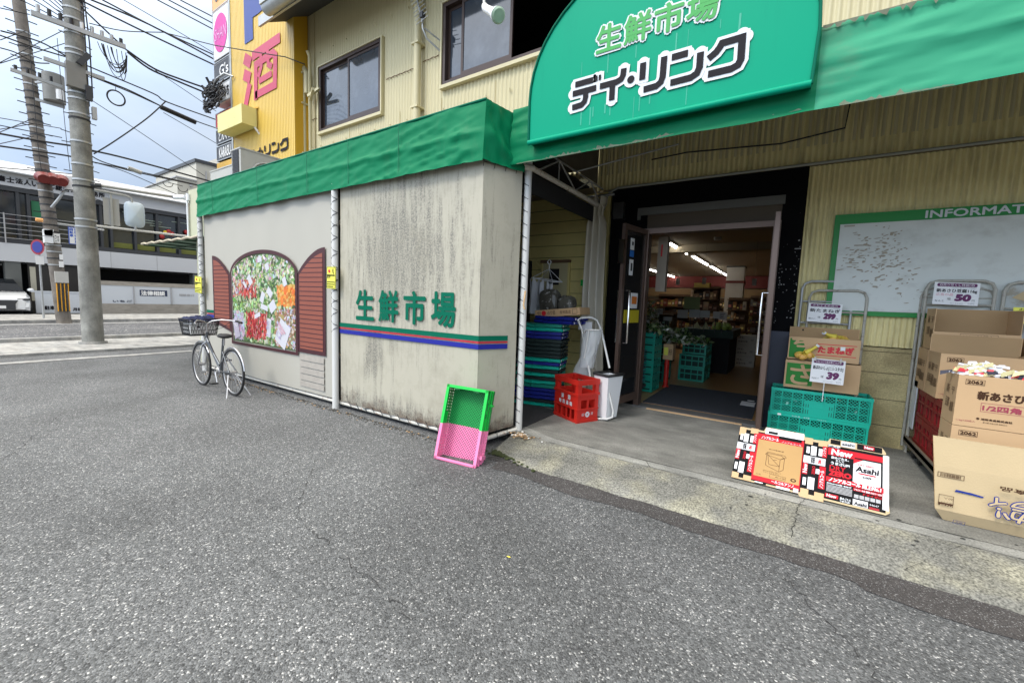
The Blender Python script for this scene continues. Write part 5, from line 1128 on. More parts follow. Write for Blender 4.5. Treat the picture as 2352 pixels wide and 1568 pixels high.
CB = [(.018, [(-13.0, 2.63, 7.35), (-13.0, 3.64, 7.27), (-13.0, 5.08, 7.2)]), (.018, [(-13.0, 2.79, 7.45), (-13.0, 3.77, 7.48), (-13.0, 5.09, 7.34)]), (.016, [(-13.2, 3.02, 7.65), (-13.2, 4.07, 7.56), (-13.2, 5.19, 7.54)]),
(.008, [(-13.4, 3.43, 7.96), (-13.4, 4.4, 7.82), (-13.4, 5.29, 7.67)]), (.014, [(-13.6, 4.12, 8.43), (-13.6, 5.34, 8.38)]), (.014, [(-13.6, 4.35, 8.56), (-13.6, 5.34, 8.53)]), (.014, [(-13.6, 4.6, 8.7), (-13.6, 5.35, 8.7)]),
(.016, [(-13.0, 2.63, 7.22), (-13.0, 2.97, 6.97), (-13.0, 3.35, 6.7)]), (.02, [(-12.8, 3.3, 6.62), (-12.8, 3.77, 6.45), (-12.8, 4.29, 6.44), (-12.7, 4.8, 6.42)]), (.02, [(-12.8, 3.3, 6.59), (-12.8, 3.67, 6.41), (-12.8, 4.16, 6.37), (-12.7, 4.8, 6.3)]),
(.014, [(-13.1, 1.51, 6.18), (-13.1, 2.01, 6.24), (-13.1, 2.4, 6.14), (-13.1, 2.75, 6.09), (-13.1, 3.81, 5.99), (-13.1, 4.08, 5.9), (-13.1, 5.14, 5.87)]), (.016, [(-13.1, 2.67, 5.92), (-13.1, 3.06, 5.9), (-13.1, 3.41, 5.87), (-13.1, 3.93, 5.76)]),
(.012, [(-13.15, 2.75, 5.92), (-13.15, 3.4, 5.86), (-13.15, 3.92, 5.78), (-13.15, 4.65, 5.69), (-13.15, 5.15, 5.67)]), (.014, [(-13.2, 1.51, 6.13), (-13.2, 1.98, 6.13), (-13.2, 2.5, 6.17)]), (.007, [(-13.2, 2.74, 5.44), (-13.2, 3.49, 5.07), (-13.2, 4.86, 4.36)]),
(.01, [(-13.2, 2.79, 7.04), (-13.2, 3.35, 7.18), (-13.2, 4.1, 7.54)]), (.007, [(-13.0, 3.85, 6.5), (-13.0, 5.1, 6.05)]), (.007, [(-13.0, 3.97, 5.59), (-13.0, 5.11, 5.22)]), (.015, [(-13.0, 2.7, 4.24), (-13.0, 2.98, 4.54), (-13.0, 3.4, 5.03), (-13.0, 3.72, 5.43), (-13.0, 4.03, 5.88)]),
(.02, [(-13.3, 1.0, 4.26), (-13.3, 1.94, 4.32), (-13.3, 2.47, 4.38)]), (.02, [(-13.3, 2.73, 4.37), (-13.3, 3.37, 4.37), (-13.3, 5.2, 4.27)]), (.018, [(-13.3, 1.0, 4.0), (-13.3, 2.11, 4.12), (-13.3, 2.4, 4.14)]), (.012, [(-13.1, 2.67, 4.21), (-13.1, 2.92, 4.12), (-13.1, 3.55, 4.09), (-13.1, 5.1, 4.07)]),
(.014, [(-13.0, 2.67, 4.06), (-13.0, 3.07, 4.06), (-13.0, 3.52, 4.04), (-13.0, 5.1, 4.04)]), (.008, [(-13.0, 2.67, 4.06), (-13.0, 3.24, 3.99), (-13.0, 4.34, 3.65)]), (.01, [(-14.0, 1.0, 4.58), (-14.0, 2.4, 4.66)]), (.008, [(-14.0, 1.0, 4.7), (-14.0, 2.4, 4.86)]),
(.012, [(-20.0, 1.5, 5.2), (-20.8, 2.96, 6.67)]), (.012, [(-20.0, 2.29, 8.46), (-20.8, 2.92, 9.3)]), (.012, [(-20.0, 1.9, 7.4), (-20.0, 3.59, 9.4)]), (.012, [(-20.0, 2.13, 5.47), (-20.8, 2.93, 6.1)]), (.012, [(-20.0, 2.25, 7.79), (-20.0, 3.69, 9.1)]),
(.012, [(-20.0, 2.0, 5.8), (-20.8, 2.95, 6.5)]), (.014, [(-20.0, 1.8, 4.72), (-20.0, 2.55, 4.84), (-20.0, 3.68, 5.0)]), (.012, [(-14.0, 1.59, 6.17), (-14.0, 1.8, 6.18), (-14.0, 2.05, 6.11), (-14.0, 2.28, 6.19)]), (.01, [(-14.0, 1.63, 6.96), (-14.0, 2.04, 7.06)]),
(.008, [(-20.0, 2.86, 9.02), (-20.0, 2.89, 5.83), (-20.0, 2.93, 4.9)]), (.008, [(-20.2, 3.5, 9.2), (-20.2, 3.55, 6.5), (-20.2, 3.6, 5.1)])]
for k in range(8): CB.append((.01, [(-13.4 - .1 * k, 0.9, 6.9 + 0.22 * k), (-13.2, 1.7, 6.95 + 0.15 * k), (-13.1, 2.45, 6.8 + 0.06 * k)]))
for r_, pts in CB:
    l_ = math.dist(pts[0], pts[-1]); dr = pts[0]
    if pts[0][0] < -19: d_ = 'thin overhead wire crossing the sky by the far utility pole'; g_ = 'overhead wires by the far pole'
    elif pts[0][1] < 2.0: d_ = 'black overhead cable coming in from the left to the thick utility pole'; g_ = 'overhead cables left of the thick pole'
    else: d_ = 'black overhead cable strung from the thick utility pole towards the tenant signs'; g_ = 'overhead cables right of the thick pole'
    # smooth the run
    P = [Vector(p) for p in pts]; Q = []
    for i in range(len(P) - 1):
        p0, p1, p2, p3 = P[max(i - 1, 0)], P[i], P[i + 1], P[min(i + 2, len(P) - 1)]
        for q in range(5):
            t_ = q / 5; Q.append(0.5 * ((2 * p1) + (-p0 + p2) * t_ + (2 * p0 - 5 * p1 + 4 * p2 - p3) * t_ ** 2 + (-p0 + 3 * p1 - 3 * p2 + p3) * t_ ** 3))
    Q.append(P[-1]); tag(MB().tube(Q, r_, 6).build('overhead_cable', CABLE), d_, 'cable', g_)
tag(MB().tube([(-13.2, 4.1, 7.54), (-12.0, 4.7, 7.2), (-10.2, 4.7, 6.55), (-8.9, 4.75, 6.1), (-8.62, 5.0, 6.0)], 0.010, 6).build('overhead_cable', CABLE), 'thin service cable running across the yellow billboard to the house corner', 'cable')
b = MB(); b.tube([(-13.0, 3.12 + 0.15 * math.cos(R(a)), 5.58 + 0.155 * math.sin(R(a))) for a in range(0, 361, 12)], 0.016, 8, CABLE); b.tube([(-13.0, 3.12, 5.73), (-13.0, 3.12, 5.88)], 0.006, 5, CABLE)
tag(b.build('cable_coil', CABLE), 'round coil of spare black cable hanging under the overhead line', 'cable coil')
tag(MB().cyl((-13.0, 3.92, 5.70), (-13.0, 4.63, 5.60), 0.055, 12).build('cable_splice_case', CABLE), 'thick black splice case hanging on the overhead line left of the tenant signs', 'splice case')
tag(MB().cyl((-13.0, 3.26, 4.10), (-13.0, 3.5, 4.05), 0.05, 12).build('cable_joint_box', GALV), 'small grey joint case on the lower overhead line', 'splice case')
b = MB()
for c_ in ((4.0, 3.85), (4.3, 3.8)): b.tube([(-13.0, c_[0] + 0.1 * math.cos(R(a)), c_[1] + 0.1 + 0.1 * math.sin(R(a))) for a in range(180, 361, 15)], 0.008, 5, CABLE)
b.tube([(-13.0, 4.0, 3.96), (-13.0, 4.3, 3.94)], .008, 5, CABLE)
tag(b.build('drip_loops', CABLE), 'small slack loops on the lowest overhead cable', 'cable')

# ================================================================ office building across the street
ob = thing('office_building', 'long white two storey office building with dark ribbon windows across the street', 'building', (-28, 5, 0))
b = MB(); b.box(-40, -28.0, -14, 26, 5.45, 6.0, OFFW); b.add([(-28.0, -14, 6.0), (-28.0, 26, 6.0), (-30.5, 26, 6.9), (-30.5, -14, 6.9)], [(0, 1, 2, 3)], OFFW); b.box(-40, -27.7, -14, 26, 5.98, 6.03, GALV); b.build('roof_fascia', OFFW, ob)
b = MB(); b.box(-40, -28.0, -14, 26, 2.28, 3.05, OFFW)
for k in range(20): b.box(-27.999, -27.992, -10 + k * 1.8, -9.985 + k * 1.8, 2.28, 3.05, GREYT)
b.build('floor_band', OFFW, ob)
b = MB(); b.box(-40, -28.25, -14, 26, 3.05, 5.45, OFG); b.build('ribbon_window', OFG, ob)
b = MB(); b.box(-28.25, -28.0, -14, 26, 3.05, 3.25, CHAR); b.box(-28.25, -28.02, -14, 26, 5.25, 5.45, CHAR)
for y_ in (2.3, 3.3, 3.6, 4.2, 5.2, 5.9, 6.25, 7.15, 8.05, 9.0, 10, 11, 12, 1.2, 0, -1.5): b.box(-28.25, -28.05, y_, y_ + 0.1, 3.25, 5.25, CHAR)
for y_ in (6.3, 7.2): b.box(-28.24, -28.08, y_, y_ + 0.85, 4.2, 4.26, CHAR)
b.build('window_frame', CHAR, ob)
b = MB()
for y_ in (1.4, 2.9, 4.3, 5.6): b.box(-27.96, -27.92, y_, y_ + 0.04, 3.05, 4.3, GREYT)
for k in range(6): b.box(-27.95, -27.93, -5, 5.7, 3.25 + k * 0.2, 3.27 + k * 0.2, GREYT)
b.build('balcony_railing', GREYT, ob)
b = MB(); random.seed(31)
for y_ in (6.3, 7.2, 8.1, 9.05): b.plate((-28.2, y_, 3.3), (0, 1, 0), Z, 0.05, 0.8, 0, random.uniform(0.25, 0.5), mk('window_poster_yellow', (0.13, 0.14, 0.02), 0.6))
for (y_, z_) in ((8.6, 4.4), (8.75, 4.3), (8.3, 4.1), (9.4, 4.5)): b.blob((-28.15, y_, z_), 0.13, mk('red_decor', (0.35, 0.02, 0.02)), 8, 5)
b.blob((-28.14, 8.45, 4.35), 0.1, mk('yellow_decor', (0.6, 0.4, 0.02)), 8, 5)
for k in range(5): b.plate((-28.2, 5.95 + random.random() * 3, 4.6 + 0.12 * k), (0, 1, 0), Z, 0, 0.9, 0, 0.03, mk('ceiling_light_reflection_strip', (0.3, 0.36, 0.3), 0.5))  # pale strips painted on the glass as reflections of ceiling lights
b.plate((-28.2, 3.75, 4.3), (0, 1, 0), Z, 0, 0.45, 0, 0.7, mk('green_poster', (0.02, 0.16, 0.07)))
b.build('window_posters_reflections', GREEN, ob)
b = MB()
st = '行政書士法人いちご総合法務事務所'; 
def ytext(b, s_, y0, y1, z0, z1, x, mt, fat=0.012): b.text(s_, (x, 0, 0), (0, 1, 0), Z, y0, y1, z0, z1, mt, 0, 0, 0, fat)
for i, ch in enumerate('行政書士法人いちご総合法務事務所'):
    yy = 2.38 + i * 0.235; ytext(b, ch, yy, yy + 0.20, 5.60, 5.82, -27.98, LETK, 0.008)
b.build('lettering', LETK, ob)
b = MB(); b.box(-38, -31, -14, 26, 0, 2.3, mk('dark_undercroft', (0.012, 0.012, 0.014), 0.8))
for y_ in (2.85, 9.6, -3.5, 16): b.box(-28.6, -28.05, y_, y_ + 0.45, 0, 2.3, GREYC)
b.box(-28.3, -28.1, 3.5, 5.4, 0, 2.3, mk('dark_wood_wall', (0.02, 0.018, 0.016), 0.7, 0.3, 12)); b.box(-28.1, -28.08, 3.55, 3.72, 0.6, 2.1, mk('slit_light', (0.4, 0.38, 0.3), 0.6))
b.box(-29.5, -29.4, 1.2, 2.75, 1.3, 2.15, GREYC); b.box(-29.45, -29.35, 1.0, 2.9, 2.12, 2.2, OFFW); b.box(-29.45, -29.35, 2.7, 2.78, 1.2, 2.2, OFFW)
b.build('ground_floor', GREYC, ob)
bw = thing('panel_fence', 'low white panel fence with faded printed panels along the far side of the street', 'fence', (-26.9, 6.5, 0))
BEI = mk('beige_block', (0.34, 0.31, 0.27), 0.8, 0.15, 3, dirt=(0.22, 0.2, 0.17), dscale=3, dstretch=(1, 1, 5), dthr=(0.45, 0.6), damt=0.6)
b = MB(); b.box(-27.0, -26.9, 5.2, 14, 0, 0.55, BEI); b.box(-27.0, -26.88, 5.2, 14, 1.42, 1.62, BEI); b.build('fence_base', BEI, bw)
b = MB(); b.box(-27.0, -26.9, 5.2, 9.6, 0.55, 1.42, CHARW); b.box(-27.0, -26.9, 3.5, 5.0, 0.1, 1.0, CHARW); b.box(-27.02, -26.88, 3.4, 5.0, 1.0, 1.06, CHARW)
b.box(-26.98, -26.85, 6.70, 6.74, 0.55, 1.4, GREYT); b.box(-26.98, -26.85, 8.18, 8.24, 0.55, 1.4, GREYT); b.build('fence_panel', CHARW, bw)
b = MB(); ytext(b, '相談窓口', 8.55, 9.2, 0.98, 1.1, -26.89, GREYT, 0.004); b.plate((-26.89, 6.95, 0.95), (0, 1, 0), Z, 0, 1.1, 0, 0.3, mk('panel_navy', (0.02, 0.03, 0.07))); ytext(b, '法律相談', 7.0, 7.95, 0.98, 1.2, -26.88, PAPER, 0.01); ytext(b, 'いちご', 5.95, 6.65, 0.62, 0.72, -26.89, mk('panel_navy', (0, 0, 0)), 0.006)
ytext(b, '駐車場入口', 3.75, 4.5, 0.25, 0.42, -26.89, LETK, 0.006); ytext(b, '月極', 4.6, 4.9, 0.2, 0.34, -26.89, LETK, 0.006); b.build('lettering', LETK, bw)
# white car under the office
cr_ = thing('parked_car', 'white car with black grille parked facing the street under the office building', 'car', (-29, 2.3, 0))
cy = 2.2
def section(x, pts): return [(x, cy + y_, z_) for y_, z_ in pts]
def half(wd, zb, zs, zh): return [(-wd, zb), (-wd * 1.02, zb + 0.25), (-wd, zs), (-wd * 0.9, zh), (wd * 0.9, zh), (wd, zs), (wd * 1.02, zb + 0.25), (wd, zb)]
secs = [section(-27.65, half(0.66, 0.30, 0.62, 0.70)), section(-27.8, half(0.82, 0.24, 0.72, 0.82)), section(-28.3, half(0.90, 0.2, 0.80, 0.95)), section(-28.9, half(0.92, 0.2, 0.88, 1.02)), section(-30.5, half(0.92, 0.2, 0.92, 1.05)), section(-31.9, half(0.88, 0.25, 0.92, 1.05))]
b = MB(); vs = [p for s_ in secs for p in s_]; b.add(vs, [(i * 8 + k, (i + 1) * 8 + k, (i + 1) * 8 + (k + 1) % 8, i * 8 + (k + 1) % 8) for i in range(5) for k in range(8)] + [tuple(range(8)), tuple(reversed(range(40, 48)))], CARW, False); b.build('body', CARW, cr_)
b = MB(); A = [(-28.75, 0.80, 1.02), (-29.6, 0.62, 1.52), (-31.0, 0.60, 1.52), (-31.8, 0.78, 1.04)]
vs = []
for x_, w_, z_ in A: vs += [(x_, cy - w_, z_), (x_, cy + w_, z_)]
b.add(vs, [(0, 1, 3, 2), (4, 5, 7, 6), (0, 2, 4, 6), (1, 7, 5, 3)], mk('car_glass', (0.01, 0.012, 0.015), 0.05)); b.add(vs, [(2, 3, 5, 4)], CARW); b.build('windscreen', OFG, cr_)
b = MB(); b.box(-27.66, -27.60, cy - 0.42, cy + 0.42, 0.28, 0.66, CHAR); b.add([(-27.62, cy - .5, .66), (-27.62, cy + .5, .66), (-27.62, cy + .28, .28), (-27.62, cy - .28, .28)], [(0, 1, 2, 3)], CHAR); b.build('grille', CHAR, cr_)
for s_ in (-1, 1):
    b = MB(); b.box(-27.80, -27.66, min(cy + s_ * .48, cy + s_ * .82), max(cy + s_ * .48, cy + s_ * .82), 0.66, 0.74, CHAR); b.add([(-27.63, cy + s_ * 0.46, 0.34), (-27.66, cy + s_ * 0.78, 0.40), (-27.7, cy + s_ * 0.80, 0.58), (-27.63, cy + s_ * 0.5, 0.60)], [(0, 1, 2, 3) if s_ > 0 else (3, 2, 1, 0)], WHITEP); b.build('headlight', WHITEP, cr_)
    b = MB(); b.blob((-28.95, cy + s_ * 1.02, 1.08), 0.11, CARW, 8, 5, sq=(.6, 1, .7)); b.build('wing_mirror', CARW, cr_)
    for x_ in (-28.5, -31.1):
        b = MB(); b.cyl((x_, cy + s_ * .74, 0.33), (x_, cy + s_ * .93, 0.33), 0.33, 18, RUBBER); b.cyl((x_, cy + s_ * .92, 0.33), (x_, cy + s_ * .945, 0.33), 0.2, 14, GALV); b.build('wheel', RUBBER, cr_)
MB().box(-27.61, -27.59, cy - 0.17, cy + 0.17, 0.34, 0.45).build('number_plate', PAPER, cr_)
cr_.location = (-27.2, 2.5, 0)

# ================================================================ things in front of and beside the entrance
def num(i): return ['lowest', 'second', 'third', 'fourth', 'fifth', 'sixth', 'seventh', 'eighth', 'ninth', 'tenth', 'eleventh', 'twelfth', 'thirteenth', 'fourteenth', 'fifteenth', 'sixteenth', 'seventeenth', 'eighteenth', 'nineteenth', 'twentieth', 'twenty-first', 'twenty-second', 'twenty-third', 'twenty-fourth'][i]
def lattice(b, org, ux, uz, w, h, step, wd, th, mt, up=None):
    o = Vector(org); ux = Vector(ux); uz = Vector(uz); nn = ux.cross(uz)
    k = -h + step / 2
    while k < w:
        for sg_ in (1, -1):
            # line u = k + v (sg 1) or u = k + h - v
            v0, v1 = max(0, -k), min(h, w - k)
            if v1 - v0 > 0.004:
                if sg_ == 1: a, c = (k + v0, v0), (k + v1, v1)
                else: a, c = (k + v0, h - v0), (k + v1, h - v1)
                b.bar(o + ux * a[0] + uz * a[1] + nn * 0.0004 * sg_, o + ux * c[0] + uz * c[1] + nn * 0.0004 * sg_, wd, th, mt, nn)
        k += step
# ---- folded trays
TR = [TEAL, BLACKPL, BLUEP, BLUEP, BLUEP, TEALD, TEAL, BLACKPL, TEAL, BLACKPL, TEAL, BLUEP, TEAL, BLACKPL, BLACKPL, BLACKPL, BLACKPL, BLACKPL, BLUEP, BLUEP, TEAL, TEALD, BLUEP, BLUEP]
CN = {TEAL.name: 'teal', TEALD.name: 'dark teal', BLUEP.name: 'royal blue', BLACKPL.name: 'blackish green'}
random.seed(8)
def tray(mt, loc, rz, desc, rev):
    t = thing('folded_tray', desc, 'folded crate', loc, 'folded plastic crates stacked behind the white post', local=True); t.rotation_euler = (0, 0, rz)
    b = MB(); w_, d_, h_ = 0.53, 0.36, 0.043
    b.box(-w_ + .012, -0.012, 0.012, d_ - .012, 0.004, h_ - 0.006, mt)
    for (x0, x1) in ((-w_, -w_ + .13), (-w_ + .2, -.33), (-.2, -.14), (-.13, 0)):
        b.box(x0, x1, 0, 0.015, 0.010 if rev else 0.016, h_ - 0.002, mt); b.box(x0, x1, d_ - .015, d_, 0.01, h_ - 0.002, mt)
    for (y0, y1) in ((0, .09), (.13, .23), (.27, d_)):
        b.box(-0.014, 0, y0, y1, 0.01, h_, mt); b.box(-w_, -w_ + .014, y0, y1, 0.01, h_, mt)
    b.box(-w_, 0, 0, d_, h_ - 0.004, h_, mt); b.build('tray_body', mt, t)
    b = MB()
    if mt is not BLACKPL:
        b.text('S.C.R', (0.003, 0, 0), (0, 1, 0), Z, 0.10, 0.20, 0.016, 0.032, LETW, 0, 0); b.box(0.0005, 0.003, 0.03, 0.05, 0.014, 0.034, PAPER)
        b.build('marking', PAPER, t)
for i, mt in enumerate(TR):
    z = 0.109 + i * 0.0452; top = i >= 22
    tray(mt, (-2.19 + (0.05 * i / 24) + random.uniform(-.008, .008) + (0.12 if top else 0), 4.30 + random.uniform(-.008, .008), z), R(13 - (16 if top else 0)) + random.uniform(-.01, .01),
         CN[mt.name] + ' folded crate, ' + ('topmost' if i == 23 else num(i) + (' up' if i else '')) + ' in the stack behind the white post', i % 2)
t = thing('tray_carton', 'shallow printed cardboard tray resting on the tall stack of folded crates', 'cardboard tray', (-2.27, 4.45, 1.2), local=True); t.location = (-2.27, 4.48, 1.195); t.rotation_euler = (0, R(-6), R(2))
b = MB()
b.box(-.29, .29, -.12, .2, 0, .006, CARD); b.box(-.29, .29, -.12, -.115, .006, .085, CARD); b.box(-.29, .29, .195, .2, .006, .085, CARD); b.box(-.29, -.285, -.115, .195, .006, .085, CARD); b.box(.285, .29, -.115, .195, .006, .085, CARD); b.build('tray_body', CARD, t)
b = MB(); o = (0, -.1215, 0); b.text('旬', o, X, Z, -.26, -.21, .02, .07, BRPR); b.add([(-.17 + .03 * math.cos(a), -.1225, .045 + .03 * math.sin(a)) for a in [i * .4 for i in range(16)]], [tuple(range(16))], RED); b.text('のり佃', o, X, Z, -.12, -.02, .02, .07, BRPR); b.text('産地直送', o, X, Z, .04, .18, .025, .065, BRPR); b.frame(o, X, Z, .2, .26, .015, .07, .004, BRPR); b.build('printing', BRPR, t)
SEAW = mk('shiny_dark_packaging', (0.09, 0.085, 0.07), 0.25, 0.6, 14, dirt=(0.55, 0.55, 0.52), dscale=16, dthr=(0.58, 0.66), damt=0.9)
def lump(name, desc, cat, c, sx, sy, sz, mt, jit=0.16, n=16, m=10, group=None):
    b = MB(); vs = []; fs = []
    for i in range(m + 1):
        a = math.pi * i / m
        for k in range(n):
            q = 2 * math.pi * k / n; e = 0.6
            def pw(v): return math.copysign(abs(v) ** e, v)
            d = Vector((pw(math.sin(a)) * pw(math.cos(q)) * sx, pw(math.sin(a)) * pw(math.sin(q)) * sy, pw(math.cos(a)) * sz))
            vs.append(Vector(c) + d * (1 + jit * noise.noise(d * 18 + Vector(c) * 3)))
    for i in range(m):
        for k in range(n): fs.append((i * n + k, (i + 1) * n + k, (i + 1) * n + (k + 1) % n, i * n + (k + 1) % n))
    b.add(vs, fs, mt, False); o = b.build(name, mt); tag(o, desc, cat, group); return o
lump('vegetable_bag', 'larger dark glossy bag of dried goods on the cardboard tray, left one', 'bag', (-2.44, 4.5, 1.37), 0.13, 0.09, 0.145, SEAW)
lump('vegetable_bag', 'smaller dark glossy bag of dried goods on the cardboard tray, right one', 'bag', (-2.21, 4.5, 1.34), 0.10, 0.09, 0.105, SEAW)
# laundry hanger with towels
t = thing('laundry_hanger', 'white plastic laundry hanger with clips hooked by the small side door', 'hanger', (-2.6, 4.75, 1.84))
b = MB(); hx = [(-2.79, 4.62, 1.66), (-2.48, 4.62, 1.61), (-2.46, 4.84, 1.62), (-2.77, 4.84, 1.67)]
for i in range(4): b.cyl(hx[i], hx[(i + 1) % 4], 0.008, 6, WHITEP); b.cyl(hx[i], (-2.60, 4.73, 1.78), 0.004, 5, WHITEP)
b.tube([(-2.60, 4.73, 1.77), (-2.60, 4.73, 1.83), (-2.575, 4.73, 1.87), (-2.60, 4.73, 1.90), (-2.63, 4.73, 1.87), (-2.61, 4.73, 1.84)], 0.007, 6, WHITEP)
b.build('hanger_frame', WHITEP, t)
def towel(x0, x1, y0, z0, z1, desc):
    b = MB(); nu, nv = 26, 14; vs = []
    for i in range(nu + 1):
        for j in range(nv + 1):
            u, v = i / nu, j / nv; droop = 0.05 * math.sin(u * math.pi * 3) ** 2 * v ** 3
            vs.append((x0 + (x1 - x0) * (0.5 + (u - .5) * (1.0 - 0.1 * v)), y0 + 0.03 * math.sin(u * 11 + 2) * (0.4 + 0.6 * (1 - v)) + 0.015 * ns(u * 5, v * 3), z0 + (z1 - z0) * v - droop))
    b.add(vs, [(i * (nv + 1) + j, (i + 1) * (nv + 1) + j, (i + 1) * (nv + 1) + j + 1, i * (nv + 1) + j + 1) for i in range(nu) for j in range(nv)], CLOTHW, True)
    tag(b.build('towel', CLOTHW), desc, 'towel', 'towels on the laundry hanger')
towel(-2.83, -2.60, 4.62, 1.20, 1.655, 'white towel drooping from the left side of the laundry hanger'); towel(-2.61, -2.50, 4.66, 1.32, 1.63, 'short white cloth hanging from the right side of the laundry hanger')
# curtain
t = thing('tied_curtain', 'bunched cream vinyl curtain hanging beside the glass door', 'curtain', (-2.1, 5.0, 0.1))
def cur(u, v):
    a = u * math.pi * 7; wd = 0.30 + 0.05 * (1 - v) - 0.06 * max(0, v - .55)
    knot = math.exp(-((v - 0.93) / 0.03) ** 2)
    x = -2.11 + (u - 0.5) * wd * (1 - 0.45 * knot) + (0.05 if v < 0.5 else 0) * (0.5 - v) * 2
    dep = 0.05 * (1 - 0.6 * max(0, 0.4 - v) / 0.4)
    return (x, 5.02 + dep * math.sin(a + 0.9 * math.sin(v * 3)) - 0.05 * math.sin(u * math.pi), 0.12 + 2.56 * v + 0.02 * ns(u * 9, v * 2))
cloth(cur, 90, 40, 'curtain_sheet', CURT, t)
MB().tube([(-2.30, 5.08, 2.72), (-1.92, 5.08, 2.72)], 0.016, 8).build('curtain_rail', GALV, t)
MB().box(-2.255, -2.215, 4.955, 4.96, 1.58, 1.66).build('green_tape', LETG2, t)
MB().tube([(-2.08, 5.0, 2.55), (-2.05, 4.96, 2.60), (-2.02, 5.0, 2.56), (-2.02, 4.98, 2.45)], 0.012, 6).build('tie_cord', CURT, t)
# red sake crate
t = thing('bottle_crate', 'bright red plastic bottle crate with white Japanese lettering on the concrete before the trays', 'crate', (0, 0, 0), local=True); t.location = (-2.111, 4.10, 0.101); t.rotation_euler = (0, 0, R(-26))
w_, d_, h_ = 0.405, 0.285, 0.455; b = MB()
for (x0, y0) in ((0, 0), (w_ - .05, 0), (0, d_ - .05), (w_ - .05, d_ - .05)): b.box(x0 + .001, x0 + .049, y0 + .001, y0 + .049, 0.012, h_ - .006, REDPL)
b.box(0.004, w_ - .004, 0.004, d_ - .004, 0, 0.02, REDPL)
for z0, z1, e in ((h_ - .055, h_, .006), (.285, .312, .008), (.135, .15, .004), (0, .03, .004)):
    b.box(-e, w_ + e, -e, 0.012, z0, z1, REDPL); b.box(-e, w_ + e, d_ - .012, d_ + e, z0, z1, REDPL)
    b.box(-e, 0.012, 0.012, d_ - .012, z0, z1, REDPL); b.box(w_ - .012, w_ + e, 0.012, d_ - .012, z0, z1, REDPL)
b.box(.05, w_ - .05, 0.002, 0.012, .15, .285, REDPL); b.box(.05, w_ - .05, d_ - .012, d_ - .002, .15, .285, REDPL)
b.box(w_ - .012, w_ - .002, .05, d_ - .05, .24, .285, REDPL); b.box(w_ - .012, w_ - .002, .05, d_ - .05, .03, .135, REDPL)
b.box(.002, .012, .05, d_ - .05, .15, .285, REDPL)
for x in (.115, .205, .28): b.box(x, x + .02, .002, .012, .03, .135, REDPL); b.box(x, x + .02, d_ - .012, d_ - .002, .03, .135, REDPL)
b.box(w_ - .012, w_ - .002, d_ / 2 - .012, d_ / 2 + .012, .15, .24, REDPL)
for x in (.135, .27): b.box(x - .003, x + .003, .012, d_ - .012, .02, .28, REDPL)
b.box(.012, w_ - .012, d_ / 2 - .003, d_ / 2 + .003, .02, .28, REDPL)
b.build('crate_body', REDPL, t)
b = MB(); o = (0, 0.001, 0)
b.text('清', o, X, Z, .12, .165, .225, .275, LETW, 0, 0, 0, .0015); b.text('酒', o, X, Z, .235, .28, .225, .275, LETW, 0, 0, 0, .0015)
for i, ch in enumerate('専用通箱'): b.text(ch, o, X, Z, .085 + i * .062, .125 + i * .062, .165, .208, LETW, 0, 0, 0, .0015)
b.add([(w_ + .0005, .14 + .03 * math.cos(a), .085 + .03 * math.sin(a)) for a in [i * .3927 for i in range(16)]], [tuple(range(16))], LETW); b.text('×', (w_ + .001, 0, 0), (0, 1, 0), Z, .125, .155, .07, .10, REDPL)
b.text('日', (w_ + .0005, 0, 0), (0, 1, 0), Z, .065, .095, .07, .10, LETW); b.text('酒', (w_ + .0005, 0, 0), (0, 1, 0), Z, .185, .215, .075, .105, LETW)
b.build('lettering', LETW, t)
# waste bin stand
t = thing('bag_stand', 'white tubular bag stand holding a clear plastic bag beside the bottle crate', 'bag stand', (-1.75, 4.3, 0.1))
b = MB()
b.tube([(-1.75, 4.26, 0.50), (-1.93, 4.34, 1.06), (-2.0, 4.38, 1.165), (-1.985, 4.42, 1.19), (-1.87, 4.45, 1.20), (-1.80, 4.45, 1.175), (-1.73, 4.42, 1.07), (-1.585, 4.36, 0.66)], 0.0115, 10, WHITE)
b.tube([(-1.54, 4.22, .47), (-1.475, 4.25, .22), (-1.48, 4.25, .15), (-1.53, 4.22, .125), (-1.655, 4.2, .113), (-1.675, 4.2, .16), (-1.70, 4.22, .40)], 0.0115, 10, WHITE)
b.tube([(-1.88, 4.28, 1.03), (-1.83, 4.24, 1.07), (-1.69, 4.24, 1.075), (-1.73, 4.4, 1.075)], 0.008, 8, WHITE); b.tube([(-1.80, 4.24, 1.06), (-1.845, 4.26, .75)], 0.008, 8, WHITE)
b.build('tube_frame', WHITE, t)
t2 = cloth(lambda u, v: (-1.79 + 0.105 * math.cos(u * 6.283) * (0.75 + 0.25 * v) - 0.06 * (1 - v) + 0.014 * ns(u * 14, v * 5), 4.33 + 0.08 * math.sin(u * 6.283) * (0.8 + .2 * v) + 0.012 * ns(u * 11, v * 4, 5), 0.64 + 0.43 * v + 0.014 * ns(u * 9, 2)), 48, 14, 'plastic_bag', BAGP, None)
tag(t2, 'clear plastic bag hanging open in the white bag stand', 'bag')
t3 = cloth(lambda u, v: (-1.96 + 0.10 * math.cos(u * 6.283) * (1.15 - .9 * v) + 0.10 * v + 0.02 * ns(u * 12, v * 5), 4.42 + 0.07 * math.sin(u * 6.283) * (1.1 - .8 * v), 0.50 + 0.42 * v), 40, 12, 'plastic_bag', BAGP, None)
tag(t3, 'crumpled clear plastic bag slumping behind the red bottle crate', 'bag')
b = MB(); b.plate((-2.10, 4.62, 1.04), (1, 0.05, 0), Z, 0, .17, 0, .10, WHITEP); tag(b.build('white_plate', WHITEP), 'small white plate with a black clip under the curve of the bag stand', 'plate')
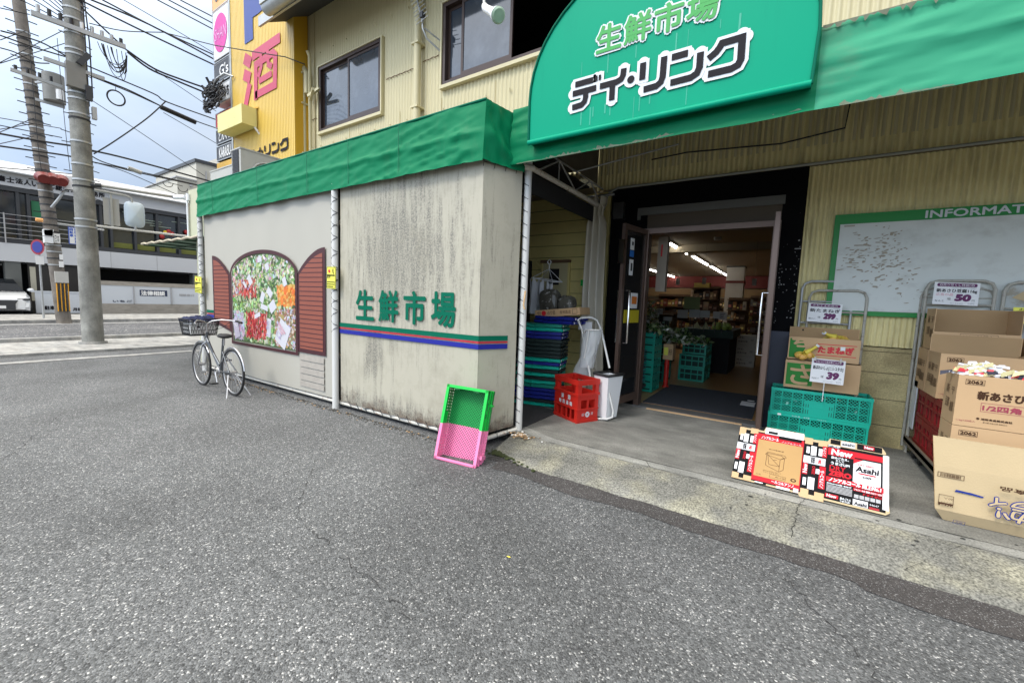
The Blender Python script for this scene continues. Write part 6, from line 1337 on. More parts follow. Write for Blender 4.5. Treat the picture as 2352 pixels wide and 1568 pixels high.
t = thing('waste_bin', 'slim white plastic waste bin with a black rim beside the red crate', 'bin', (-1.68, 4.3, 0.1))
b = MB(); P0 = [(-1.70, 4.26), (-1.53, 4.19), (-1.46, 4.40), (-1.63, 4.47)]
def ring(k, z, cx=-1.58, cy_=4.33): return [(cx + (x - cx) * k, cy_ + (y_ - cy_) * k, z) for x, y_ in P0]
vs = ring(.80, .125) + ring(1.12, .585); b.add(vs, [(i, (i + 1) % 4, 4 + (i + 1) % 4, 4 + i) for i in range(4)] + [(3, 2, 1, 0)], WHITEP)
vs = ring(.78, .13) + ring(1.09, .585); b.add(vs, [(i, 4 + i, 4 + (i + 1) % 4, (i + 1) % 4) for i in range(4)], WHITEP); b.build('bin_body', WHITEP, t)
b = MB(); r_ = ring(1.15, .60); b.tube(r_ + [r_[0]], 0.016, 8, RUBBER); b.build('bin_rim', RUBBER, t)

# ---- leaning two-coloured mesh crate
t = thing('mesh_crate', 'bright green and pink mesh crate leaning on end against the shelter corner', 'crate', (0, 0, 0), local=True)
t.location = (-2.385, 2.475, 0.008)
M0 = Matrix.Rotation(R(10), 4, 'Z') @ Matrix.Rotation(R(-15), 4, 'X') @ Matrix.Rotation(R(1.5), 4, 'Y')
t.rotation_euler = M0.to_euler()
w_, h_, d_ = 0.395, 0.635, 0.135; sp = 0.30
for (z0, z1, m1, m2, nm) in ((0, sp, PINK, PINK, 'lower'), (sp, h_, LIME, LIMED, 'upper')):
    b = MB(); rim = 0.022
    b.box(-.004, rim, 0, 0.012, z0, z1, m1); b.box(w_ - rim, w_ + .004, 0, 0.012, z0, z1, m1)
    b.box(0.0, 0.006, 0.012, d_, z0, z1, m1) if False else None
    for xx in (0.0, w_ - 0.006):    # pierced long sides
        n = int(round((z1 - z0) / 0.025))
        for k in range(n + 1):
            zz = z0 + (z1 - z0) * k / n; b.box(xx + .0005, xx + .0055, 0.012, d_, max(z0, zz - .006), min(z1, zz + .006), m2)
        for k in range(5): b.box(xx, xx + .006, .012 + k * .029, .012 + k * .029 + .012, z0, z1, m2)
        solid = (0.19, 0.30) if nm == 'lower' else (0.30, 0.40)
        b.box(xx - .0005, xx + .0065, 0.012, d_ * .62, solid[0], solid[1], m1)
        for k in range(3): b.box(xx - .006 if xx == 0 else xx + .006, xx + .0 if xx == 0 else xx + .014, .03, .042, z0 + .05 + .09 * k, z0 + .075 + .09 * k, m1)
        for yy in (.05, .09): b.box(xx + .006 if xx else xx - .008, xx + .014 if xx else xx, yy, yy + .006, z0, z1, m1)
    if nm == 'lower': b.box(0, w_, 0, d_, 0, 0.008, m1); b.box(-.004, w_ + .004, 0, .012, 0, .024, m1); b.box(w_, w_ + .03, .03, .10, .07, .10, m1)
    else:
        b.box(0, w_, .012, d_, h_ - .008, h_, m1); b.box(-.004, w_ + .004, 0, .012, h_ - .024, h_, m1)
        for x_ in (.07, .26): b.box(x_, x_ + .05, .012, .03, h_ - .035, h_ - .012, m2)
        b.box(w_, w_ + .032, .06, .10, h_ - .13, h_ - .115, m1)
    b.build('crate_wall', m1, t)
    b = MB(); lattice(b, (0.006, d_ - .004, z0), X, Z, w_ - .012, z1 - z0, 0.025, 0.0072, 0.003, mk('green_mesh_strand', (0.001, 0.30, 0.06)) if nm == 'upper' else m1); b.build('mesh_base', m2, t)
    b = MB(); b.box(0.006, w_ - 0.006, d_ + .002, d_ + .005, z0, z1, mk('green_mesh_shadow', (0.0, 0.075, 0.012), 0.7) if nm == 'upper' else mk('pink_mesh_shadow', (0.16, 0.02, 0.06), 0.7)); b.build('base_shade_sheet', m2, t)  # flat dark sheet behind the mesh, its colour stands in for shaded holes

# ---- teal mesh crates with vegetable cartons by the portal
def teal_crate(x0, y0, z0, w_, d_, h_, desc, marks):
    t = thing('produce_crate', desc, 'crate', (x0, y0, z0), 'teal mesh crates stacked by the entrance')
    x1, y1, z1 = x0 + w_, y0 + d_, z0 + h_; b = MB()
    for yy in (y0, y1 - .012):
        b.box(x0, x1, yy, yy + .012, z1 - .028, z1, TEAL); b.box(x0 + .006, x1 - .006, yy + .001, yy + .011, z0, z0 + .02, TEAL)
    for xx in (x0, x1 - .012):
        b.box(xx, xx + .012, y0 + .012, y1 - .012, z1 - .028, z1, TEAL); b.box(xx + .001, xx + .011, y0 + .012, y1 - .012, z0, z0 + .02, TEAL)
    zb, zt = z0 + .02, z1 - .028; hh = (zt - zb)
    for yy in (y0, y1 - .010):
        for k in range(10):
            xx = x0 + .004 + (w_ - .02) * k / 9; b.box(xx, xx + .009, yy, yy + .010, zb, zt, TEAL)
        for k in (1, 2): b.box(x0 + .013, x1 - .013, yy + .0005, yy + .0095, zb + hh * k / 3 - .004, zb + hh * k / 3 + .004, TEAL)
        for (a, c) in ((x0, x0 + .035), (x1 - .035, x1)):
            for k in range(3): b.box(a + .003 + k * .011, a + .008 + k * .011, yy - .001, yy + .0, zb, zt, TEAL)
        cx = x0 + w_ * .5; b.box(cx - .115, cx + .115, yy + .003, yy + .007, zb, zb + hh * .66, TEAL)
    for xx in (x0 + .001, x1 - .011):
        for k in range(7):
            yy = y0 + .012 + (d_ - .03) * k / 6; b.box(xx, xx + .01, yy, yy + .007, zb, zt, TEAL)
        for k in (1, 2): b.box(xx + .0005, xx + .0095, y0 + .012, y1 - .012, zb + hh * k / 3 - .004, zb + hh * k / 3 + .004, TEAL)
    b.box(x0 + .012, x1 - .012, y0 + .012, y1 - .012, z0 + .002, z0 + .008, TEALD); b.build('crate_frame', TEAL, t)
    b = MB()
    for (o, ww) in (((x0 + .013, y0 + .006, zb), w_ - .026), ((x0 + .013, y1 - .006, zb), w_ - .026)): lattice(b, o, X, Z, ww, hh, .028, .0045, .0025, TEAL)
    for xx in (x0 + .006, x1 - .006): lattice(b, (xx, y0 + .012, zb), (0, 1, 0), Z, d_ - .024, hh, .0165, .0035, .0025, TEAL)
    b.build('mesh_wall', TEAL, t)
    b = MB()
    b.box(x0 + .03, x1 - .03, y0 + .022, y1 - .022, z0 + .01, z1 - .07, mk('crate_contents_shadow', (0.006, 0.05, 0.035), 0.9))  # dark block inside the crate, painted as the shade behind its mesh
    cx = x0 + w_ * .5
    for s_ in (-1, 1):
        for r2 in (0, 1):
            for k in range(3): b.box(cx + s_ * .1 - .02 + k * .018, cx + s_ * .1 - .014 + k * .018, y0 + .001, y0 + .003, zb + .006 + r2 * .055, zb + .045 + r2 * .055, mk('slot_dark_teal', (0.003, 0.12, 0.09)))
    if marks: b.text('S.C.R.  618', (0, y0 - .001, 0), X, Z, x0 + .20, x0 + .34, z1 - .02, z1 - .008, LETW); b.text('ベジタブル', (0, y0 - .001, 0), X, Z, x0 + .40, x0 + .47, z1 - .02, z1 - .010, LETW); b.box(x0 + .08, x0 + .11, y0 - .002, y0, z1 - .024, z1 - .006, PAPER)
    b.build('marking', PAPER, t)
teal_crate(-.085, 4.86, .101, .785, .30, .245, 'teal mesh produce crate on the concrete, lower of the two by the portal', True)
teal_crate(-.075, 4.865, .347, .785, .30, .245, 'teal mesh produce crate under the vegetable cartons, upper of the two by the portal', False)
random.seed(12)
b = MB()
for k in range(34): b.blob((-.03 + random.random() * .7, 4.93 + random.random() * .16, .385 + random.random() * .12), random.uniform(.025, .045), mk('potato_skin', (0.42, 0.31, 0.15), 0.7, 0.2, 20), 8, 5, 0.12)
for k in range(16): b.blob((-.02 + random.random() * .68, 4.89 + random.random() * .02, .40 + random.random() * .1), .014, PAPER, 6, 4, 0.4)
o = b.build('potatoes', CARD); tag(o, 'loose potatoes heaped in the upper teal crate', 'potatoes'); o['kind'] = 'stuff'
def carton(name, desc, x0, x1, y0, y1, z0, z1, openings=(), mt=CARD, group=None, flapback=0.0, th=.004, lowfront=0.0):
    t = thing(name, desc, 'cardboard box', (x0, y0, z0), group); b = MB(); zf = z1 - lowfront
    b.box(x0, x1, y0, y0 + th, z0, zf, mt); b.box(x0, x1, y1 - th, y1, z0, z1 + flapback, mt); b.box(x0, x0 + th, y0 + th, y1 - th, z0, z1, mt); b.box(x1 - th, x1, y0 + th, y1 - th, z0, z1, mt); b.box(x0 + th, x1 - th, y0 + th, y1 - th, z0, z0 + th, mt)
    b.add([(x0 + th, y0 + th + .0005, z0 + th), (x1 - th, y0 + th + .0005, z0 + th), (x1 - th, y0 + th + .0005, zf - .001), (x0 + th, y0 + th + .0005, zf - .001)], [(3, 2, 1, 0)], CARDD)
    b.add([(x0 + th, y1 - th - .0005, z0 + th), (x1 - th, y1 - th - .0005, z0 + th), (x1 - th, y1 - th - .0005, z1 + flapback - .001), (x0 + th, y1 - th - .0005, z1 + flapback - .001)], [(0, 1, 2, 3)], CARDD)
    if 'closed' in openings: b.box(x0 + th, x1 - th, y0 + th, y1 - th, z1 - th, z1 - .0005, mt); b.box(x0, x1, (y0 + y1) / 2 - .025, (y0 + y1) / 2 + .025, z1, z1 + .001, mk('packing_tape', (0.45, 0.32, 0.15), 0.3))
    b.build('carton_body', mt, t); return t
def pr(t, fn, name='printing', mt=BRPR):
    b = MB(); fn(b); b.build(name, mt, t)
# potato carton (front) and onion carton (behind/above)
t = carton('vegetable_carton', 'cardboard carton with a big green block and tan character, behind the 39 yen card', .02, .605, 4.95, 5.16, .60, .875)
def f(b):
    o = (0, 4.9485, 0); b.plate(o, X, Z, .035, .25, .63, .845, CGREEN); b.text('さ', o, X, Z, .07, .235, .64, .83, CARD, 0, .001, 0, .005)
pr(t, f)
t = carton('vegetable_carton', 'open onion carton with red Japanese lettering between two red lines', .03, .585, 4.97, 5.135, .885, 1.105, flapback=.095, lowfront=0.0)
def f(b):
    o = (0, 4.9685, 0); b.poly(o, X, Z, [(.04, .90), (.13, .90), (.17, 1.0), (.14, 1.09), (.04, 1.09)], CGREEN); b.text('ち', o, X, Z, .06, .21, 1.01, 1.10, CARD, 0, .001, 0, .006)
    b.text('たまねぎ', o, X, Z, .27, .54, .965, 1.03, RED, 0, 0, 0, .004); b.plate(o, X, Z, .26, .56, 1.045, 1.052, RED); b.plate(o, X, Z, .26, .56, .94, .947, RED); b.plate(o, X, Z, .44, .475, 1.0, 1.035, PAPER, .003)
    b.add([(.14 + .008 * math.cos(a), 5.1295, 1.17 + .01 * math.sin(a)) for a in [i * .785 for i in range(8)]], [tuple(range(8))], DARK)
pr(t, f)
def netbag(name, desc, c, r, tail):
    b = MB(); c = Vector(c)
    for k in range(5): b.blob(c + Vector((random.uniform(-.5, .5) * r * 2.0, random.uniform(-.3, .3) * r, random.uniform(-.15, .35) * r)), r * random.uniform(.48, .62), ONION, 12, 8)
    for k in range(60):
        a = random.uniform(0, 6.28); p1 = c + Vector((math.cos(a) * r * 1.55, math.sin(a) * r * .8, random.uniform(-.3, .4) * r)); p2 = c + Vector((random.uniform(-.9, .9) * r, random.uniform(-.5, .5) * r, r * random.uniform(.5, .85))); b.tube([p1, (p1 + p2) / 2 + Vector((0, 0, r * .22)), p2], .0016, 4, NETY)
    if tail: b.tube([c + Vector((0, -r * .4, r * .6)), c + (Vector(tail) - c) * .6 + Vector((0, 0, .01)), Vector(tail)], [.03, .014, .016], 8, NETY); b.tube([Vector(tail) - (Vector(tail) - c) * .12, Vector(tail)], [.018, .02], 8, PAPER)
    tag(b.build(name, NETY), desc, 'net bag', 'yellow nets of onions')
netbag('onion_net', 'yellow net of onions heaped inside the open onion carton', (.40, 5.05, 1.08), .07, (.30, 5.0, 1.16))
netbag('onion_net', 'yellow net of onions lying on the corner of the lower vegetable carton', (.17, 4.93, .92), .055, (.27, 4.93, 1.04))
# price cards
def price_card(desc, c, w_, h_, head, title, price, sub, small, tilt=0.0, rz=0.0, mt=PAPER):
    t = thing('price_card', desc, 'price card', (0, 0, 0), 'handwritten style price cards', local=True); t.location = c; t.rotation_euler = (R(-8), tilt, rz)
    b = MB(); b.box(0, w_, 0, .003, 0, h_, mt); b.build('card', mt, t)
    b = MB(); o = (0, -.001, 0); hh = h_ * .13
    b.poly(o, X, Z, [(w_ * .06, h_ * .84), (w_ * .09, h_ * .81), (w_ * .91, h_ * .81), (w_ * .94, h_ * .84), (w_ * .94, h_ * .93), (w_ * .91, h_ * .96), (w_ * .09, h_ * .96), (w_ * .06, h_ * .93)], PURPLE)
    b.text(head, o, X, Z, w_ * .12, w_ * .88, h_ * .835, h_ * .94, PAPER, 0, .0006)
    b.text(small, o, X, Z, w_ * .4, w_ * .93, h_ * .735, h_ * .785, GREYT, 0, 0)
    b.text(title, o, X, Z, w_ * .06, w_ * .95, h_ * .53, h_ * .71, LETK, 0, 0, 0, .0008)
    b.text(price, o, X, Z, w_ * .50, w_ * .81, h_ * .20, h_ * .46, PURPLE, 0, 0, .12, .0065)
    b.text('円', o, X, Z, w_ * .86, w_ * .92, h_ * .18, h_ * .26, LETK); b.text(sub[0], o, X, Z, w_ * .05, w_ * .26, h_ * .12, h_ * .21, LETK)
    b.text('本体価格', o, X, Z, w_ * .32, w_ * .40, h_ * .2, h_ * .32, LETK); b.text('税込 参考価格', o, X, Z, w_ * .4, w_ * .68, h_ * .05, h_ * .09, GREYT); b.text(sub[1], o, X, Z, w_ * .78, w_ * .92, h_ * .04, h_ * .12, GREYT)
    b.build('writing', LETK, t); return t
price_card('white price card reading 299 clipped to the cart handle above the onions', (.158, 5.05, 1.262), .265, .185, '☆おすすめ品☆', '新たまねぎ', '299', ('箱売ネット', '323円'), 'たっぷり入ってお買得', R(2))
price_card('white price card reading 39 standing on a thin rod over the teal crates', (.222, 4.80, .70), .252, .222, '☆もっとり系の新じゃが☆', '新ばれいしょ[ニシユタカ]', '39', ('100g当たり', '43円'), 'カレーや肉じゃがに', R(1))
t = price_card('white price card reading 50 taped to the cart handle above the tofu cartons', (1.035, 5.04, 1.462), .275, .192, '◎売り尽くし特価!!◎', '新あさひ豆腐116g', '50', ('なんと', '54円'), 'ココにあるだけ価格!!', R(2))
b = MB(); b.text('広告の品', (0, -.0015, 0), X, Z, .015, .12, .075, .10, mk('faded_red_ink', (0.7, 0.3, 0.35)), 0, 0, .15); b.build('writing', RED, t)
t = thing('price_card_stand', 'thin white rod that holds the 39 yen card above the crates', 'card stand', (.33, 4.80, .5)); b = MB(); b.tube([(.335, 4.81, .70), (.335, 4.815, .52)], .004, 6, WHITEP); b.build('rod', WHITEP, t); b = MB(); b.box(.24, .256, 4.795, 4.81, .90, .935, CHROME); b.box(.43, .446, 4.795, 4.81, .90, .935, CHROME); b.build('clip', CHROME, t)
t = thing('price_card', 'yellow price card at the right edge by the second cart handle', 'price card', (1.465, 5.0, 1.3)); MB().box(1.50, 1.72, 5.0, 5.003, 1.32, 1.45).build('card', YELL, t)
b = MB(); b.text('高野豆腐', (0, 4.998, 0), X, Z, 1.505, 1.70, 1.38, 1.41, LETK, 0, 0, 0, .001); b.text('お買得', (0, 4.998, 0), X, Z, 1.53, 1.66, 1.425, 1.445, LETK); b.build('writing', LETK, t)
# cart handles
def cart_handle(t, x0, x1, y_, zt, zb, bars, r=.0125, mt=CART, mid=None):
    b = MB(); c = .07
    b.tube([(x0, y_, zb), (x0, y_, zt - c), (x0 + .022, y_, zt - .02), (x0 + c, y_, zt), (x1 - c, y_, zt), (x1 - .022, y_, zt - .02), (x1, y_, zt - c), (x1, y_, zb)], r, 10, mt)
    for z in bars: b.cyl((x0, y_, z), (x1, y_, z), r * .75, 8, mt)
    b.build('handle', mt, t)
def castor(b, x, y_, z=.1):
    b.cyl((x - .012, y_, z + .045), (x + .012, y_, z + .045), .042, 14, RUBBER); b.box(x - .02, x + .02, y_ - .02, y_ + .02, z + .08, z + .11, GALV)
t = thing('platform_cart', 'grey tubular cart handle standing behind the onion carton, front one', 'cart', (.3, 5.175, .1), 'platform carts along the wall'); cart_handle(t, .10, .505, 5.172, 1.66, .11, (1.46, 1.245), mt=GALV)
t = thing('platform_cart', 'second grey cart handle peeking out lower behind the onion carton', 'cart', (.4, 5.19, .1), 'platform carts along the wall'); cart_handle(t, .165, .612, 5.152, 1.57, .11, (1.36,), mt=CART)
t = thing('platform_cart', 'worn cart loaded with tofu cartons and dark red crates', 'cart', (1.3, 4.6, .1), 'platform carts along the wall')
cart_handle(t, 1.005, 1.42, 5.12, 1.665, .25, (1.46,)); cart_handle(t, .985, 1.43, 5.165, 1.60, .15, (1.52,))
MB().box(1.0, 1.45, 5.128, 5.15, .75, 1.63).build('back_panel', mk('pale_blue_panel', (0.42, 0.46, 0.50), 0.4, 0.15, 6), t) if False else None
b = MB(); b.box(.985, 1.75, 4.02, 5.15, .215, .25, WOODY); b.box(.985, 1.0, 4.02, 5.15, .19, .26, mk('rusty_deck_edge', (0.16, 0.13, 0.10), 0.6, 0.3, 20)); b.build('deck', WOODY, t)
b = MB()
for (x, y_) in ((1.03, 4.15), (1.03, 4.75), (1.03, 4.95), (1.6, 4.15), (1.6, 4.95)): castor(b, x, y_)
b.box(.995, 1.01, 5.1, 5.16, .1, .22, CART); b.build('castor', RUBBER, t)
b = MB(); b.box(1.0, 1.006, 4.98, 5.10, .35, .78, LETW); b.build('white_strip', LETW, t)
t = thing('platform_cart', 'worn cart handle with a peeled brown panel standing beyond the 50 yen card', 'cart', (1.7, 5.15, .1), 'platform carts along the wall'); cart_handle(t, 1.475, 1.95, 5.13, 1.655, .11, (1.44,)); MB().box(1.49, 1.93, 5.138, 5.15, 1.15, 1.63).build('panel', mk('worn_panel', (0.40, 0.42, 0.40), 0.5, 0.2, 9, dirt=(.25, .2, .12), dscale=8, dthr=(.5, .6), damt=.7), t)
b = MB(); b.poly((0, 5.132, 0), X, Z, [(1.52, 1.53), (1.60, 1.60), (1.66, 1.58), (1.60, 1.50)], CARDP); tag(b.build('peeled_cardboard', CARDP), 'scrap of peeled brown cardboard stuck on the right-hand cart panel', 'cardboard scrap')
# dark red crates on the cart
k = 0
for (yy, dsc) in ((4.28, 'nearer'), (4.52, 'middle'), (4.76, 'farther')):
    for zz, lv in ((.252, 'lower'), (.49, 'upper')):
        t = thing('bottle_crate', 'dark red crate in the %s column, %s one, under the tofu cartons' % (dsc, lv), 'crate', (1.02, yy, zz), 'dark red crates on the cart')
        b = MB(); y1 = yy + .23; z1 = zz + .233
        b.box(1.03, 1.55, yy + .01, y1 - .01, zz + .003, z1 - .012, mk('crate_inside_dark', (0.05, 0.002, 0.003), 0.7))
        for (a, c) in ((yy, yy + .035), (y1 - .035, y1), ((yy + y1) / 2 - .015, (yy + y1) / 2 + .015)): b.box(1.018, 1.03, a, c, zz, z1, REDPD)
        for (a, c) in ((zz, zz + .03), (z1 - .05, z1), (zz + .12, zz + .14)): b.box(1.014, 1.029, yy + .001, y1 - .001, a, c, REDPD)
        b.box(1.018, 1.56, yy - .002, yy, zz, z1, REDPD); b.build('crate_body', REDPD, t)
# tofu cartons
def tofu_print(x0, y0, z0, z1, left=True):
    def f(b):
        o = (0, y0 - .0015, 0); w_ = z1 - z0
        b.frame(o, X, Z, x0 + .035, x0 + .125, z1 - .062, z1 - .025, .0025, BRPR); b.text('2062', o, X, Z, x0 + .043, x0 + .117, z1 - .054, z1 - .033, BRPR, 0, 0, 0, .0015)
        b.text('新あさひ豆腐', o, X, Z, x0 + .10, x0 + .42, z1 - .155, z1 - .10, BRPR, 0, 0, 0, .003)
        b.frame(o, X, Z, x0 + .12, x0 + .42, z1 - .235, z1 - .175, .0022, MAGPR); b.text('1/2四角', o, X, Z, x0 + .13, x0 + .30, z1 - .225, z1 - .187, MAGPR, 0, 0, 0, .002)
        b.text('116g×20袋入', o, X, Z, x0 + .015, x0 + .105, z0 + .03, z0 + .045, MAGPR); b.text('旭松食品株式会社', o, X, Z, x0 + .13, x0 + .27, z0 + .055, z0 + .068, BRPR, 0, 0, 0, .0008)
        b.text('要冷蔵 取扱注意 直射日光', o, X, Z, x0 + .14, x0 + .25, z0 + .035, z0 + .045, BRPR); b.add([(x0 + .115 + .008 * math.cos(a), y0 - .0015, z0 + .062 + .008 * math.sin(a)) for a in [i * .785 for i in range(8)]], [tuple(range(8))], BRPR)
    return f
def side_print(b, x, y0, z0, z1):
    o = (x - .0012, 0, 0)
    for (a, c, e, g, ch) in ((.04, .10, .20, .26, '新'), (.04, .12, .10, .17, '豆腐'), (.14, .20, .20, .25, '〒'), (.14, .21, .08, .15, '旭松')):
        b.text(ch, (x - .0012, y0 + .24, z0), (0, -1, 0), Z, a, c, e, g, mk('brown_print_light', (0.26, 0.16, 0.08), 0.8), 0, 0, 0, .001)
G = 'tofu cartons on the cart'
t = carton('tofu_carton', 'tofu carton stamped 2062 at the front, mostly hidden behind the leaning squid box', 1.0, 1.47, 4.0, 4.26, .27, .618, ('closed',), group=G); pr(t, tofu_print(1.0, 4.0, .27, .618)); pr(t, lambda b: side_print(b, 1.0, 4.0, .27, .618))
t = carton('tofu_carton', 'open front tofu carton stamped 2062 with snack packs spilling out of its top', 1.0, 1.47, 4.0, 4.26, .622, .968, group=G); pr(t, tofu_print(1.0, 4.0, .622, .968)); pr(t, lambda b: side_print(b, 1.0, 4.0, .622, .968))
t = carton('tofu_carton', 'tofu carton standing on the dark red crates behind the open snack carton', 1.0, 1.50, 4.44, 4.76, .727, 1.075, flapback=.135, group=G); pr(t, tofu_print(1.0, 4.44, .727, 1.075)); pr(t, lambda b: (side_print(b, 1.0, 4.44, .727, 1.075), side_print(b, 1.0, 4.52, .727, 1.075)))
t = carton('tofu_carton', 'closed tofu carton at the back of the cart under the topmost empty box', 1.0, 1.50, 4.785, 5.085, .727, 1.078, ('closed',), group=G); pr(t, lambda b: (side_print(b, 1.0, 4.80, .727, 1.075), side_print(b, 1.0, 4.86, .727, 1.075)))
t = carton('tofu_carton', 'topmost empty tofu carton with its tall back flap raised below the 50 yen card', 1.015, 1.50, 4.79, 5.06, 1.082, 1.42, lowfront=.19, group=G)
pr(t, lambda b: (b.text('116g×20袋入', (0, 4.788, 0), X, Z, 1.19, 1.36, 1.19, 1.215, BRPR), b.frame((0, 4.788, 0), X, Z, 1.17, 1.38, 1.155, 1.222, .002, BRPR), side_print(b, 1.015, 4.79, 1.1, 1.4)))
t = carton('tofu_carton', 'further empty carton at the right edge beside the raised flap', 1.53, 1.95, 4.72, 5.08, .75, 1.20, group=G)
t = carton('tofu_carton', 'closed tofu carton standing beside the open snack carton, further right', 1.49, 1.9, 4.05, 4.4, .27, .95, ('closed',), group=G)
random.seed(17)
for k, (c, s_) in enumerate((((1.10, 4.09, .985), .1), ((1.26, 4.10, .98), .1), ((1.14, 4.17, 1.02), .09), ((1.37, 4.1, .975), .08))):
    b = MB(); cols = [(0.75, 0.77, 0.8), (0.7, 0.04, 0.06), (0.03, 0.03, 0.05), (0.8, 0.7, 0.35), (0.75, 0.76, 0.8), (0.55, 0.5, 0.25), (0.85, 0.85, 0.9)]
    for q in range(46):
        p = Vector(c) + Vector((random.gauss(0, s_ * .42), random.gauss(0, .035), random.uniform(-.025, .022))); a = random.uniform(-.5, .5); l1, l2 = random.uniform(.012, .035), random.uniform(.006, .016)
        u = Vector((math.cos(a), random.uniform(-.4, .4), math.sin(a))) * l1; v = Vector((-math.sin(a) * .5, random.uniform(.2, 1), math.cos(a))).normalized() * l2
        b.add([p - u - v, p + u - v * random.uniform(.2, 1), p + u + v, p - u * random.uniform(.3, 1) + v], [(0, 1, 2, 3)], GOODS, False, random.choice(cols if k != 2 else cols[3:]))
    tag(b.build('snack_pack', GOODS), ['crinkled red and white packs at the left of the open tofu carton', 'crumpled black and silver packs in the middle of the open tofu carton', 'pale yellow crinkled pack lying behind in the open tofu carton', 'silver pack end at the right of the open tofu carton'][k], 'snack pack', 'snack packs in the carton')
# leaning squid box
t = thing('squid_carton', 'large flattened pale cardboard box with upside-down blue lettering leaning by the cart', 'cardboard box', (1.1, 3.5, .1))
b = MB(); pts = [(.855, .172), (.905, .103), (1.85, .103), (1.85, .615), (.815, .615)]
def sk(x, z): return (x, 3.50 + (z - .1) * .10 + (.09 * max(0, .18 - z) / .08), z)
fr = [sk(*p) for p in pts]; 
b.add([sk(.855, .175), sk(1.85, .175), sk(1.85, .44), sk(.832, .44)], [(0, 1, 2, 3)], CARDP); b.add([sk(.832, .44), sk(1.85, .44), (1.85, 3.56, .615), (.815, 3.56, .615)], [(0, 1, 2, 3)], CARDP)
b.add([sk(.855, .175), (.905, 3.545, .104), (1.85, 3.545, .104), sk(1.85, .175)], [(0, 1, 2, 3)], CARDP)
b.add([(x, y_ + .006, z) for x, y_, z in [sk(.855, .175), (.815, 3.56, .615), (1.85, 3.56, .615), sk(1.85, .175)]], [(0, 1, 2, 3)], CARDD)
b.add([(.815, 3.56, .615), (1.85, 3.56, .615), (1.85, 3.57, .615), (.815, 3.57, .615)], [(0, 1, 2, 3)], CARDP)
b.build('carton_body', CARDP, t)
b = MB(); o = (0, 3.4975 - .004, 0); UZ = (0, .10, 1)
def yy_(z): return z
b.frame((0, 3.487, 0), X, UZ, .85, .965, .375, .405, .0025, BRPR)
for k in range(26): b.plate((0, 3.487, 0), X, UZ, .862 + k * .0035, .862 + k * .0035 + random.choice((.0012, .0022)), .38, .40, BRPR)
b.frame((0, 3.487, 0), X, UZ, .865, .93, .205, .27, .0022, BRPR); b.plate((0, 3.487, 0), X, UZ, .865, .93, .205, .222, BRPR)
RX = (-1, 0, 0); RZ = (0, -.10, -1)
b.text('09220', (.927, 3.4865, .221), RX, RZ, 0, .058, .002, .014, CARDP); b.text('いかフライ', (.926, 3.486, .238), RX, RZ, 0, .056, 0, .012, BRPR); b.text('20入', (.92, 3.486, .265), RX, RZ, 0, .04, 0, .014, BRPR)
b.text('コグル食品', (1.36, 3.486, .395), RX, RZ, 0, .26, 0, .025, BRPR, 0, 0, 0, .001)
b.poly((0, 3.486, 0), X, UZ, [(.93, .30), (.935, .315), (1.0, .312), (1.05, .305), (1.055, .318), (1.048, .296), (1.0, .300), (.94, .302)], BLPR)
for (st, x1, x0, zt, zb) in (('イラフぬ', 1.30, 1.065, .325, .272), ('いか!', 1.32, 1.10, .268, .205)):
    st2 = 'フライ' if 'フ' in st else st
    b.text(st2, (x1, 3.4862, zt), RX, RZ, 0, x1 - x0, 0, zt - zb, BLPR, 0, 0, 0, .007); b.text(st2, (x1, 3.4862, zt), RX, RZ, 0, x1 - x0, 0, zt - zb, CARDP, 0, .0022, 0, .0022)
b.frame((0, 3.512, .0), X, (0, -.4, 1), .925, .975, .125, .15, .002, BLPR); b.text('天地', (0, 3.512, 0), X, (0, -.4, 1), .935, .965, .130, .146, BLPR)
b.build('printing', BRPR, t)
# information board
t = thing('information_board', 'worn white notice board with a green frame and white capital lettering on the corrugated wall', 'notice board', (1.2, 5.15, 1.35))
b = MB(); b.box(.305, 2.30, 5.165, 5.195, 1.335, 2.30, BOARDG); b.build('frame', BOARDG, t); b = MB(); b.box(.35, 2.25, 5.158, 5.165, 1.38, 2.205, BOARDW); b.build('panel', BOARDW, t)
b = MB(); b.text('INFORMATION', (0, 5.1635, 0), X, Z, .945, 1.74, 2.222, 2.285, LETW, 0, 0, 0, .0025); b.build('lettering', LETW, t)
random.seed(4)
b = MB(); GLU = mk('old_glue_residue', (0.36, 0.32, 0.25), 0.9, 0.3, 40)
for k in range(210):
    cx, cz = random.choice(((.52, 1.93), (.72, 1.95), (.72, 1.90), (.45, 1.85), (.6, 1.78), (.73, 1.72), (.9, 1.6), (.72, 2.1)))
    x = cx + random.gauss(0, .065); z = cz + random.gauss(0, .09)
    if .37 < x < 1.6 and 1.45 < z < 2.18:
        l_, h2 = random.uniform(.004, .022) * random.uniform(.5, 1.5), random.uniform(.002, .009); a = random.uniform(-.2, .6); pts = []
        for q in range(6): e = q * 1.047; pts.append((x + l_ * math.cos(e) * math.cos(a) - h2 * math.sin(e) * math.sin(a), z + l_ * math.cos(e) * math.sin(a) + h2 * math.sin(e) * math.cos(a)))
        b.poly((0, 5.1565 - .00001 * k, 0), X, Z, pts, GLU)
for (x, z, l_, h2) in ((.47, 1.995, .10, .01), (.44, 1.955, .035, .009), (.44, 1.87, .025, .008), (.42, 1.83, .10, .008), (.52, 1.90, .05, .004), (.46, 2.1, .03, .006), (.72, 2.08, .02, .03), (.38, 2.18, .08, .012)): b.plate((0, 5.1535, 0), X, Z, x, x + l_, z, z + h2, GLU)
b.build('glue_residue', GLU, t)['kind'] = 'stuff'

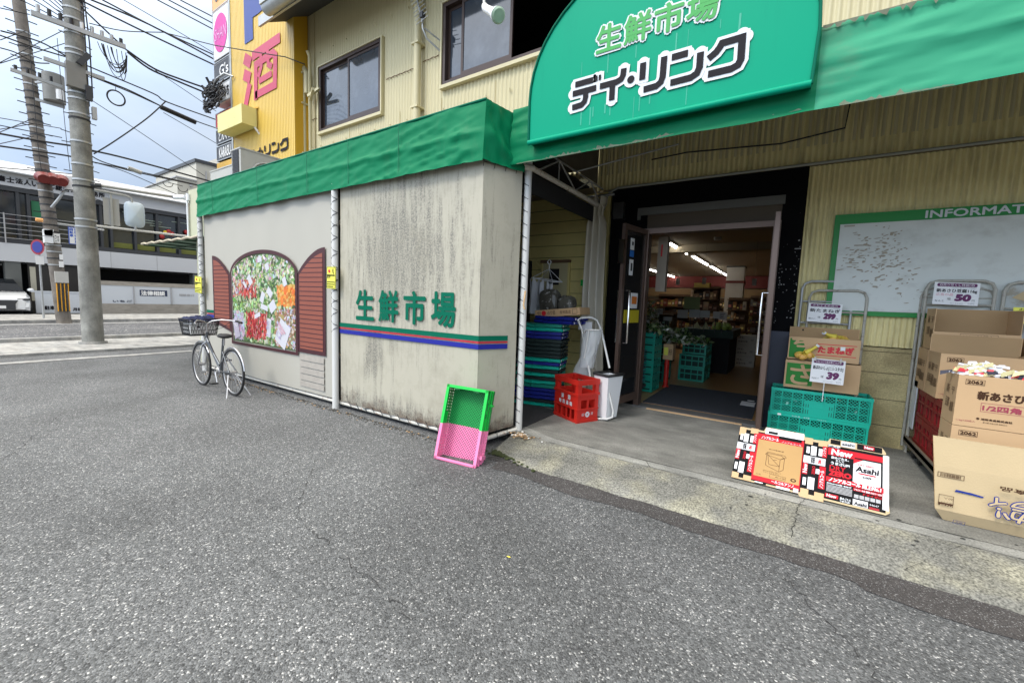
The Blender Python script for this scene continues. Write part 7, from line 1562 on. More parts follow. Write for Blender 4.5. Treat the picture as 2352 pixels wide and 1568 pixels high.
# flattened beer carton leaning on a low black stand
th = R(50); e1 = Vector((.87, -.04, 0)).normalized(); pp = Vector((.04, .87, 0)).normalized(); e2 = pp * math.cos(th) + Vector((0, 0, 1)) * math.sin(th); O = Vector((-.25, 3.40, .112))
t = thing('flattened_beer_carton', 'flattened red, black and silver beer carton with a tan centre leaning before the teal crates', 'flattened carton', tuple(O))
b = MB(); nn = e1.cross(e2)
out_ = [(0, 0), (.0, .40), (.03, .42), (.16, .42), (.17, .455), (.41, .455), (.42, .42), (.55, .43), (.56, .455), (.84, .455), (.86, .42), (.855, .36), (.87, .14), (.88, .02), (.86, -.0), (.55, -.0), (.54, -.02), (.42, -.02), (.41, .0), (.14, .0)]
b.poly(O, e1, e2, out_, CARDP); b.poly(O - nn * .005, e1, e2, out_[::-1], CARDD)
for i in range(len(out_)):
    a, c = out_[i], out_[(i + 1) % len(out_)]; pa, pc = O + e1 * a[0] + e2 * a[1], O + e1 * c[0] + e2 * c[1]; b.add([pa, pa - nn * .005, pc - nn * .005, pc], [(0, 1, 2, 3)], CARDP)
b.build('carton_sheet', CARDP, t)
b = MB()
def pl_(a, c, e, f_, mt, l=.001): b.plate(O, e1, e2, a, c, e, f_, mt, l)
def tx(s_, a, c, e, f_, mt, l=.0035, fat=0.0, slant=0.0): b.text(s_, O, e1, e2, a, c, e, f_, mt, 0, l, slant, fat)
def txr(s_, a, c, e, f_, mt, l=.0035, fat=0.0):   # rotated 90 degrees
    b.text(s_, O + e1 * c + e2 * e, e2, -e1, 0, f_ - e, 0, c - a, mt, 0, l, 0, fat)
BK, RD, SI = mk('carton_black', (0.006, 0.006, 0.007), 0.6, spec=0.1), mk('carton_red', (0.48, 0.008, 0.02), 0.5, spec=0.15), SILV
pl_(0, .86, .012, .405, BK); pl_(.845, .875, .03, .40, WHITEP, .0015)
pl_(.125, .415, .02, .395, RD, .002); pl_(.135, .41, .055, .345, GOLDB, .003)
pl_(.17, .41, .40, .45, WHITEP, .002); pl_(.19, .25, .405, .425, BK, .003); pl_(.26, .4, .375, .40, BK, .003); tx('ノンアルコール', .15, .26, .352, .375, LETW, .004, .0008); tx('ノンアルコール', .28, .40, .348, .362, LETW, .004)
tx('ールコルアンノ', .25, .38, .028, .048, LETW, .004, .0008); pl_(.15, .22, .0, .02, BK, .003); pl_(.15, .2, .005, .012, WHITEP, .004); pl_(.28, .36, .0, .016, WHITEP, .004); pl_(.38, .41, .0, .03, mk('pinkish', (0.6, 0.5, 0.5)), .004)
# little box drawing on the tan panel
def ln(a, c, wd=.0022):
    pa, pc = O + e1 * a[0] + e2 * a[1] + nn * .004, O + e1 * c[0] + e2 * c[1] + nn * .004; b.bar(pa, pc, wd, .0004, BRPR, nn)
q = [(.20, .15), (.20, .245), (.29, .245), (.31, .225), (.31, .14), (.285, .12)]
for i in range(len(q)): ln(q[i], q[(i + 1) % len(q)])
for a, c in (((.285, .12), (.285, .215)), ((.285, .215), (.31, .235)), ((.285, .215), (.19, .235)), ((.19, .235), (.205, .255)), ((.205, .255), (.31, .25)), ((.21, .23), (.285, .16)), ((.285, .16), (.22, .16)), ((.22, .16), (.205, .24)), ((.245, .20), (.265, .205)), ((.31, .25), (.32, .235)), ((.32, .235), (.285, .215))): ln(a, c)
tx('カートンのつぶし方', .21, .30, .275, .283, BRPR, .004, .0005); tx('矢印の方向に押して', .19, .30, .105, .112, BRPR, .004); tx('つぶしてください。', .19, .29, .093, .101, BRPR, .004); tx('△46', .15, .18, .068, .076, BRPR, .004)
for a, c in (((.235, .065), (.33, .065)), ((.33, .065), (.33, .09)), ((.33, .09), (.235, .09)), ((.235, .09), (.235, .065))): ln(a, c, .0012)
tx('紙マーク 外装', .27, .325, .072, .082, BRPR, .004); b.poly(O, e1, e2, [(.375 + .017 * math.cos(i * .4), .082 + .013 * math.sin(i * .4)) for i in range(16)], BRPR, .004); b.poly(O, e1, e2, [(.375 + .009 * math.cos(i * .4), .082 + .006 * math.sin(i * .4)) for i in range(16)], GOLDB, .005)
# side columns
for (x0, x1) in ((0.0, .125), (.42, .55)):
    w2 = x1 - x0
    pl_(x0, x0 + w2 * .35, .35, .42, CARD, .002) if x0 == 0 else pl_(x0, x0 + w2 * .35, .38, .43, CARD, .002); pl_(x0 + w2 * .6, x1, .38, .425, CARD, .002)
    pl_(x0, x0 + w2 * .35, -.0 if x0 == 0 else -.018, .045, CARD, .002); pl_(x0 + w2 * .6, x1, -.0 if x0 == 0 else -.018, .04, CARD, .002)
    pl_(x0, x1 - .005, .235, .29, SI, .0025); pl_(x0 + .01, x1 - .015, .242, .283, WHITEP, .003); txr('ZERO', x0 + w2 * .66, x0 + w2 * .78, .245, .28, RD, .004, .0012); txr('asahi', x0 + w2 * .25, x0 + w2 * .5, .243, .283, LETK, .004, .001)
    pl_(x0, x0 + w2 * .22, .15, .233, RD, .0025); txr('New', x0 + w2 * .02, x0 + w2 * .2, .16, .225, LETW, .004, .001); pl_(x1 - w2 * .27, x1, .07, .23, RD, .0025); txr('ノンアルコール', x1 - w2 * .22, x1 - w2 * .06, .075, .2, LETW, .004, .0008)
    txr('ZERO', x0 + w2 * .42, x0 + w2 * .54, .16, .22, RD, .004, .0008); pl_(x0 + w2 * .58, x0 + w2 * .74, .17, .205, WHITEP, .003)
    pl_(x0 + w2 * .28, x0 + w2 * .56, .05, .135, WHITEP, .003); pl_(x0 + w2 * .06, x0 + w2 * .2, .07, .125, WHITEP, .003); pl_(x0 + w2 * .3, x0 + w2 * .54, .30, .37, WHITEP, .003); pl_(x0 + w2 * .1, x0 + w2 * .24, .31, .36, WHITEP, .003); pl_(x0 + w2 * .64, x0 + w2 * .8, .305, .36, WHITEP, .003)
    pl_(x1 - w2 * .2, x1, .30, .385, RD, .0025); txr('ノンアル', x1 - w2 * .16, x1 - w2 * .05, .31, .375, LETW, .004, .0005)
# front face
pl_(.555, .845, .345, .385, RD, .0025); pl_(.555, .70, .33, .346, RD, .0025); tx('New', .575, .685, .335, .378, LETW, .004, .0025, .05); pl_(.555, .62, .39, .405, LETW, .0025); tx('6缶パック×4', .56, .66, .388, .402, BK, .0045, .0006)
pl_(.555, .69, .175, .33, BK, .003); tx('飲みごたえ、', .575, .67, .305, .322, LETW, .0045, .001); tx('そして', .60, .645, .287, .30, LETW, .0045, .0008); tx('うまさUP!', .575, .675, .262, .282, LETW, .0045, .001)
tx('DRY', .57, .655, .222, .255, RD, .0045, .001); tx('ZERO', .57, .685, .182, .216, RD, .0045, .0035)
pl_(.695, .835, .165, .335, SI, .003); b.poly(O, e1, e2, [(.705, .165), (.825, .165), (.835, .19), (.835, .29), (.815, .325), (.715, .325), (.698, .29), (.698, .19)], mk('can_pale', (0.66, 0.67, 0.69), 0.4), .0036)
b.poly(O, e1, e2, [(.695, .335), (.745, .335), (.695, .30)], RD, .0045); tx('DRY ZERO', .72, .80, .292, .303, RD, .0045, .0004); tx('Asahi', .708, .822, .248, .284, LETK, .0045, .0022, .1); pl_(.722, .81, .232, .241, RD, .0045); tx('0.00%', .745, .79, .208, .222, LETK, .0045, .0008)
pl_(.555, .85, .135, .17, RD, .0035); tx('ノンアルコール 売上No.1', .57, .835, .138, .166, LETW, .0048, .0018, .1)
tx('350ml×24缶 44647', .56, .69, .118, .130, LETW, .004, .0006)
for k in range(6): pl_(.56, .695, .066 + k * .0085, .071 + k * .0085, GREYT, .003)
for k in range(5): pl_(.705 + k * .027, .728 + k * .027, .064, .088, GREYT, .003)
pl_(.70, .845, .112, .13, RD, .003); tx('アルコール分 糖類 カロリーゼロ', .705, .84, .114, .126, LETW, .004, .0006); tx('ドライゼロ', .75, .84, .092, .106, RD, .004, .0008)
pl_(.555, .625, .025, .05, RD, .003); tx('New', .565, .615, .028, .047, LETW, .004, .001); tx('飲みごたえ', .635, .69, .03, .045, LETW, .004, .0006); tx('うまさUP!', .635, .685, .014, .026, LETW, .004, .0006); pl_(.70, .775, .013, .055, SI, .003); tx('Asahi', .708, .768, .018, .038, LETK, .004, .0012); pl_(.78, .83, .013, .028, mk('dark_red_print', (0.25, 0.0, 0.01)), .003); tx('ZERO', .785, .825, .015, .026, RD, .004); tx('44647', .782, .828, .036, .048, LETW, .004); tx('01', .845, .858, .03, .05, LETW, .004)
pl_(.565, .62, .415, .45, BK, .002); pl_(.625, .70, .41, .45, SI, .002); tx('asahi', .63, .695, .42, .44, LETK, .004, .0006); pl_(.71, .84, .41, .452, BK, .002); pl_(.745, .80, .42, .445, RD, .003); tx('New', .75, .795, .423, .442, LETW, .004, .0008)
b.build('printing', RD, t)
t = thing('low_stand', 'low black folding stand just showing under the flattened beer carton', 'stand', (.05, 3.42, .1))
b = MB(); b.bar((.06, 3.50, .103), (.08, 3.66, .30), .015, .02, CHAR); b.bar((.5, 3.50, .103), (.5, 3.66, .30), .015, .02, CHAR); b.bar((.04, 3.67, .30), (.54, 3.66, .30), .02, .02, CHAR); b.bar((.1, 3.85, .103), (.1, 3.68, .30), .015, .02, CHAR); b.bar((.5, 3.85, .103), (.5, 3.68, .30), .015, .02, CHAR); b.build('stand_frame', CHAR, t)

# ---- bicycle parked before the printed picture, heading left
t = thing('bicycle', 'city bicycle with a black wire front basket and black grips parked before the printed picture', 'bicycle', (-3.2, 1.62, 0))
BY = 1.62; fx, rx = -3.83, -2.75; SILVER = mk('bicycle_silver', (0.5, 0.5, 0.51), 0.3, 0.05, metal=0.8); BF = mk('bicycle_frame_grey', (0.10, 0.11, 0.12), 0.3, 0.05, metal=0.4)
for wx in (fx, rx):
    b = MB(); b.tube([(wx + .325 * math.cos(R(a)), BY, .335 + .325 * math.sin(R(a))) for a in range(0, 361, 10)], .017, 8, RUBBER); wo = b.build('wheel', RUBBER, t)
    b = MB(); b.tube([(wx + .30 * math.cos(R(a)), BY, .335 + .30 * math.sin(R(a))) for a in range(0, 361, 10)], .009, 6, SILVER); b.build('rim', SILVER, wo)
    b = MB(); b.cyl((wx, BY - .04, .335), (wx, BY + .04, .335), .022, 10, SILVER)
    for k in range(28): a = R(k * 12.86); b.cyl((wx, BY + (.02 if k % 2 else -.02), .335), (wx + .30 * math.cos(a), BY, .335 + .30 * math.sin(a)), .0012, 4, SILVER)
    b.build('spokes', SILVER, wo)
    b = MB(); b.tube([(wx + .36 * math.cos(R(a)), BY, .335 + .36 * math.sin(R(a))) for a in (range(35, 165, 10) if wx == fx else range(10, 170, 10))], .014, 6, SILVER); b.build('mudguard', SILVER, t)
hx_, hz_ = -3.50, 0.93
b = MB(); b.cyl((fx + .19, BY, .80), (hx_ - .03, BY, .70), .02, 8, BF); b.tube([(hx_ - .07, BY, .86), (hx_ - .10, BY, .76), (-3.15, BY, .32)], .02, 8, BF); b.cyl((hx_ - .08, BY, .70), (-3.18, BY, .40), .016, 8, BF)
b.cyl((-3.15, BY, .30), (-3.03, BY, .80), .017, 8, BF)
for s_ in (-.05, .05): b.cyl((-3.08, BY, .62), (rx, BY + s_, .335), .01, 6, BF); b.cyl((-3.15, BY, .30), (rx, BY + s_, .335), .011, 6, BF); b.tube([(hx_ - .10, BY, .72), (hx_ - .14, BY + s_, .66), (fx, BY + s_, .335)], .011, 8, SILVER)
b.build('frame', BF, t)
b = MB(); b.tube([(-3.20, 1.36, .985), (-3.34, 1.38, 1.02), (-3.48, 1.46, 1.05), (-3.55, 1.56, 1.03), (-3.57, BY, .99), (-3.55, 1.68, 1.03), (-3.48, 1.78, 1.05), (-3.34, 1.86, 1.045), (-3.18, 1.90, 1.03)], .0105, 8, SILVER); b.cyl((-3.57, BY, 1.0), (-3.60, BY, .80), .013, 8, SILVER); b.build('handlebar', SILVER, t)
for (a, c) in (((-3.14, 1.355, .975), (-3.26, 1.365, 1.00)), ((-3.12, 1.91, 1.02), (-3.25, 1.885, 1.04))):
    MB().tube([a, ((a[0] + c[0]) / 2, (a[1] + c[1]) / 2, (a[2] + c[2]) / 2 + .003), c], [.018, .0165, .017], 10).build('grip', RUBBER, t)
b = MB(); b.tube([(-3.32, 1.39, 1.0), (-3.24, 1.385, .965), (-3.15, 1.38, .935)], .006, 6, SILVER); b.tube([(-3.32, 1.87, 1.03), (-3.24, 1.86, .995), (-3.15, 1.865, .965)], .006, 6, SILVER); b.build('brake_lever', SILVER, t)
b = MB(); b.tube([(-3.36, 1.40, 1.01), (-3.42, 1.44, .96), (-3.58, 1.55, .90), (-3.62, 1.6, .74)], .0035, 5, CABLE); b.tube([(-3.36, 1.86, 1.03), (-3.46, 1.78, .93), (-3.58, 1.68, .88), (-3.60, 1.64, .74)], .0035, 5, CABLE); b.build('brake_cable', CABLE, t)
b = MB(); b.blob((-2.98, BY, .845), .11, RUBBER, 12, 6, sq=(1.15, .85, .32)); b.blob((-3.10, BY, .85), .06, RUBBER, 10, 6, sq=(1.3, .55, .4)); b.cyl((-3.02, BY, .7), (-3.0, BY, .83), .013, 8, SILVER); b.build('saddle', RUBBER, t)
b = MB(); b.cyl((-3.15, BY - .06, .30), (-3.15, BY + .06, .30), .028, 10, SILVER); b.tube([(-3.15 + .08 * math.cos(R(a)), BY - .05, .30 + .08 * math.sin(R(a))) for a in range(0, 361, 20)], .006, 6, SILVER); b.cyl((-3.15, BY - .07, .30), (-3.07, BY - .08, .15), .01, 6, SILVER); b.cyl((-3.15, BY + .07, .30), (-3.23, BY + .08, .45), .01, 6, SILVER); b.box(-3.11, -3.03, BY - .17, BY - .08, .14, .16, RUBBER); b.box(-3.27, -3.19, BY + .08, BY + .17, .44, .46, RUBBER); b.build('crank', SILVER, t)
b = MB(); b.cyl((-2.78, BY + .05, .30), (-2.60, BY + .16, .0), .009, 6, SILVER); b.cyl((-2.78, BY - .05, .30), (-2.62, BY - .14, .0), .009, 6, SILVER); b.build('kickstand', SILVER, t)
b = MB()
def bk(u, v, z): 
    k = 0.84 + .16 * (z - .80) / .25; return (-3.86 + (u - .5) * .36 * k, BY + (v - .5) * .42 * k, z)
for z, r in ((1.05, .008), (.80, .005)): b.tube([bk(0, 0, z), bk(1, 0, z), bk(1, 1, z), bk(0, 1, z), bk(0, 0, z)], r, 6, CABLE)
for k in range(12):
    f0, f1 = k / 11, min(1, max(0, (k + 2) / 11)); f2 = min(1, max(0, (k - 2) / 11))
    for ff in (f1, f2):
        b.cyl(bk(f0, 0, .80), bk(ff, 0, 1.05), .0026, 4, CABLE); b.cyl(bk(f0, 1, .80), bk(ff, 1, 1.05), .0026, 4, CABLE); b.cyl(bk(0, f0, .80), bk(0, ff, 1.05), .0026, 4, CABLE); b.cyl(bk(1, f0, .80), bk(1, ff, 1.05), .0026, 4, CABLE)
    if k % 2: b.cyl(bk(f0, 0, .80), bk(f0, 1, .80), .0026, 4, CABLE)
for z in (.88, .97): b.tube([bk(0, 0, z), bk(1, 0, z), bk(1, 1, z), bk(0, 1, z), bk(0, 0, z)], .003, 4, CABLE)
b.build('basket', CABLE, t)
b = MB(); n = 22; vs = []
for i in range(n + 1):
    for j in range(n + 1):
        u, v = i / n, j / n; e = (1 - (2 * u - 1) ** 4) * (1 - (2 * v - 1) ** 4)
        vs.append((-3.86 + (u - .5) * .40, BY + (v - .5) * .42, 1.03 + .055 * e + .035 * ns(u * 6, v * 7, 2) + .02 * ns(u * 14, v * 12, 4)))
b.add(vs, [(i * (n + 1) + j, (i + 1) * (n + 1) + j, (i + 1) * (n + 1) + j + 1, i * (n + 1) + j + 1) for i in range(n) for j in range(n)], NAVYC, True)
jk = b.build('navy_jacket', NAVYC); tag(jk, 'crumpled navy jacket stuffed into the bicycle basket', 'jacket')
b = MB(); b.box(-4.02, -3.72, 1.46, 1.78, .82, 1.0, PAPER); pc = b.build('white_parcel', PAPER); tag(pc, 'white parcel under the navy jacket inside the bicycle basket', 'parcel')
BKO = Vector((-6.32, 2.42, 0)); BKS = 0.90      # where the bicycle stands, close to the tarpaulin
t.location = BKO; t.scale = (BKS,) * 3
for q in (jk, pc): q.matrix_world = Matrix.Translation(BKO) @ Matrix.Scale(BKS, 4) @ Matrix.Translation(-Vector((-3.2, 1.62, 0)))

# ================================================================ goods inside the shop
def plain_crate(x0, x1, y0, y1, z0, z1, desc, mt=TEALD, cat='crate', group='dark teal crates inside the shop', cols=4, rows=1):
    t = thing('produce_crate', desc, cat, (x0, y0, z0), group); b = MB(); h = z1 - z0; e = .03
    for (a, c) in ((x0, x0 + e), (x1 - e, x1)):
        for (p, q) in ((y0, y0 + e), (y1 - e, y1)): b.box(a, c, p, q, z0, z1, mt)
    for (p, q) in ((y0 + .002, y0 + .012), (y1 - .012, y1 - .002)):
        b.box(x0 + e, x1 - e, p, q, z1 - .03, z1, mt); b.box(x0 + e, x1 - e, p, q, z0, z0 + .03, mt); b.box(x0 + e, x1 - e, p + .001, q - .001, z0 + h * .5, z0 + h * .5 + .02, mt)
        for k in range(1, cols): xx = x0 + (x1 - x0) * k / cols; b.box(xx - .006, xx + .006, p, q, z0 + .03, z1 - .03, mt)
    for (p, q) in ((x0 + .002, x0 + .012), (x1 - .012, x1 - .002)):
        b.box(p, q, y0 + e, y1 - e, z1 - .03, z1, mt); b.box(p, q, y0 + e, y1 - e, z0, z0 + .03, mt); b.box(p + .001, q - .001, y0 + e, y1 - e, z0 + h * .5, z0 + h * .5 + .02, mt)
        for k in range(1, cols): yy = y0 + (y1 - y0) * k / cols; b.box(p, q, yy - .006, yy + .006, z0 + .03, z1 - .03, mt)
    b.box(x0 + e, x1 - e, y0 + e, y1 - e, z0 + .01, z0 + .02, mt)
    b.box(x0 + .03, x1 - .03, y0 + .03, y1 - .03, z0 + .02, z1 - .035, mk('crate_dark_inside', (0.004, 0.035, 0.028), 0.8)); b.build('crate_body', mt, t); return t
INT = mk('shop_teal_plastic', (0.004, 0.30, 0.21), 0.45, 0.08)
for k in range(8): plain_crate(-2.02, -1.53, 5.97, 6.37, .128 + k * .106, .128 + k * .106 + .104, 'teal crate %s in the tall stack just inside the entrance' % (num(k) + (' from the floor' if k else '')), INT, group='stack of teal crates inside the entrance', cols=3)
for k in range(2): plain_crate(-1.49, -1.08, 7.46, 8.1, .12 + k * .225, .12 + k * .225 + .22, '%s teal crate in the low pile beyond the carpet' % ('bottom' if k == 0 else 'upper'), INT, group='low pile of crates beyond the carpet', cols=4)
plain_crate(-1.45, -1.08, 7.48, 8.08, .575, .76, 'teal crate of bagged greens on top of the low pile beyond the carpet', INT, group='low pile of crates beyond the carpet', cols=4)
for k in range(2): plain_crate(-1.95, -1.62, 7.0, 7.5, .12 + k * .3, .12 + k * .3 + .29, '%s dark teal crate between the tall stack and the low pile' % ('bottom' if k == 0 else 'upper'), TEALD, cols=3)
BSK = mk('grey_blue_basket', (0.05, 0.16, 0.19), 0.5, 0.15)
for k in range(10):
    z = .30 + k * .048; t = thing('shopping_basket', 'blue-grey shopping basket, %s in the nested stack at the left door jamb' % num(k), 'shopping basket', (-1.66, 5.75, z), 'nested shopping baskets')
    b = MB(); b.box(-1.76, -1.585, 5.52, 5.80, z, z + .018, BSK)
    for q in range(6): b.box(-1.75 + q * .028, -1.737 + q * .028, 5.515, 5.52, z - .02, z + .016, BSK)
    b.build('basket_body', BSK, t)
t = thing('basket_trolley', 'black wheeled stand carrying the nested shopping baskets', 'trolley', (-1.66, 5.7, .12)); b = MB(); b.tube([(-1.72, 5.5, .14), (-1.72, 5.5, .36), (-1.6, 5.5, .38), (-1.58, 5.5, .14)], .014, 6, CHAR); b.box(-1.76, -1.57, 5.5, 5.8, .24, .28, CHAR); b.build('stand_frame', CHAR, t)
b = MB(); b.cyl((-1.73, 5.5, .15), (-1.71, 5.5, .15), .032, 10, RUBBER); b.cyl((-1.6, 5.52, .15), (-1.58, 5.52, .15), .032, 10, RUBBER); b.box(-1.63, -1.58, 5.46, 5.52, .17, .23, WHITEP); b.build('castor', RUBBER, t)
t = thing('red_post', 'short red post standing at the corner of the teal crate stack', 'post', (-1.49, 6.6, .12)); b = MB(); b.cyl((-1.49, 6.6, .12), (-1.49, 6.6, .55), .035, 12, REDPL); b.cyl((-1.49, 6.6, .12), (-1.49, 6.6, .14), .05, 12, REDPL); b.build('post_body', REDPL, t)
t = carton('small_carton', 'small yellow and tan carton on top of the short red post', -1.54, -1.40, 6.53, 6.7, .553, .79, ('closed',)); pr(t, lambda b: (b.plate((0, 6.5285, 0), X, Z, -1.53, -1.47, .62, .74, YELL), b.text('柿', (0, 6.5285, 0), X, Z, -1.46, -1.41, .62, .72, BRPR)))
for k, (z0, z1) in enumerate(((.12, .345), (.35, .595), (.60, .80))):
    t = carton('white_carton', '%s pale carton in the pile of three by the right door jamb inside' % ('lowest', 'middle', 'topmost')[k], -.90, -.52, 10.25, 10.7, z0, z1, ('closed',), mt=mk('greyish_carton', (0.50, 0.46, 0.38), 0.8), group='pale cartons inside the shop')
    pr(t, lambda b, z0=z0, z1=z1, k=k: (b.text('青果 箱入', (0, 10.248, 0), X, Z, -.86, -.74, z0 + .13, z0 + .17, BRPR), b.text('産直市場', (0, 10.248, 0), X, Z, -.86, -.68, z0 + .05, z0 + .09, BRPR), b.text('印', (0, 10.248, 0), X, Z, -.62, -.57, z0 + .08, z0 + .13, BRPR)))
# produce: leafy bags
LEAFM = vcol_mat('leafy_produce', 0.35)
def produce(desc, x0, x1, y0, y1, z, hgt, n, cols, cat='vegetables', size=.045):
    b = MB()
    for _ in range(n):
        u, v = random.random(), random.random(); x = x0 + u * (x1 - x0); y_ = y0 + v * (y1 - y0); zz = z + hgt * (4 * u * (1 - u)) ** .4 * random.random()
        p = Vector((x, y_, zz)); d = Vector((random.uniform(-1, 1), random.uniform(-1, 1), random.uniform(-.3, 1))).normalized(); s_ = d.cross(Vector((random.random(), random.random(), .3))).normalized(); l_ = random.uniform(.5, 1.3) * size
        c = random.choice(cols); q = random.uniform(.6, 1.3); b.add([p - d * l_, p + s_ * l_ * .45, p + d * l_, p - s_ * l_ * .45], [(0, 1, 2, 3)], LEAFM, False, tuple(min(1, a * q) for a in c))
    o = b.build('vegetables', LEAFM); tag(o, desc, cat); o['kind'] = 'stuff'
GC = [(0.06, 0.14, 0.03), (0.12, 0.22, 0.05), (0.03, 0.07, 0.02), (0.25, 0.30, 0.14), (0.5, 0.52, 0.45)]
produce('bagged leafy greens heaped on the tall teal stack', -2.05, -1.42, 5.9, 6.6, .98, .12, 420, GC)
produce('green leaves and bags over the crates behind the tall stack', -1.7, -1.25, 6.6, 7.3, .80, .22, 420, GC)
produce('clear bagged greens in the crate on the low pile', -1.45, -1.08, 7.45, 8.05, .74, .12, 300, GC + [(.55, .57, .5)])
produce('tall bags of leeks leaning beside the left door jamb inside', -1.95, -1.72, 6.4, 6.9, 1.0, .45, 260, [(.3, .28, .2), (.5, .5, .45), (.12, .16, .06), (.35, .3, .1)])
t = thing('display_table', 'dark display table piled with green melons and small bags inside the shop', 'display table', (-1.2, 9.4, .12)); b = MB(); b.box(-1.75, -.82, 8.7, 10.2, .80, .95, mk('dark_green_basketry', (0.01, 0.03, 0.02), 0.7)); b.box(-1.7, -.87, 8.75, 10.1, .12, .8, DARK); b.build('table_body', DARK, t)
random.seed(44)
for k in range(14):
    c = (-.93 - .035 * (k % 7) * 1.2 + random.uniform(-.02, .02), 8.85 + random.random() * .5, .99 + .05 * (k // 7)); b = MB(); b.blob(c, .05, mk('melon_green', (0.30, 0.40, 0.08), 0.5, 0.2, 12), 12, 8); tag(b.build('green_melon', CARD), 'pale green melon in the heap at the right end of the dark display table', 'melon', 'green melons on the display table')
for k in range(3):
    x = -1.5 + k * .16; b = MB(); b.add([(x - .07, 8.9, .95), (x + .07, 8.9, .95), (x + .06, 9.02, .95), (x - .06, 9.02, .95), (x, 8.96, 1.09)], [(0, 1, 4), (1, 2, 4), (2, 3, 4), (3, 0, 4)], (mk('pale_bag', (0.5, 0.5, 0.28), 0.4), mk('pale_bag', (0, 0, 0)), mk('orange_bag', (0.5, 0.3, 0.15), 0.4))[k]); tag(b.build('knotted_bag', CARD), ['leftmost pale knotted bag on the dark display table', 'middle pale knotted bag on the dark display table', 'orange-brown knotted bag on the dark display table'][k], 'bag', 'knotted bags on the display table')
# placards
DIM = mk('dull_white_placard', (0.42, 0.41, 0.38), 0.7)
for k, (x0, x1, z0, z1, mt, rot, d_) in enumerate(((-1.79, -1.60, 1.15, 1.31, DIM, .12, 'tilted white price placard with black lettering left of the two blank sheets'), (-1.69, -1.40, 1.33, 1.56, mk('green_edge_placard', (0.20, 0.25, 0.10), 0.7), 0, 'green-edged notice of small print above the blank sheets'),
        (-1.58, -1.39, 1.17, 1.32, mk('blank_sheet', (0.40, 0.42, 0.40), 0.7), -.05, 'left one of two blank grey sheets hanging over the produce'), (-1.385, -1.215, 1.18, 1.31, mk('blank_sheet', (0, 0, 0)), 0, 'right one of two blank grey sheets hanging over the produce'),
        (-1.16, -1.06, 1.17, 1.30, DIM, 0, 'small white placard right of the blank sheets'), (-1.06, -.93, 1.15, 1.30, DIM, .05, 'white placard with a picture nearest the white column'), (-2.24, -2.07, 1.2, 1.32, DIM, -.05, 'white placard farthest left over the leafy greens'), (-2.05, -1.88, 1.08, 1.16, DIM, 0, 'low blank card above the leafy greens'))):
    t = thing('placard', d_, 'placard', ((x0 + x1) / 2, 8.5, z0), 'placards over the produce'); b = MB(); b.box(x0, x1, 8.5, 8.503, z0, z1, mt); b.cyl(((x0 + x1) / 2, 8.51, z0), ((x0 + x1) / 2, 8.51, .9), .006, 5, CHAR); b.build('card', mt, t)
    if 'blank' not in d_:
        b = MB(); w_ = x1 - x0; hh = z1 - z0
        for q in range(4): b.plate((0, 8.498, 0), X, Z, x0 + w_ * .1, x0 + w_ * random.uniform(.6, .92), z0 + hh * (.15 + q * .2), z0 + hh * (.22 + q * .2), CHAR)
        b.build('printing', CHAR, t)
for k, (x, y_, z, d_) in enumerate(((-1.60, 10, 1.88, 'small white card hanging from the shop ceiling before the red band'), (-2.15, 10, 1.86, 'small pale tag hanging from the ceiling left of the lamps'), (-.64, 10, 1.86, 'small tag hanging from the ceiling right of the column'))):
    t = thing('hanging_card', d_, 'hanging card', (x, y_, z)); b = MB(); b.box(x - .04, x + .04, y_, y_ + .003, z, z + .14, DIM); b.cyl((x, y_, z + .14), (x, y_, 2.78), .002, 4, CHAR); b.build('card', DIM, t)
# shelves of goods
def shelf(x0, x1, y_, z1, desc, pal, rows=5, dens=26):
    t = thing('goods_shelf', desc, 'shelf', ((x0 + x1) / 2, y_, .12), 'shelves of goods inside the shop'); b = MB()
    b.box(x0, x1, y_ + .35, y_ + .4, .12, z1, WOODY)
    for r in range(rows + 1): z = .14 + (z1 - .2) * r / rows; b.box(x0, x1, y_, y_ + .35, z - .02, z, WOODY)
    b.build('rack', WOODY, t); b = MB()
    for r in range(rows):
        z = .141 + (z1 - .2) * r / rows; x = x0 + .02
        while x < x1 - .08:
            w_ = random.uniform(.05, .14); hgt = random.uniform(.45, .85) * (z1 - .2) / rows; c = random.choice(pal); q = random.uniform(.5, 1.2); b.box(x, x + w_ * .92, y_ + random.uniform(.01, .06), y_ + .3, z, z + hgt, None, None, tuple(a * q for a in c)); b.box(x + w_ * .15, x + w_ * .75, y_ + .004, y_ + .009, z + hgt * .3, z + hgt * .6, None, None, tuple(min(1, a * 1.8 + .1) for a in random.choice(pal))); x += w_
    b.ms = [GOODS]; b.build('packaged_goods', GOODS, t)['kind'] = 'stuff'
random.seed(51)
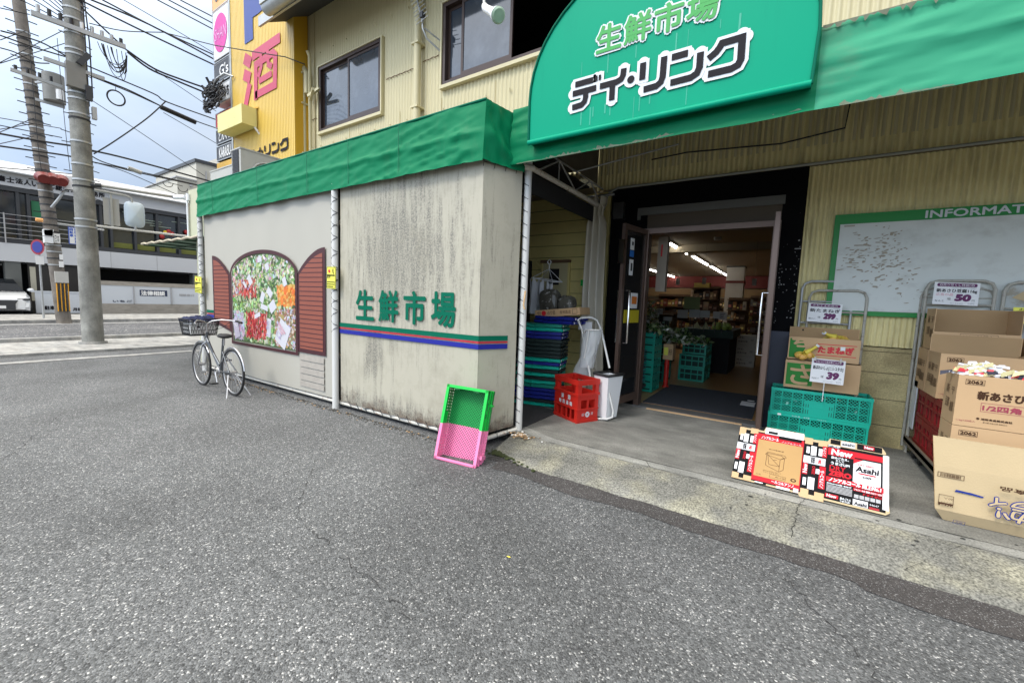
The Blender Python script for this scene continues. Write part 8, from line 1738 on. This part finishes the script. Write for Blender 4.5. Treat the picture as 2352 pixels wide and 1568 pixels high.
WARM = [(0.45, 0.22, 0.08), (0.5, 0.35, 0.15), (0.25, 0.05, 0.03), (0.5, 0.45, 0.35), (0.15, 0.08, 0.04), (0.55, 0.42, 0.10), (0.08, 0.06, 0.05)]
shelf(-3.4, -2.3, 13.0, 1.75, 'left warm-lit shelf of packaged goods deep inside the shop', WARM)
shelf(-2.25, -1.55, 12.0, 1.95, 'tall shelf of dark boxes behind the placards, left of the column', [(0.10, 0.04, 0.02), (0.2, 0.1, 0.05), (0.3, 0.2, 0.1), (.05, .05, .05), (.4, .3, .2)], 6)
shelf(-1.5, -.95, 13.5, 1.7, 'middle shelf of brown cartons deep inside the shop by the white column', WARM)
shelf(-1.0, 0.2, 14.5, 1.8, 'right shelf of dark bottles beyond the white column', [(0.02, 0.02, 0.02), (0.3, 0.28, 0.25), (0.08, 0.05, 0.04), (0.25, 0.08, 0.05), (.4, .35, .12)], 6)
shelf(-7.5, -3.6, 19.3, 1.7, 'long back wall shelf on the far left inside the shop', WARM); shelf(-3.4, 1.2, 19.4, 1.8, 'long back wall shelf behind the column inside the shop', WARM)
shelf(-2.8, -2.1, 9.6, 1.25, 'low dark shelf behind the leafy greens', [(.05, .05, .04), (.2, .18, .12), (.3, .2, .08), (.1, .2, .15)], 4)
t = carton('small_carton', 'shoebox-sized yellow carton topmost on the tall shelf behind the placards', -2.16, -1.78, 12.0, 12.25, 1.90, 2.02, ('closed',), mt=mk('dull_yellow_carton', (.45, .33, .08), .8))
b = MB(); b.box(-.42, -.26, 6.02, 6.28, .129, .133, PAPER); b.box(-.36, -.28, 6.36, 6.42, .129, .132, PAPER); tag(b.build('paper_sheet', PAPER), 'white sheet of paper lying on the charcoal carpet near the right jamb', 'paper')
# small things on the asphalt
random.seed(61)
for (x, y_, s_, mt, d_) in ((-1.30, .46, .03, CHAR, 'small dark twig lying on the asphalt at the lower left'), (-1.12, 1.74, .012, NETY, 'tiny yellow-green leaf lying on the asphalt')):
    b = MB(); b.blob((x, y_, .006), s_, mt, 8, 4, .4, sq=(1.0, .35, .2)); tag(b.build('leaf', mt), d_, 'leaf')
for o in BASES:
    if '_base' in o: del o['_base']
